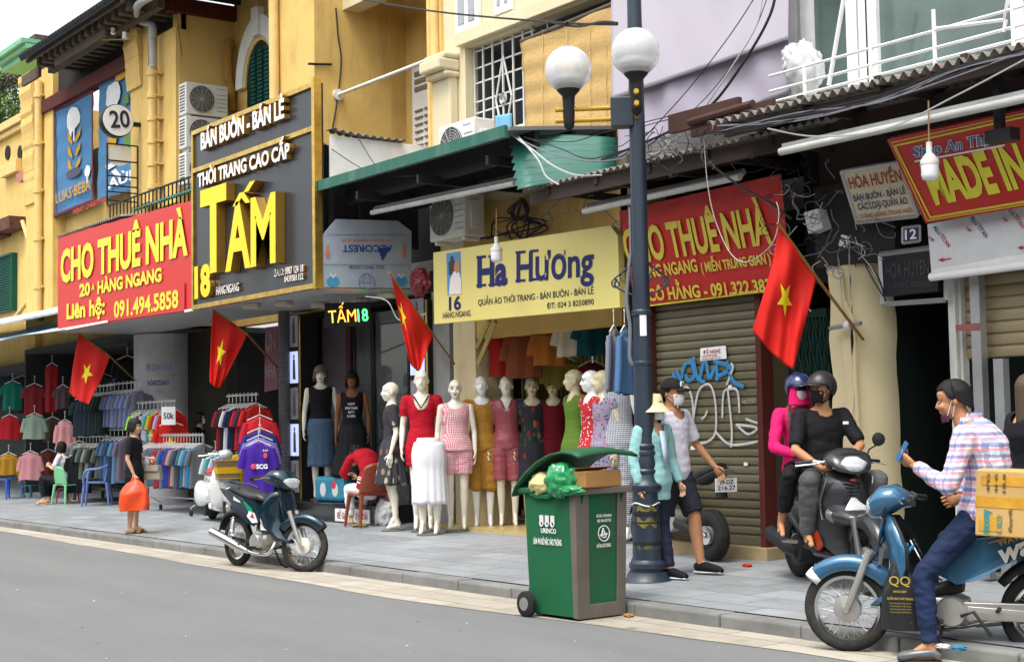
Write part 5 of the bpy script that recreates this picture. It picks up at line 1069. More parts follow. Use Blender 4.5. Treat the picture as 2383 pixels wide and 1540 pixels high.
    b = B(); loft(b, [((-.76, 0, .82), .075, .035, 0), ((-.83, 0, .81), .06, .03, 0), ((-.85, 0, .80), .03, .015, 0)], 12); b.obj('tail_light', M_lensr, t, smooth=60, local=True)
    b = B(); b.tube([(-.42, -.12, .86), (-.6, -.13, .9), (-.8, -.09, .91), (-.84, 0, .91), (-.8, .09, .91), (-.6, .13, .9), (-.42, .12, .86)], .011, 8); b.obj('grab_rail', M_alu if not decals else body, t, smooth=50, local=True)
    b = B(); fender(b, (rx, 0, wr), wr+.05, .07, math.radians(35), math.radians(165), 12, 0, .07, .04); b.obj('rear_fender', M_plas, t, smooth=60, local=True, solid=.005)
    # engine, exhaust, swingarm
    b = B(); b.tube([(-.08, 0, .30), (.12, 0, .34), (.2, 0, .36)], [(.085, .085), (.075, .07), (.06, .06)], 14, side=(0, 1, 0)); b.tube([(-.14, 0, .28), (.0, 0, .30)], [(.1, .095), (.1, .1)], 14, side=(0, 1, 0))
    b.lathe([(.02, -.15), (.085, -.145), (.095, -.12), (.095, .12), (.085, .145), (.02, .15)], (-.06, 0, .29), (0, 1, 0), 24)
    for k in range(5): b.lathe([(.075, 0), (.085, .004), (.075, .008)], (.1+k*.022, 0, .335+k*.004), (1, 0, .1), 14)
    b.obj('engine', M_alu, t, smooth=40, local=True)
    b = B(); b.tube(smoothpath([(.2, -.03, .3), (.16, -.09, .18), (-.05, -.13, .17), (-.2, -.15, .2)]), .02, 8); b.tube([(-.16, -.15, .19), (-.3, -.155, .22), (-.62, -.16, .3), (-.9, -.165, .365)], [.028, .043, .05, .05], 14); b.tube([(-.9, -.165, .365), (-.93, -.165, .372)], [.04, .03], 14); b.obj('exhaust', M_chr, t, smooth=50, local=True)
    b = B(); b.tube([(-.15, .085, .29), (rx, .085, wr)], [(.02, .055), (.02, .04)], 10, side=(0, 1, 0)); b.box((-.6, .07, .24), (-.12, .1, .35)); b.obj('chain_case', M_alu, t, local=True, bevel=.015)
    b = B(); b.tube([(-.2, -.085, .29), (rx, -.085, wr)], .02, 8); b.obj('swing_arm', M_plas, t, smooth=50, local=True)
    for sg in (-1, 1):
        sh = B(); sh.tube([(rx, sg*.1, wr+.01), (rx+.06, sg*.105, .55)], .012, 8); 
        pts = [V((rx+.012, sg*.1, wr+.07)).lerp(V((rx+.055, sg*.105, .53)), i/70)+V((.026*math.cos(i*.8), .026*math.sin(i*.8), 0)) for i in range(71)]
        sh.tube(pts, .0055, 5); sh.obj('shock_absorber', M_chr, t, smooth=50, local=True)
        b = B(); b.tube([(-.0, sg*.08, .22), (-.0, sg*.25, .235)], .012, 8); b.tube([(0, sg*.16, .235), (0, sg*.255, .238)], .019, 8); b.tube([(-.33, sg*.1, .3), (-.36, sg*.23, .33)], .013, 8); b.obj('foot_peg', M_plas, t, smooth=50, local=True)
    b = B(); b.tube([(.0, .09, .2), (.03, .15, .05), (.05, .22, .01)], .011, 6); b.tube([(-.12, .15, .27), (-.2, .17, .3), (-.3, .175, .16)], .011, 6); b.obj('side_stand', M_plas, t, smooth=50, local=True)
    b = B(); b.tube([(.05, .14, .22), (.13, .17, .2), (.18, .19, .22)], .008, 6); b.obj('gear_pedal', M_alu, t, smooth=50, local=True)
    return t
def paint(name, c, coat=.7, rough=.25, dirt=.15): return mt(name, c, rough, .25, vs=2, var=.05, bump=0, coat=coat, dirt=dirt, dirtc=(.25, .23, .2))
M_tealp = paint('dark_teal_paint', H('0d3a50', .5)); M_bluep = paint('sky_blue_paint', H('4788b6', .52)); M_blkp = paint('satin_black_paint', (.034, .036, .04), .3, .3); M_wp = paint('white_scooter_paint', (.72, .73, .72), .6, .25, .1)
dec = [([(-.3, .72), (-.2, .62), (-.1, .6), (-.12, .64), (-.24, .71)], mt('decal_green', H('149a70', .7), .3)), ([(-.08, .6), (-.02, .5), (-.12, .49), (-.22, .56), (-.18, .62)], mt('decal_white', (.7, .72, .7), .3)), ([(-.12, .6), (-.08, .54), (-.16, .55)], mt('decal_red', H('cf3540', .7), .3)), ([(-.5, .77), (-.36, .72), (-.34, .7), (-.5, .73)], mt('decal_white', (0, 0, 0)))]
rT, fT = PZ(568, 1311, 0), PZ(712, 1327, 0); dT = (fT-rT).normalized(); rT = fT-dT*1.215
off = V((.15, -.17, 0)); rT += off; fT += off
teal = underbone('motorbike', 'dark teal motorbike with green and red decals parked at the kerb', rT, fT, M_tealp, steer=math.radians(27), lean=math.radians(-2), decals=dec, hubm=mt('white_hub', (.6, .58, .52), .5, dirt=.6))
b = B(); b.ell((.08, -.0, .53), (.14, .13, .12), n=18, m=10); b.box((.0, -.1, .42), (.14, .1, .5)); 
hm = thing('helmet', 'white half helmet hung under the saddle of the dark teal motorbike', 'helmet', mat=MW[teal.name].copy()); b.obj('shell', mt('white_helmet', (.75, .75, .73), .3, coat=.4), hm, smooth=60, local=True)
b = B(); b.tube([(.0, -.13, .5), (.02, -.16, .42), (.1, -.14, .41)], .006, 5); b.obj('strap', M_black, hm, local=True)
# sky blue motorbike in the foreground
fB = PZ(1976, 1514, 0); view = (fB-CAM).to_2d().normalized(); hd_ = V((-view.y, view.x, 0)); hd_ = hd_ if hd_.dot(R0) < 0 else -hd_
hd_ = Matrix.Rotation(math.radians(-13), 3, 'Z') @ hd_
rB = fB-hd_*1.215
decb = [([(-.82, .845), (-.5, .775), (-.3, .715), (-.3, .72), (-.5, .79), (-.8, .85)], mt('decal_orange', H('e0a030', .75), .35))]
blue = underbone('motorbike', 'sky blue motorbike facing left in the foreground under the man in the plaid shirt', rB, fB, M_bluep, steer=math.radians(4), decals=decb, wr=.277, white_tip=True)
Mb = MW[blue.name]
def btext(body, p0, p1, cap, mat, par=None, **k):
    text(body, p0, p1, cap, (-.25, 0, 1), mat, par, local=True, **k)
spn = [o for o in blue.children if o.name.startswith('side_panel')]
text('wave', (-.38, .149, .60), (-.72, .146, .735), .11, (.35, 0, 1), M_lw, spn[1], local=True, bold=.03, shear=.3); text('WAVE α', (-.36, .15, .70), (-.56, .148, .765), .04, (.3, 0, 1), mt('decal_orange', (0, 0, 0)), spn[1], local=True, bold=.02)
# black shopping bag hanging from the blue bike
bag = thing('shopping_bag', 'black plastic shopping bag with gold QQ print hanging from the blue motorbike', 'bag', mat=Mb.copy())
b = B(); rr_ = random.Random(4)
def bagf(u, v):
    a = 6.2832*u; z = .63-.46*v; w_ = .02+.11*min(1, v*1.9)**.8*(1-.12*max(0, v-.8)*5); rp = 1+.06*math.sin(a*5+v*7)+.05*math.sin(a*9)
    return V((.23+w_*1.0*math.cos(a)*rp, .15+w_*.45*math.sin(a)*rp, z))
b.grid(40, 20, bagf, True); b.add([bagf(i/40, 1) for i in range(40)], [list(range(40))]); b.obj('bag', mt('black_polythene', (.018, .018, .02), .32, bump=.6, bs=14), bag, smooth=60, local=True)
b = B(); b.tube([(.23, .13, .62), (.2, .09, .7), (.2, .06, .68)], [.018, .012, .01], 6); b.tube([(.24, .12, .6), (.16, .1, .69), (.2, .06, .67)], [.016, .012, .01], 6); b.obj('handle', mt('turquoise_tape', H('2aa0c4', .7), .4), bag, local=True)
gold = mt('gold_print', H('cbb04a', .75), .4); Mg = .218
text('QQ', (.295, Mg, .455), (.165, Mg, .455), .055, (0, 0, 1), gold, bag, local=True, bold=.005); text('SINCE 2009', (.27, Mg+.002, .41), (.19, Mg+.002, .41), .012, (0, 0, 1), gold, bag, local=True); text('QUẦN ÁO THỜI TRANG', (.31, Mg+.002, .365), (.15, Mg+.002, .365), .014, (0, 0, 1), gold, bag, local=True)
for k in range(4): text('Đường Hàng Ngang Hà Nội Việt Nam', (.295, Mg, .34-.018*k), (.165, Mg, .34-.018*k), .007, (0, 0, 1), gold, bag, local=True, bold=0)
# ---- scooters
def scooter(name, lab, rear, front, body, L, wr, seatm, kind, steer=0.0):
    rear, front = V(rear), V(front); d = front-rear; rz = math.atan2(d.y, d.x); mid = rear+d.normalized()*L/2
    t = thing(name, lab, 'scooter', mat=Matrix.Translation(mid) @ Matrix.Rotation(rz, 4, 'Z') @ Matrix.Rotation(-math.atan2(d.z, V((d.x, d.y)).length), 4, 'Y')); fx, rx = L/2, -L/2
    tw = .1 if kind == 'retro' else .085
    wheel(t, (fx, 0, wr), wr, tw, .2, steer=steer, cast=5); wheel(t, (rx, 0, wr), wr, tw*1.15, .2, cast=5)
    if kind == 'retro':
        b = B(); loft(b, [((fx+.2, 0, wr+.06), .03, .05, 0), ((fx+.12, 0, wr+.14), .085, .1, 0), ((fx, 0, wr+.17), .1, .12, 0), ((fx-.14, 0, wr+.15), .09, .1, 0), ((fx-.2, 0, wr+.05), .05, .06, 0)], 14); b.obj('front_fender', body, t, smooth=60, local=True)
        sec = [(.30, .2), (.335, .3), (.36, .45), (.345, .6), (.31, .75), (.28, .86)]; wf = [(.2, .04), (.22, .08), (.225, .1), (.215, .1), (.17, .08), (.1, .05)]
        b = B(); shell(b, sec, wf, 10); b.obj('leg_shield', body, t, smooth=60, local=True, solid=.03)
        b = B(); loft(b, [((.33, 0, .3), .05, .05, 0), ((.38, 0, .5), .05, .05, 0), ((.34, 0, .72), .045, .05, 0), ((.29, 0, .9), .05, .05, 0)], 10); b.obj('horn_cover', body, t, smooth=60, local=True)
        for sg in (-1, 1):
            b = B(); loft(b, [((-.1, sg*.17, .34), .04, .06, 0), ((-.25, sg*.2, .38), .09, .16, 0), ((-.45, sg*.2, .4), .11, .2, 0), ((-.65, sg*.17, .42), .09, .17, 0), ((-.8, sg*.12, .42), .04, .08, 0)], 16, sup=2.2); b.obj('side_cowl', body, t, smooth=60, local=True)
        b = B(); loft(b, [((.3, 0, .2), .19, .04, 0), ((.0, 0, .2), .19, .04, 0), ((-.12, 0, .24), .17, .08, 0), ((-.3, 0, .4), .14, .17, 0), ((-.6, 0, .44), .14, .17, 0), ((-.84, 0, .42), .08, .1, 0)], 14); b.obj('body', body, t, smooth=60, local=True)
        b = B(); loft(b, [((.0, 0, .71), .08, .03, 0), ((-.08, 0, .73), .13, .05, 0), ((-.28, 0, .72), .15, .06, 0), ((-.5, 0, .72), .14, .06, 0), ((-.62, 0, .71), .09, .04, 0)], 14); b.obj('seat', seatm, t, smooth=60, local=True)
        b = B(); loft(b, [((-.05, 0, .66), .1, .04, 0), ((-.3, 0, .63), .13, .06, 0), ((-.55, 0, .64), .12, .05, 0)], 12); b.obj('seat_base', body, t, smooth=60, local=True)
        b = B(); loft(b, [((.18, 0, .98), .07, .05, 0), ((.27, 0, .99), .1, .07, 0), ((.34, 0, .97), .085, .075, 0)], 14); b.obj('handlebar_cowl', body, t, smooth=60, local=True)
        B().lathe([(.085, 0), (.08, .03), (.03, .05)], (.34, 0, .97), (1, 0, -.15), 22).obj('headlight', M_lens, t, smooth=60, local=True)
        b = B(); loft(b, [((-.82, 0, .5), .06, .045, 0), ((-.87, 0, .49), .04, .03, 0)], 10); b.obj('tail_light', M_lensr, t, smooth=60, local=True)
        b = B(); b.lathe([(.05, -.12), (.13, -.1), (.14, .08), (.05, .12)], (-.35, -.08, .2), (0, 1, 0), 18); b.tube([(-.4, -.16, .18), (-.7, -.17, .22)], [.05, .07], 12); b.obj('engine', M_plas, t, smooth=50, local=True)
        hz = .99
    else:
        b = B(); fender(b, (fx, 0, wr), wr+.035, .07, math.radians(5), math.radians(160), 14, steer, 0, .09); b.obj('front_fender', body, t, smooth=60, local=True, solid=.01)
        for sg in (-1, 1):
            b = B(); b.tube([(fx, sg*.075, wr), (fx-.06, sg*.075, wr+.18), (fx-.1, sg*.07, wr+.3)], [.026, .026, .03], 10); b.obj('fork_leg', mt('dark_fork', (.13, .13, .13), .4, .6), t, smooth=50, local=True)
        sec = [(.38, .27), (.36, .35), (.345, .5), (.37, .62), (.41, .74), (.40, .84), (.33, .93)]; wf = [(.12, .04), (.18, .1), (.215, .15), (.225, .17), (.215, .19), (.185, .17), (.12, .1)]
        b = B(); shell(b, sec, wf, 14); b.obj('leg_shield', body, t, smooth=60, local=True, solid=.03)
        b = B()
        for k in range(8): b.grid(6, 1, lambda u, v: V((.424-.05*abs(2*u-1)**2-(.006*k if k > 3 else 0), .085*(2*u-1)*(1-.03*k), .835-.028*k-.012*(1-abs(2*u-1))+.014*v)))
        b.obj('grille', mt('grille_black', (.004, .004, .005), .3, bump=0), t, local=True, solid=.012)
        b = B(); b.ell((.425, 0, .87), (.012, .028, .014)); b.obj('badge', M_lensr, t, smooth=50, local=True)
        b = B(); loft(b, [((.34, 0, .6), .19, .1, 0), ((.44, 0, .585), .17, .08, 0), ((.55, 0, .57), .12, .05, 0), ((.62, 0, .555), .05, .02, 0)], 14); b.obj('beak', body, t, smooth=60, local=True)
        b = B(); loft(b, [((.42, 0, .69), .03, .05, 0), ((.475, 0, .645), .1, .03, 0), ((.5, 0, .62), .05, .015, 0)], 12); b.obj('lower_lamp', M_lens, t, smooth=60, local=True)
        for sg in (-1, 1):
            b = B(); loft(b, [((.33, sg*.17, .6), .03, .045, 0), ((.39, sg*.15, .58), .035, .05, 0), ((.43, sg*.1, .56), .02, .02, 0)], 10); b.obj('indicator', mt('smoked_lens', (.16, .15, .14), .1, .3, coat=.5, bump=0), t, smooth=60, local=True)
            b = B(); b.tube([(.35, sg*.2, .9), (.27, sg*.225, .7), (.31, sg*.21, .56)], [(.01, .02)]*3, 6); b.obj('chrome_strip', M_chr, t, smooth=60, local=True)
        b = B(); loft(b, [((.24, 0, .82), .12, .08, 0), ((.25, 0, .6), .16, .07, 0), ((.22, 0, .32), .15, .05, 0)], 12); b.obj('inner_cover', M_plas, t, smooth=60, local=True)
        b = B(); loft(b, [((.3, 0, .27), .15, .04, 0), ((.0, 0, .27), .17, .05, 0), ((-.12, 0, .36), .17, .1, 0), ((-.3, 0, .5), .18, .17, 0), ((-.6, 0, .6), .16, .14, 0), ((-.85, 0, .68), .08, .06, 0)], 14); b.obj('body', body, t, smooth=60, local=True)
        b = B(); loft(b, [((.0, 0, .74), .08, .04, .1), ((-.08, 0, .775), .14, .05, 0), ((-.35, 0, .78), .15, .055, 0), ((-.45, 0, .81), .14, .05, 0), ((-.8, 0, .84), .1, .04, 0)], 14); b.obj('seat', seatm, t, smooth=60, local=True)
        b = B(); loft(b, [((.14, 0, 1.0), .09, .04, 0), ((.24, 0, 1.03), .17, .08, 0), ((.36, 0, 1.02), .19, .085, 0), ((.44, 0, .97), .15, .05, 0), ((.47, 0, .94), .08, .02, 0)], 16); b.obj('handlebar_cowl', body, t, smooth=60, local=True)
        b = B(); loft(b, [((.40, 0, 1.03), .075, .03, -.6), ((.445, 0, .995), .115, .035, -.6), ((.482, 0, .952), .06, .018, -.6)], 14); b.obj('headlight', M_lens, t, smooth=60, local=True)
        b = B(); loft(b, [((.2, 0, 1.1), .06, .012, .3), ((.3, 0, 1.1), .1, .02, .1), ((.39, 0, 1.06), .1, .015, -.4)], 12); b.obj('visor', M_plas, t, smooth=60, local=True)
        b = B(); loft(b, [((-.82, 0, .72), .07, .05, 0), ((-.9, 0, .7), .04, .03, 0)], 10); b.obj('tail_light', M_lensr, t, smooth=60, local=True)
        b = B(); b.lathe([(.05, -.14), (.12, -.12), (.13, .1), (.05, .14)], (-.35, -.05, .27), (0, 1, 0), 18); b.tube([(-.3, -.17, .24), (-.5, -.18, .28), (-.85, -.19, .37)], [.04, .065, .06], 12); b.obj('engine', M_plas, t, smooth=50, local=True)
        b = B(); b.tube([(-.02, .17, .3), (.0, .3, .31)], .02, 8); b.tube([(-.3, -.17, .33), (-.32, -.3, .35)], .018, 8); b.tube([(-.3, .17, .33), (-.32, .3, .35)], .018, 8); b.obj('foot_peg', M_alu, t, smooth=50, local=True)
        b = B(); fender(b, (rx, 0, wr), wr+.06, .08, math.radians(60), math.radians(185), 10, 0, .06, .03); b.obj('rear_fender', M_plas, t, smooth=60, local=True, solid=.006)
        hz = 1.0
    for sg in (-1, 1):
        b = B(); b.tube([(.24, sg*.1, hz), (.2, sg*.22, hz+.01), (.15, sg*.3, hz)], .013, 8); b.obj('handlebar', M_chr, t, smooth=50, local=True)
        b = B(); b.tube([(.19, sg*.23, hz+.008), (.135, sg*.36, hz-.005)], .02, 10); b.obj('grip', M_plas, t, smooth=50, local=True)
        b = B(); b.tube([(.25, sg*.2, hz), (.24, sg*.28, hz-.01), (.205, sg*.38, hz-.02)], .008, 6); b.ell((.205, sg*.38, hz-.02), .011); b.obj('brake_lever', M_chr, t, smooth=50, local=True)
    if kind != 'retro':
        b = B(); b.tube([(.24, .2, 1.02), (.22, .24, 1.1), (.25, .3, 1.14)], .007, 6); b.lathe([(.055, 0), (.05, .02), (.01, .035)], (.245, .31, 1.18), (1, 0, 0), 18); b.obj('mirror', M_plas, t, smooth=50, local=True)
        B().lathe([(.05, 0), (.05, .004)], (.238, .31, 1.18), (-1, 0, 0), 18).obj('mirror_glass', M_chr, t, local=True)
    return t
vr, vf = G(494, 1207), G(540, 1207); vd = V((.978, -.208, 0))
vesp = scooter('scooter', 'white retro scooter with a red saddle parked before the football shirts', vr, vr+vd*1.2, M_wp, 1.2, .235, mt('red_leather', H('c92f38', .7), .35, coat=.2), 'retro', .15)
# woven basket on its front
bk = thing('basket', 'brown woven basket with a yellow band fixed before the white scooter headlight', 'basket', mat=MW[vesp.name].copy())
def wicker():
    s = N('wicker'); v = s.co(); ch = s.n('TexChecker'); ch.inputs['Scale'].default_value = 62; s.l(v, ch.inputs[0]); ch.inputs[1].default_value = (.36, .24, .1, 1); ch.inputs[2].default_value = (.06, .04, .02, 1); s.base(ch.outputs[0]); s.bump(ch.outputs['Fac'], .6, .01); s.set(Roughness=.7); return s.m
def bask(b, z0, z1, k0, k1):
    P = lambda k, z: [V((.42+.13*k*x, .19*k*y, z)) for x, y in ((-1, -1), (1, -1), (1, 1), (-1, 1))]
    a, c = P(k0, z0), P(k1, z1); b.add(a+c, [[i, (i+1) % 4, (i+1) % 4+4, i+4] for i in range(4)]); return a
b = B(); a = bask(b, .64, .72, .78, .85); b.add(a, [[3, 2, 1, 0]]); bask(b, .8, .9, .93, 1.02); b.obj('weave', wicker(), bk, local=True, solid=.012)
b = B(); bask(b, .715, .805, .86, .945); b.obj('yellow_band', mt('yellow_strap', H('e5b91c', .8), .5), bk, local=True, solid=.016)
b = B(); 
for z, k in ((.64, .79), (.9, 1.03)): q = [V((.42+.13*k*x, .19*k*y, z)) for x, y in ((-1, -1), (1, -1), (1, 1), (-1, 1), (-1, -1))]; b.tube(q, .01, 6)
b.obj('rim', mt('cane_rim', H('b5985a', .7), .6), bk, local=True)
sr = G(1862, 1341); sd_ = V((.913, -.41, 0)).normalized(); sf = sr+sd_*1.34; sf.z = gz(sf.y)
scoot = scooter('scooter', 'matte black scooter facing the road carrying two helmeted riders', sr, sf, M_blkp, 1.34, .285, M_seat, 'modern', 0)
ob = thing('carrier_bag', 'small orange carrier bag on the footboard of the black scooter', 'bag', mat=MW[scoot.name].copy())
b = B(); b.grid(24, 12, lambda u, v: V((.1+(.09*max(0, math.sin(3.1415*v))**.6+.01)*math.cos(6.2832*u)*(1+.1*math.sin(19*u)), -.16+(.07*max(0, math.sin(3.1415*v))**.6+.008)*math.sin(6.2832*u), .3+.3*v)), True); b.obj('bag', mt('orange_polythene', H('f0501e', .8), .3, bump=.5, bs=16), ob, smooth=60, local=True)
# small naked motorcycle by the shutter
mr, mf = G(1658, 1305), G(1470, 1279); dm = (mf-mr); dm.z = 0; dm.normalize(); mf = mr+dm*1.2; mf.z = gz(mf.y); rzm = math.atan2(dm.y, dm.x)
msx = thing('motorbike', 'small black sport motorbike with a fat rear tyre parked before the roller shutter', 'motorbike', mat=Matrix.Translation((mr+mf)/2) @ Matrix.Rotation(rzm, 4, 'Z'))
wheel(msx, (.6, 0, .245), .245, .12, .15, cast=5); wheel(msx, (-.6, 0, .245), .245, .135, .15, cast=5)
b = B(); loft(b, [((.3, 0, .62), .09, .08, 0), ((.12, 0, .72), .14, .13, 0), ((-.08, 0, .7), .11, .09, 0)], 14); b.obj('fuel_tank', mt('bike_blue', H('2b7fc0', .6), .3, coat=.6, bump=0), msx, smooth=60, local=True)
b = B(); loft(b, [((.0, 0, .72), .09, .04, 0), ((-.25, 0, .75), .12, .05, 0), ((-.55, 0, .84), .11, .045, 0), ((-.78, 0, .9), .07, .03, 0)], 14); b.obj('seat', M_seat, msx, smooth=60, local=True)
b = B(); loft(b, [((-.5, 0, .76), .1, .05, 0), ((-.78, 0, .84), .08, .05, 0), ((-.86, 0, .86), .05, .03, 0)], 12); b.tube([(-.74, 0, .8), (-.78, 0, .6)], [.05, .06], 8); b.obj('tail', M_plas, msx, smooth=60, local=True)
b = B(); b.box((-.885, -.075, .82), (-.86, .075, .875)); b.obj('tail_light', mt('smoked_lens', (0, 0, 0)), msx, local=True, bevel=.01)
pt = B().box((-.86, -.12, .66), (-.85, .12, .79)).obj('number_plate', M_lw, msx, local=True); text('29-DZ', (-.862, .08, .735), (-.862, -.08, .735), .035, (0, 0, 1), M_ink, pt, local=True, lift=.002); text('216.27', (-.862, .1, .68), (-.862, -.1, .68), .038, (0, 0, 1), M_ink, pt, local=True, lift=.002)
b = B(); b.tube([(-.05, .08, .34), (-.6, .085, .245)], [(.03, .05), (.02, .03)], 8, side=(0, 1, 0)); b.tube([(-.05, -.08, .34), (-.6, -.085, .245)], [(.03, .05), (.02, .03)], 8, side=(0, 1, 0)); b.obj('swing_arm', M_plas, msx, smooth=50, local=True)
b = B(); b.lathe([(.03, -.13), (.1, -.11), (.12, .1), (.04, .14)], (.02, 0, .36), (0, 1, 0), 20); b.tube([(.05, 0, .38), (.25, 0, .42)], .08, 12); b.obj('engine', M_alu, msx, smooth=50, local=True)
b = B(); b.lathe([(.09, 0), (.09, .006), (.05, .008)], (-.6, .075, .245), (0, 1, 0), 24); b.lathe([(.025, 0), (.035, .03), (.02, .05)], (-.6, .09, .245), (0, 1, 0), 8); b.obj('sprocket', M_chr, msx, local=True)
for sg in (-1, 1):
    b = B(); b.tube([(.6, sg*.09, .245), (.45, sg*.085, .72)], .025, 10); b.obj('fork_leg', M_steel, msx, smooth=50, local=True); b = B(); b.tube([(.4, sg*.05, .92), (.33, sg*.32, .98)], .014, 8); b.obj('handlebar', M_plas, msx, smooth=50, local=True)
b = B(); fender(b, (.6, 0, .245), .28, .075, math.radians(30), math.radians(160), 10, 0, 0, .03); b.obj('front_fender', M_plas, msx, smooth=60, local=True, solid=.006)
b = B(); loft(b, [((.42, 0, .85), .09, .1, 0), ((.5, 0, .84), .1, .1, 0), ((.55, 0, .82), .06, .06, 0)], 12); b.obj('headlight', M_plas, msx, smooth=60, local=True)
# ================================================================ WHEELIE BIN
bo_ = PZ(1346, 1445, 0); MB_ = Matrix.Translation(V((bo_.x, 7.04, 0))) @ Matrix.Rotation(math.radians(3), 4, 'Z')
bn = thing('wheelie_bin', 'overfilled green wheelie bin with grey mended corner standing at the kerb', 'bin', mat=MB_)
M_bing = mt('bin_green_plastic', H('2a7a50', .58), .5, vs=2, var=.12, dirt=.75, dirtc=(.05, .07, .045), streak=3.5, bs=20, bump=.1); M_bingr = mt('bin_grey_mend', H('857d74', .6), .75, vs=4, var=.2, dirt=.6, dirtc=(.2, .14, .09), streak=4, bump=.3, bs=15)
def bx(k, z):  # section corners: k widens with height
    e = .01 + .03*z; return [V((-.52-e*1.2, -e*.5, z)), V((e*.6, -e*.5, z)), V((e*.6, .48+e*.5, z)), V((-.52-e*1.2, .48+e*.5, z))]
b = B(); zs_ = [.03, .3, .6, .96]; b.add([p for z in zs_ for p in bx(0, z)], [[i*4+j, i*4+(j+1) % 4, (i+1)*4+(j+1) % 4, (i+1)*4+j] for i in range(3) for j in range(4)]+[[3, 2, 1, 0]]); b.obj('body', M_bing, bn, local=True, bevel=.035, solid=.008)
b = B(); b.box((-.6, -.05, .955), (-.075, -.02, 1.0)); b.box((-.6, .5, .955), (.07, .53, 1.0)); b.box((-.62, -.05, .955), (-.585, .53, 1.0)); b.prism([(-.5, -.052, .955), (-.4, -.052, .915), (-.25, -.052, .915), (-.15, -.052, .955)], (0, .02, 0)); b.obj('rim', M_bing, bn, local=True, bevel=.01)
b = B(); b.box((-.12, -.055, .955), (.085, -.02, 1.005)); b.box((.03, -.055, .955), (.085, .53, 1.005)); b.obj('rim', M_bingr, bn, local=True, bevel=.01)
b = B(); e = .01+.03*.96; b.prism([(-.03, -.008, .02), (.012, -.008, .02), (.012+e*.6, -.008-e*.5, .955), (-.03, -.008-e*.5, .955)], (0, .012, 0)); b.prism([(.008, -.008, .02), (.008, .12, .02), (.008+e*.6, .11, .955), (.008+e*.6, -.008-e*.5, .955)], (.012, 0, 0)); b.prism([(.008, .4, .02), (.008, .49, .02), (.008+e*.6, .49+e*.5, .955), (.008+e*.6, .41, .955)], (.012, 0, 0)); b.box((.004, -.0, .015), (.022, .485, .12)); b.obj('corner_mend', M_bingr, bn, local=True, bevel=.004)
for y0 in (.03, .44): B().prism([(.03, y0, .955), (.075, y0, .955), (.035, y0, .87)], (0, .012, 0)).obj('rib', M_bing, bn, local=True)
for yy in (-.075, .5):
    b = B(); b.lathe([(.03, -.03), (.085, -.028), (.1, -.018), (.1, .018), (.085, .028), (.03, .03)], (-.5, yy, .1), (0, 1, 0), 28); w_ = b.obj('wheel', M_tyre, bn, smooth=40, local=True); B().lathe([(.015, -.036), (.05, -.034), (.055, -.02)], (-.5, yy, .1), (0, 1, 0), 20).obj('hub', mt('hub_grey', (.2, .2, .2), .6), w_, smooth=40, local=True)
b = B(); zl = [(-.66, .93), (-.63, 1.0), (-.5, 1.11), (-.35, 1.2), (-.2, 1.255), (-.05, 1.275), (.06, 1.262), (.13, 1.235)]
b.grid(8, len(zl)-1, lambda u, v: V((zl[round(v*(len(zl)-1))][0], -.07+.62*u, zl[round(v*(len(zl)-1))][1]+.03*math.sin(math.pi*u))), True); ld = b.obj('lid', mt('bin_lid_green', H('2f6a4a', .6), .5, vs=2, var=.12, dirt=.4, dirtc=(.16, .18, .13)), bn, smooth=40, local=True, solid=.02)
for y0 in (.05, .4): B().tube([(-.62, y0, .98), (-.68, y0, .97), (-.67, y0, 1.0)], .014, 6).obj('hinge', M_bing, bn, local=True)
fy = lambda z: -.014-.015*z
for body, x0, x1, z, c_ in (('URENCO', -.365, -.185, .655, .036), ('LÀM ƠN BỎ RÁC VÀO THÙNG', -.46, -.125, .565, .045)): text(body, (x0, fy(z), z), (x1, fy(z), z), c_, (0, -.025, 1), M_lw, bn, local=True, bold=.025)
b = B(); zb_ = .72
for k in range(3):
    x0 = -.375+.065*k
    for j in range(4): b.tube([(x0+.012*j, fy(.78)-.004, .79), (x0+.012*j, fy(.74)-.004, .735)], .0045, 4)
    b.tube([(x0-.003+.02*(1-math.cos(t)), fy(.72)-.004, .735-.03*math.sin(t)) for t in [i*math.pi/10 for i in range(11)]], .006, 5)
b.obj('hand_emblem', M_lw, bn, local=True)
fx_ = lambda z: .016+.03*z*.6
for body, y0, y1, z, c_ in (('BỎ RÁC VĂN MINH', .19, .345, .775, .02), ('ĐẸP XINH ĐÔ THỊ', .195, .34, .738, .02), ('ĐƯỜNG DÂY NÓNG', .19, .335, .545, .026)): text(body, (fx_(z)-.006, y0, z), (fx_(z)-.006, y1, z), c_, (.03, 0, 1), M_lw, bn, local=True, bold=.03, lift=.014)
b = B(); b.lathe([(.055, -.002), (.062, 0), (.062, .004), (.055, .004)], (fx_(.65)+.004, .267, .65), (1, 0, .03), 24, False)
for pts in ([(.24, .625), (.26, .69), (.27, .66), (.29, .63)], [(.225, .635), (.30, .645)], [(.25, .62), (.285, .62)]): b.tube([(fx_(.65)+.006, y, z) for y, z in pts], .007, 5)
b.obj('round_emblem', M_lw, bn, local=True)
def crumple(b, c, r, n=20, amp=.18, fr=9, seed=0, m=14):
    c = V(c)
    def fn(u, v):
        d = V((math.sin(math.pi*v)*math.cos(6.28319*u), math.sin(math.pi*v)*math.sin(6.28319*u), -math.cos(math.pi*v))); k = 1+amp*noise.noise(d*fr*.35+V((seed, 0, 0)))+amp*.6*abs(noise.noise(d*fr+V((seed, 3, 0)))); return c+V((d.x*r[0], d.y*r[1], d.z*r[2]))*k
    return b.grid(n*2, m*2, fn)
def rubbish(name, lab, cat, c, r, mat, M=MB_, **k):
    t = thing(name, lab, cat, mat=M.copy()); crumple(B(), c, r, **k).obj('bag', mat, t, smooth=60, local=True); return t
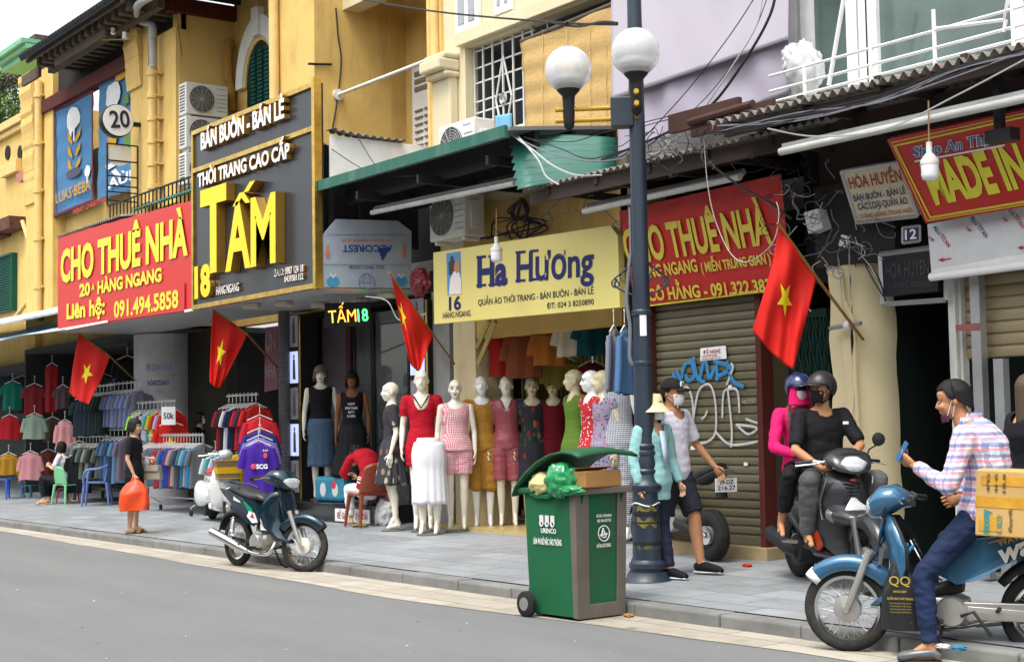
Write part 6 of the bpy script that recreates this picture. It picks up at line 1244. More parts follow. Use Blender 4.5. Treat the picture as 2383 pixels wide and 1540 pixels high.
rubbish('rubbish_bag', 'cream yellow stuffed bag under the lid at the hinge side of the bin', 'bag', (-.36, .05, 1.02), (.17, .13, .1), mt('cream_polythene', H('e4d690', .8), .4, bump=.3, bs=10), seed=1)
gb = rubbish('rubbish_bag', 'bright translucent green plastic bag spilling over the bin rim', 'bag', (-.12, -.02, 1.06), (.13, .1, .13), mt('green_polythene', H('3fc47c', .75), .2, bump=.8, bs=12, trans=.35, var=.3, vs=9), seed=2, amp=.3); crumple(B(), (-.05, -.04, .99), (.19, .05, .04), amp=.3, seed=7).obj('bag_tail', MATS['green_polythene'], gb, smooth=60, local=True)
cb_ = thing('cardboard', 'brown cardboard carton lying in the open bin', 'box', mat=MB_ @ Matrix.Translation(V((.0, .2, 1.0))) @ Matrix.Rotation(.1, 4, 'Z') @ Matrix.Rotation(-.06, 4, 'Y')); M_card = mt('brown_card', H('b98a52', .75), .8, vs=3, var=.15, dirt=.3, dirtc=(.25, .16, .08))
B().box((-.13, -.2, 0), (.1, .22, .13)).obj('carton', M_card, cb_, local=True, bevel=.012); b = B(); b.prism([(-.12, -.2, .13), (.02, -.2, .15), (.02, .2, .15), (-.12, .2, .13)], (0, 0, .008)); b.obj('flap', M_card, cb_, local=True)
rubbish('rubbish_bag', 'dark shiny rubbish bag leaning on the kerb behind the bin wheel', 'bag', (-.56, .2, .2), (.12, .16, .22), mt('black_polythene', (.018, .018, .02), .32, bump=.6, bs=14), seed=5, amp=.3)
# ================================================================ FIGURES (local: front -y, up z)
M_skin = mt('skin_tan', H('c68f68', .8), .5, vs=4, var=.08, bump=.05); M_skinl = mt('skin_fair', H('dcae8c', .82), .5, vs=4, var=.07, bump=.05); M_skind = mt('skin_brown', H('9a6444', .75), .5, vs=4, var=.1, bump=.05)
M_hair = mt('black_hair', (.009, .008, .008), .55, bs=130, bump=.5); M_man = mt('cream_mannequin', H('f4eddc', .92), .22, vs=1, var=.02, bump=0, coat=.3); M_manw = mt('white_mannequin', (.86, .86, .85), .2, vs=1, var=.02, bump=0, coat=.3); M_manb = mt('ivory_mannequin', H('e8d9b2', .84), .25, vs=1, var=.03, bump=0, coat=.3)
PROF = [(-.16, .13, .085, 0), (0, .165, .112, 0), (.16, .148, .104, 0), (.34, .118, .088, 0), (.5, .126, .092, -.004), (.68, .146, .112, -.012), (.82, .156, .098, -.004), (.92, .135, .072, .004), (1.0, .066, .056, .008)]
PROFM = [(-.16, .13, .09, 0), (0, .16, .11, 0), (.16, .152, .107, 0), (.34, .145, .103, 0), (.5, .155, .108, -.004), (.68, .172, .118, -.008), (.82, .178, .105, -.004), (.92, .15, .078, .004), (1.0, .072, .062, .008)]
STAND = dict(pel=(0, 0, .93), neck=(0, 0, 1.5), head=(0, -.02, 1.635), shl=(.168, 0, 1.425), ell=(.215, .03, 1.14), wrl=(.225, -.04, .90), hdl=(.01, -.15, -1), hipl=(.085, 0, .88), knl=(.088, -.012, .49), anl=(.085, .03, .085), tol=(.1, -.12, .03),
             shr=(-.168, 0, 1.425), elr=(-.215, .03, 1.14), wrr=(-.225, -.04, .90), hdr=(-.01, -.15, -1), hipr=(-.085, 0, .88), knr=(-.088, -.012, .49), anr=(-.085, .03, .085), tor=(-.1, -.12, .03))
class Fig:
    def __init__(s, name, lab, M, cat='person', scale=1.0, male=False, look=0.0, nod=0.0, group=None, **J):
        s.J = {k: V(v)*scale for k, v in {**STAND, **J}.items() if k not in ('hdl', 'hdr')}; s.hd = {k: V({**STAND, **J}[k]).normalized() for k in ('hdl', 'hdr')}
        s.s = scale; s.pr = PROFM if male else PROF; s.male = male; s.t = thing(name, lab, cat, mat=M, group=group)
        s.hM = Matrix.Translation(s.J['head']) @ Matrix.Rotation(look, 4, 'Z') @ Matrix.Rotation(nod, 4, 'X'); s.side = (s.J['shl']-s.J['shr']).normalized()
        s.mid = s.J.get('mid', (s.J['pel']+s.J['neck'])/2)
    def sp(s, t):
        a, m_, c = s.J['pel'], s.mid, s.J['neck']; return a*(1-t)*(1-2*t) + m_*4*t*(1-t) + c*t*(2*t-1)
    def torso(s, b, t0=-.16, t1=1.0, pad=0, flare=0, n=20, padx=None):
        ts = sorted(set([t0, t1]+[p[0] for p in s.pr if t0 < p[0] < t1])); P = []; R = []
        fw = None
        for t in ts:
            for i in range(len(s.pr)-1):
                if s.pr[i][0] <= t <= s.pr[i+1][0]+1e-6:
                    q = (t-s.pr[i][0])/(s.pr[i+1][0]-s.pr[i][0]); r = [s.pr[i][k]*(1-q)+s.pr[i+1][k]*q for k in (1, 2, 3)]; break
            else: r = list(s.pr[0][1:]) if t < s.pr[0][0] else list(s.pr[-1][1:])
            ax = (s.sp(min(1, t+.05))-s.sp(t-.05)).normalized(); f_ = s.side.cross(ax)*-1   # forward = -y when side=+x, axis=+z
            k = flare*max(0, (.45-t)); P.append(s.sp(t)-f_*0+s.side.cross(ax)*r[2]*-1*s.s*-1); R.append(((r[0]+k+(pad if padx is None else padx))*s.s, (r[1]+k+pad)*s.s))
        b.tube(P, R, n, side=s.side); return b
    def limb(s, b, names, radii, n=10, upto=1.0):
        P = [s.J[k] for k in names]; 
        for i in range(len(P)-1): b.cap(P[i], P[i+1], radii[i]*s.s, radii[i+1]*s.s, n)
    def legs(s, b, k=1.0):
        for q in 'lr':
            h, kn, an, to = (s.J[x+q] for x in ('hip', 'kn', 'an', 'to')); S = s.s
            b.cap(h, h.lerp(kn, .45), .082*S*k, .07*S*k); b.cap(h.lerp(kn, .45), kn, .07*S*k, .05*S); c = kn.lerp(an, .32)+(V((0, .012, 0))*S if abs((kn-an).normalized().z) > .7 else V((0, 0, 0)))
            b.cap(kn, c, .05*S*k, .055*S*k); b.cap(c, an, .053*S*k, .033*S*k)
            d = (to-an); d.z = 0; d.normalize(); heel = an-d*.035*S+V((0, 0, to.z-.0-an.z+.005*S)); b.cap(an, heel+V((0, 0, .012*S)), .032*S, .03*S); b.cap(heel+d*.02*S+V((0, 0, .018*S)), to+V((0, 0, -.004*S)), .033*S, .022*S); b.cap(an+d*.03*S, to-d*.02*S+V((0, 0, .005)), .028*S, .024*S)
    def arms(s, b):
        m_ = 1.12 if s.male else 1.0
        for q in 'lr':
            sh, el, wr = (s.J[x+q] for x in ('sh', 'el', 'wr')); S = s.s*m_
            b.cap(sh, sh.lerp(el, .5), .045*S, .041*S); b.cap(sh.lerp(el, .5), el, .041*S, .033*S); b.cap(el, el.lerp(wr, .35), .034*S, .034*S); b.cap(el.lerp(wr, .35), wr, .034*S, .022*S)
    def hand(s, b, q, curl=.35, grip=0, thumb=1):
        wr, el = s.J['wr'+q], s.J['el'+q]; d = s.hd['hd'+q]; S = s.s*(1.08 if s.male else .95); inn = V((-1 if q == 'l' else 1, 0, 0)); inn = s.J.get('palm'+q, inn); inn = V(inn); inn = (inn-d*inn.dot(d)).normalized(); sd = d.cross(inn).normalized()
        if sd.dot(V((0, -1, 0))) < 0 and abs(sd.y) > .3: sd = -sd
        b.tube([wr-d*.01*S, wr+d*.025*S, wr+d*.06*S, wr+d*.088*S], [(.021*S, .018*S), (.032*S, .016*S), (.04*S, .014*S), (.036*S, .011*S)], 10, side=sd)
        for i, (o, l) in enumerate(((.03, .07), (.010, .08), (-.011, .074), (-.03, .058))):
            p = wr+d*.082*S+sd*o*S; a = curl+grip*.9+.05*i; pts = [p]; dd = d.copy()
            for k in range(3):
                ang = a*(.8+.35*k); dd = (d*math.cos(ang)+inn*math.sin(ang)).normalized(); a += curl*.7+grip*.5; p = p+dd*l*S*(.42, .32, .26)[k]; pts.append(p)
            b.tube(pts, [.0092*S, .0088*S, .008*S, .0062*S], 7)
        p = wr+d*.025*S+sd*.026*S; t1 = p+(d*.75+sd*.75+inn*.25).normalized()*.045*S; t2 = t1+(d*1.0+sd*.15+inn*.35).normalized()*.03*S; b.tube([p, t1, t2], [.013*S, .0105*S, .008*S], 7)
    def head(s, b, featureless=0):
        S = s.s; h = B(); h.ell((0, .012, .028), (.077, .097, .09), n=20, m=14); h.ell((0, -.022, -.035), (.062, .072, .078), n=18, m=12); h.ell((0, -.05, -.085), (.03, .032, .026)); h.ell((0, -.062, .045), (.058, .03, .036))
        h.cap((0, -.088, .012), (0, -.104, -.026), .008, .0125); h.ell((0, -.1, -.03), (.018, .013, .01))
        if not featureless:
            for x in (-1, 1): h.ell((x*.033, -.073, -.03), (.026, .022, .022)); h.ell((x*.033, -.078, .022), (.022, .014, .008))
            h.ell((0, -.086, -.058), (.022, .011, .0065)); h.ell((0, -.085, -.068), (.019, .011, .007))
        for x in (-1, 1): h.ell((x*.077, .012, -.008), (.01, .02, .03))
        h.cap((0, .02, -.06), (0, .028, -.15), .052, .055)
        for v in h.v: v *= S
        M = s.hM
        b.add([M @ v for v in h.v], h.f)
    def body(s, mat, hands=(.3, .3), grips=(0, 0), leg=1.0, vox=.009, head=True, arms=True, legs=True, hard=0):
        b = B(); s.torso(b)
        if legs: s.legs(b, leg)
        if arms: s.arms(b)
        nk = s.J['neck']
        if head: s.head(b, hard); b.cap(nk-V((0, 0, .05*s.s)), (s.hM @ V((0, .02*s.s, -.07*s.s))), .058*s.s, .05*s.s)
        me = remesh(b, 'body', vox, 2)
        if arms:
            b2 = B(); s.hand(b2, 'l', hands[0], grips[0]); s.hand(b2, 'r', hands[1], grips[1])
            bm = bmesh.new(); bm.from_mesh(me); t_ = b2.mesh('h'); t_.polygons.foreach_set('use_smooth', [True]*len(t_.polygons)); bm.from_mesh(t_); bm.to_mesh(me); bm.free(); bpy.data.meshes.remove(t_)
        s.bo = put(me, 'body', mat, s.t); return s
    def face(s, lips=True, brow=True, eyes=True):
        S = s.s; M = s.hM
        def part(n, fn, mat):
            b = B(); fn(b); b.v = [M @ (v*S) for v in b.v]; b.obj(n, mat, s.t, smooth=60, local=True)
        if eyes:
            for x in (-1, 1):
                part('eye', lambda b: (b.ell((x*.033, -.083, .006), (.0145, .008, .0065)),), mt('eye_white', (.6, .6, .58), .3, bump=0)); part('iris', lambda b: b.ell((x*.033, -.0895, .006), (.0062, .003, .006)), M_ink)
                part('eyelid', lambda b: b.tube([(x*.018, -.089, .009), (x*.034, -.0925, .0145), (x*.049, -.083, .009)], .0022, 5), M_ink)
        if brow:
            for x in (-1, 1): part('eyebrow', lambda b: b.tube([(x*.016, -.09, .027), (x*.034, -.0905, .034), (x*.053, -.08, .028)], [.003, .0034, .0015], 5), M_hair)
        if lips: part('lips', lambda b: (b.ell((0, -.0945, -.057), (.019, .005, .0045)), b.ell((0, -.0935, -.065), (.016, .006, .005))), mt('lip_red', H('c2323c', .7), .35, bump=0))
        return s
    def top(s, mat, sleeve=.42, t0=-.12, pad=.014, flare=0, neck=(.08, .06, .05), puff=0, name='shirt', vox=.01, cuff=None, wrinkle=.006, loose=.012, t1=.96):
        b = B(); s.torso(b, t0, t1, pad, flare, 24); S = s.s*(1.12 if s.male else 1)
        for q in 'lr':
            sh, el, wr = (s.J[x+q] for x in ('sh', 'el', 'wr')); inner = s.sp(.86).lerp(sh, .55); b.cap(inner, sh if sleeve > 0 else inner.lerp(sh, .55), .058*S, (.052*S if sleeve > 0 else .046*S)+pad*.4)
            if sleeve > 0:
                L1 = min(1, sleeve/.5); e = sh.lerp(el, L1); k = loose; b.cap(sh, sh.lerp(e, .5), .05*S+pad*.6+puff*.6, .049*S+k+puff); b.tube([sh.lerp(e, .5), e], [.049*S+k+puff, .043*S+k+(puff*.3)], 12)
                if sleeve > .5: b.cap(el, el, .04*S+k, .04*S+k); f_ = el.lerp(wr, (sleeve-.5)/.5); b.tube([el, el.lerp(f_, .5), f_], [.041*S+k, .038*S+k*.8, .029*S+k*.6], 12)
        me = remesh(b, name, vox, 3)
        bm = bmesh.new(); bm.from_mesh(me); nk = s.J['neck']; ax = (nk-s.sp(.8)).normalized(); fw = ax.cross(s.side)*1.0; wn, hf, hb = neck
        lo = s.sp(t0); lax = (s.sp(t0+.1)-lo).normalized(); dead = []
        for v in bm.verts:
            w_ = v.co-nk; x = w_.dot(s.side); z = w_.dot(ax)+.03*s.s; f_ = w_.dot(s.side.cross(ax)); hh = hb if f_ < 0 else hf   # front lies along -(axis x side)
            f_ = w_.dot(ax.cross(s.side)); hh = hf if f_ < 0 else hb
            if wn and (x/(wn*s.s))**2 + (min(0, z)/(hh*s.s))**2 < 1 and z > -hh*s.s: dead.append(v)
        if wn: bmesh.ops.delete(bm, geom=dead, context='VERTS')
        bm.normal_update()
        for v in bm.verts:
            p = v.co; v.co = p+v.normal*wrinkle*(noise.noise(V((p.x*7, p.y*7, p.z*16)))+.5*noise.noise(V((p.x*18+5, p.y*18, p.z*30))))
        bm.to_mesh(me); bm.free(); return put(me, name, mat, s.t)
    def pants(s, mat, frac=1.0, pad=.012, t1=.2, loose=.012, name='trousers', vox=.011, wrinkle=.007, wide=0, foot=.0):
        b = B(); s.torso(b, -.16, t1, pad, 0, 22); S = s.s
        for q in 'lr':
            h, kn, an = (s.J[x+q] for x in ('hip', 'kn', 'an')); P = [(h, .086), (h.lerp(kn, .5), .074), (kn, .056), (kn.lerp(an, .4), .055), (kn.lerp(an, .97), .038)]; fr = [0, .25, .5, .7, .985]; pts = []; R = []
            for i, (p, r) in enumerate(P):
                if fr[i] <= frac: pts.append(p); R.append((r+pad*.5+loose+wide*fr[i])*S)
                elif fr[i-1] < frac: u = (frac-fr[i-1])/(fr[i]-fr[i-1]); pts.append(P[i-1][0].lerp(p, u)); R.append((P[i-1][1]*(1-u)+r*u+pad*.5+loose+wide*frac)*S)
            b.cap(pts[0], pts[0].lerp(pts[1], .3), R[0], R[0]*.98)
            if len(pts) > 2 and frac > .5:
                for i in range(len(pts)-2): b.cap(pts[i], pts[i+1], R[i], R[i+1], 12)
                b.tube(pts[-2:], R[-2:], 12)
            else: b.tube(pts, R, 12)
        me = remesh(b, name, vox, 3); bm = bmesh.new(); bm.from_mesh(me); bm.normal_update()
        for v in bm.verts: p = v.co; v.co = p+v.normal*wrinkle*(noise.noise(V((p.x*9, p.y*9, p.z*19)))+.6*noise.noise(V((p.x*20+5, p.y*20, p.z*36))))
        bm.to_mesh(me); bm.free(); return put(me, name, mat, s.t)
    def skirt(s, mat, z0, z1, r0, r1, folds=9, amp=.014, name='skirt', dep=.78, y=0):
        S = s.s; b = B()
        def fn(u, v):
            a = 6.28319*u; k = r0+(r1-r0)*v**.8; hip = .03*math.sin(math.pi*min(1, v*2.2))*(1-v); rr_ = k+hip+amp*v*math.sin(a*folds+2*math.sin(a*3))+amp*.5*v*math.sin(a*(folds*2+1)); return V((rr_*math.cos(a), y+rr_*dep*math.sin(a), z0+(z1-z0)*v+.006*math.sin(a*folds)*v))*S
        b.grid(96, 16, fn, True); return b.obj(name, mat, s.t, smooth=70, local=True, solid=.006)
    def part(s, name, b, mat, head=False, **k):
        if head: b.v = [s.hM @ (v*s.s) for v in b.v]
        return b.obj(name, mat, s.t, smooth=k.pop('smooth', 60), local=True, **k)
    def hair(s, kind='short', mat=None):
        b = B()
        def fn(u, v):
            a = 6.28319*u; fr = -math.sin(a)   # +1 front
            if kind == 'short': low = (.005-.085*max(0, -fr) if fr < .25 else .005+.07*min(1, (fr-.25)/.3))+.008*math.sin(a*31)*math.sin(a*7)
            elif kind == 'bob': low = -.085 if fr < .35 else (-.085+.13*min(1, (fr-.35)/.3))
            elif kind == 'fringe': low = -.09 if fr < .45 else (-.09+.11*min(1, (fr-.45)/.2))
            else: low = -.3 if fr < .1 else (-.3+.36*min(1, (fr-.1)/.4))
            t = v; z = low+(.128-low)*t; zz = (z-.03)/.1; k = math.sqrt(max(0, 1-zz*zz)) if z > .03 else 1-.06*(kind == 'short')*(.03-z)/.1
            if kind in ('bob', 'fringe') and z < .03: k = 1+.10*math.sin(min(1, (.03-z)/.1)*2.4)
            w_ = (.082 if kind == 'short' else .086)+.004*noise.noise(V((a*3, z*30, 1)))+.0025*math.sin(a*37+z*60); return V((w_*k*math.cos(a), .012+(.107*k)*math.sin(a)-(0), z+(.002*math.sin(a*23))))
        b.grid(60, 20, fn, True); return s.part('hair', b, mat or M_hair, True, solid=.01)
    def helmet(s, mat, visor=True, open_=0):
        b = B()
        def fn(u, v):
            a = 6.28319*u; fr = -math.sin(a); low = .035 if fr > .45 else (-.045 if fr < .1 else -.045+.08*(fr-.1)/.35); t0 = math.asin(max(-1, min(1, (low-.03)/.125))); t = t0+(math.pi/2-t0)*v; return V((.112*math.cos(t)*math.cos(a), .012+.132*math.cos(t)*math.sin(a), .03+.122*math.sin(t)))
        b.grid(48, 16, fn, True); h = s.part('helmet', b, mat, True, solid=.012)
        if visor:
            b = B(); b.grid(16, 4, lambda u, v: V(((.105-.01*v)*math.sin((u-.5)*2.0), -.1-(.075*v)*math.cos((u-.5)*2.4)-.03*math.cos((u-.5)*2.0), .052-.022*v-.012*abs(u-.5)))); s.part('visor', b, mat, True, solid=.008)
        for x in (-1, 1): b = B(); b.tube([(x*.088, .01, -.02), (x*.078, -.02, -.08), (x*.03, -.045, -.118)], [(.004, .009)]*3, 6); s.part('strap', b, M_black, True)
        return h
    def mask(s, mat, low=0.0):
        b = B(); b.grid(16, 10, lambda u, v: V((.062*math.sin((u-.5)*2.6)*(1-.28*v**2), -.022-(.088-.02*v*v)*math.cos((u-.5)*2.5)*(1)-.012*math.sin(math.pi*v)*math.cos((u-.5)*2.8), -.012+low-.098*v))); s.part('face_mask', b, mat, True, solid=.004)
        for x in (-1, 1): b = B(); b.tube([(x*.058, -.04, -.03+low), (x*.08, .015, .01), (x*.082, .025, -.012), (x*.056, -.04, -.075+low)], .0022, 5); s.part('mask_loop', b, mat, True)
    def shoe(s, q, mat, sole=None, low=False):
        an, to = s.J['an'+q], s.J['to'+q]; S = s.s; d = to-an; d.z = 0; d.normalize(); b = B(); h = an-d*.055*S; h.z = to.z; up = V((0, 0, 1)); sd = d.cross(up)
        b.tube([h+up*.012*S, h+d*.04*S+up*.03*S, h+d*.13*S+up*.022*S, to+d*.02*S+up*.006*S, to+d*.055*S-up*.0*S], [(.032*S, .04*S), (.04*S, .055*S if not low else .035*S), (.044*S, .045*S if not low else .03*S), (.045*S, .032*S), (.025*S, .018*S)], 14, side=sd)
        o = s.part('shoe', b, mat); b = B(); b.tube([h-up*.022*S-d*.01, h+d*.12*S-up*.022*S, to+d*.05*S-up*.018*S], [(.036*S, .012*S), (.044*S, .011*S), (.032*S, .01*S)], 12, side=sd); b.obj('sole', sole or M_plas, o, local=True, smooth=50); return o
    def sandal(s, q, mat):
        an, to = s.J['an'+q], s.J['to'+q]; S = s.s; d = to-an; d.z = 0; d.normalize(); up = V((0, 0, 1)); sd = d.cross(up); h = an-d*.06*S; z = to.z-.028*S
        b = B(); b.tube([V((h.x, h.y, z)), V((h.x, h.y, z))+d*.14*S, V((to.x, to.y, z))+d*.035*S], [(.035*S, .012*S), (.042*S, .012*S), (.034*S, .01*S)], 12, side=sd); o = s.part('sandal', b, mat)
        b = B(); c = to-d*.045*S; b.tube([c+sd*.044*S-up*.02*S, c+sd*.02*S+up*.028*S, c-sd*.02*S+up*.028*S, c-sd*.044*S-up*.02*S], [(.022*S, .006*S)]*4, 8, side=d); b.obj('strap', mat, o, local=True, smooth=50)
def facing(p, fx, fy, z=None): 
    q = V(p); return Matrix.Translation(q if z is None else V((q.x, q.y, z))) @ Matrix.Rotation(math.atan2(fx, -fy), 4, 'Z')
# ---------------------------------------------------------------- patterned cloth
def cloth(name, c, rough=.8, **k): return mt(name, c, rough, vs=k.pop('vs', 3), var=k.pop('var', .08), bs=k.pop('bs', 200), bump=k.pop('bump', .12), **k)
def gingham(name, c1, c2, sc_, mid=None):
    s = N(name); tc = s.n('TexCoord'); sep = s.n('SeparateXYZ'); s.l(tc.outputs['Object'], sep.inputs[0]); u = s.math('ADD', sep.outputs[0], s.math('MULTIPLY', sep.outputs[1], .8))
    a = s.math('GREATER_THAN', s.math('SINE', s.math('MULTIPLY', u, sc_)), 0); c = s.math('GREATER_THAN', s.math('SINE', s.math('MULTIPLY', sep.outputs[2], sc_)), 0)
    f = s.math('MULTIPLY', s.math('ADD', a, c), .5); s.base(s.ramp(f, [(.0, c2), (.5, mid or tuple((x+y)/2 for x, y in zip(c1, c2))), (1, c1)])); s.set(Roughness=.85); return s.m
def printed(name, base, blobs, scale, thr=.25, stretch=(1, 1, 1)):
    s = N(name); v = s.co(stretch); vo = s.n('TexVoronoi'); vo.inputs['Scale'].default_value = scale; s.l(v, vo.inputs[0]); nz = s.noise(v, scale*2.5, 3); d = s.math('ADD', vo.outputs['Distance'], s.math('MULTIPLY', s.math('SUBTRACT', nz, .5), .35))
    sp_ = s.n('SeparateColor'); s.l(vo.outputs['Color'], sp_.inputs[0]); k = len(blobs); colr = s.ramp(sp_.outputs[0], [(i/k, c) for i, c in enumerate(blobs)]); s.t.nodes[-1].color_ramp.interpolation = 'CONSTANT' if hasattr(s.t.nodes[-1], 'color_ramp') else 'x'
    s.base(s.mix(s.ramp(d, [(thr-.02, (1, 1, 1)), (thr+.02, (0, 0, 0))]), base, colr)); s.set(Roughness=.8); return s.m
def plaid(name):
    s = N(name); tc = s.n('TexCoord'); sep = s.n('SeparateXYZ'); s.l(tc.outputs['Object'], sep.inputs[0]); u = s.math('ADD', sep.outputs[0], s.math('MULTIPLY', sep.outputs[1], .9)); a = (.78, .76, .8)
    def band(x, f, ph, th): return s.math('GREATER_THAN', s.math('SINE', s.math('ADD', s.math('MULTIPLY', x, f), ph)), th)
    z = sep.outputs[2]
    for x in (u, z):
        a = s.mix(s.math('MULTIPLY', band(x, 92, 0, .55), .75), a, (.13, .16, .36)); a = s.mix(s.math('MULTIPLY', band(x, 92, 2.6, .72), .7), a, (.75, .25, .32)); a = s.mix(s.math('MULTIPLY', band(x, 92, 4.3, .8), .6), a, (.45, .58, .78))
    s.base(a); s.set(Roughness=.8); s.bump(s.noise(s.co(), 200, 2), .1, .005); return s.m
# ================================================================ MANNEQUINS
def mannequin(lab, px, h, mat, fx=.81, fy=-.59, face=True, wig=None, look=0, hard=0, base=True, z=None, at=None, lower=False, **J):
    g = at if at is not None else G(*px)
    if z is not None: g.z = z
    k = h/1.765; f_ = Fig('mannequin', lab, facing(g+V((0, 0, .02)), fx, fy), 'mannequin', k, False, look, group='dressed shop mannequins', anl=(.08, .02, .12), anr=(-.075, .045, .12), tol=(.088, -.07, .03), tor=(-.083, -.045, .03), knr=(-.08, -.03, .5), **J)
    f_.body(mat, hands=(.15, .2), leg=.92, vox=.011, hard=hard)
    if face: f_.face()
    if base: B().lathe([(.16, -.02), (.16, -.008), (.14, -.004)], (0, .0, 0), n=28).obj('stand', mt('stand_grey', (.14, .14, .13), .5), f_.t, local=True, smooth=40)
    return f_
def hpx(x, yf, yt): return (yf-yt)/ppm(G(x, yf))
M_rose = mt('rose_satin', H('b25a63', .75), .32, vs=3, var=.15, bs=9, bump=.35); M_must = printed('mustard_print', H('c08a2c', .75), [H('8c5c18', .7), H('d6a444', .8)], 60, .3); M_ging = gingham('pink_gingham', H('d8304e', .8), (.8, .7, .73), 300); M_navg = gingham('navy_gingham', (.025, .03, .07), (.68, .7, .76), 290)
M_flor = printed('dark_floral', (.022, .022, .03), [H('c9bfa6', .6), H('a89878', .55), H('d2c8b8', .6), H('b06a50', .5)], 9, .27, (1, 1, .7)); M_redf = printed('red_floral', H('c8202a', .8), [(.75, .68, .66)], 26, .24); M_purf = printed('purple_floral', H('a9a0b8', .75), [H('7d2f6c', .7), H('c2507e', .7), H('4a4f8a', .7)], 30, .36); M_abst = printed('abstract_patchwork', (.02, .02, .024), [H('b0302c', .6), H('3f6a44', .6), H('a8865a', .6), H('2a3a6a', .6), (.02, .02, .02)], 11, .38, (1.6, 1.6, .8))
M_crim = cloth('crimson_cotton', H('c3142c', .78)); M_blackc = cloth('black_cotton', (.008, .008, .01)); M_maroon = cloth('maroon_cotton', H('7c1428', .7)); M_olive2 = cloth('leaf_green_cotton', H('6c8f34', .72)); M_whitec = cloth('white_cotton', (.74, .74, .78)); M_denim = cloth('washed_denim', H('5e7c98', .65), vs=4, var=.35)
Z18 = zst
a18 = lambda x, Y: V((xat(x, 1150, Y), Y, Z18))
m = mannequin('grey wigged mannequin in black sleeveless top and pale denim skirt inside shop 18', None, (1178-868)/ppm(a18(748, 10.75)), M_man, fx=.85, fy=-.5, face=True, at=a18(748, 10.75), base=True)
m.hair('fringe', mt('ash_grey_wig', H('8f8580', .6), .5, bs=140, bump=.5)); m.top(M_blackc, 0, .16, .014, neck=(.07, .03, .02)); m.skirt(M_denim, 1.05, .42, .15, .185, 5, .006)
m = mannequin('brown skinned mannequin in black slogan vest and long black net skirt', None, (1168-868)/ppm(a18(822, 10.8)), M_skind, fx=.8, fy=-.6, face=False, at=a18(822, 10.8))
m.hair('fringe'); m.top(M_blackc, 0, .1, .012, neck=(.085, .07, .05)); m.skirt(mt('black_net', (.014, .014, .017), .7), 1.06, .33, .13, .3, 13, .016)
for i, tx in enumerate(("I DON'T", 'SPEAK ITALIAN', 'BUT I', 'DO OPERA')):
    w_ = (.1, .17, .08, .11)[i]/1; text(tx, (-w_/2*m.s, -.128*m.s, (1.29-.055*i)*m.s), (w_/2*m.s, -.128*m.s, (1.29-.055*i)*m.s), .032, (0, 0, 1), M_lw, m.t, local=True, bold=.02)
m = mannequin('cream mannequin turned away in a black dress with big pale flowers', (915, 1234), hpx(915, 1234, 890), M_man, fx=-.45, fy=-.9, face=False, look=.1)
m.top(M_flor, .38, .2, .014, neck=(.08, .03, .05), puff=.012); m.skirt(M_flor, 1.08, .53, .125, .27, 9, .018)
m = mannequin('tallest cream mannequin in a crimson V neck T-shirt and matching shorts', (985, 1236), hpx(985, 1225, 865), M_man, face=False, hard=1)
m.top(M_crim, .3, -.08, .016, neck=(.085, .15, .03), puff=.006); m.pants(M_crim, .24, loose=.02)
b = B(); b.tube([(-.085*m.s, -.075*m.s, 1.47*m.s), (0, -.128*m.s, 1.335*m.s), (.085*m.s, -.075*m.s, 1.47*m.s)], [(.006, .012)]*3, 6); m.part('collar_trim', b, M_blackc)
# half mannequin with the white skirt
g = G(1000, 1243); hk = (1243-1018)/ppm(g); hf_ = thing('mannequin', 'legs only mannequin wearing white calf length cotton culottes', 'mannequin', mat=facing(g, .7, -.71), group='dressed shop mannequins'); k = hk/1.08
F_ = Fig.__new__(Fig); F_.J = {a: V(c)*k for a, c in {**STAND, 'anl': (.08, .02, .12), 'anr': (-.075, .0, .12), 'tol': (.088, -.1, .03), 'tor': (-.083, -.11, .03)}.items() if a not in ('hdl', 'hdr')}; F_.s = k; F_.pr = PROF; F_.male = False; F_.t = hf_; F_.side = V((1, 0, 0)); F_.mid = (F_.J['pel']+F_.J['neck'])/2
b = B(); F_.torso(b, -.16, .26); F_.legs(b, 1.1); put(remesh(b, 'legs', .011, 2), 'legs', M_man, hf_); F_.skirt(M_whitec, 1.03, .34, .16, .2, 7, .012, name='culottes'); B().lathe([(.16, -.0), (.16, .012), (.14, .016)], (0, -.03, 0), n=28).obj('stand', MATS['stand_grey'], hf_, local=True, smooth=40)
m = mannequin('ivory mannequin in a pink gingham vest and shorts with painted eyes', (1064, 1236), hpx(1064, 1236, 884), M_man)
m.top(M_ging, 0, -.02, .02, .06, neck=(.085, .06, .05)); m.pants(M_ging, .3, loose=.03)
m = mannequin('white faced mannequin in mustard print top and knee length trousers', (1125, 1230), hpx(1125, 1230, 876), M_manw, hard=1, face=False)
m.top(M_must, .28, -.1, .018, .02, neck=(.08, .05, .04), puff=.008); m.pants(M_must, .56, loose=.028)
m = mannequin('cream mannequin in a dusky rose satin shirt and long shorts', (1183, 1228), hpx(1183, 1228, 876), M_man, hard=1, face=False, look=-.1)
m.top(M_rose, .4, -.06, .018, .02, neck=(.06, .12, .03)); m.pants(M_rose, .45, loose=.03)
for x in (-1, 1): b = B(); b.add([V(p)*m.s for p in ((x*.01, -.122, 1.36), (x*.075, -.085, 1.40), (x*.085, -.03, 1.5), (x*.055, -.07, 1.47))], [[0, 1, 2, 3]]); m.part('collar', b, M_rose, solid=.008)
m = mannequin('mannequin in a black shift dress with red and green patchwork print', (1243, 1226), hpx(1243, 1226, 878), M_manb); m.top(M_abst, .3, -.1, .014, .03, neck=(.09, .06, .04)); m.skirt(M_abst, 1.0, .42, .17, .2, 6, .01)
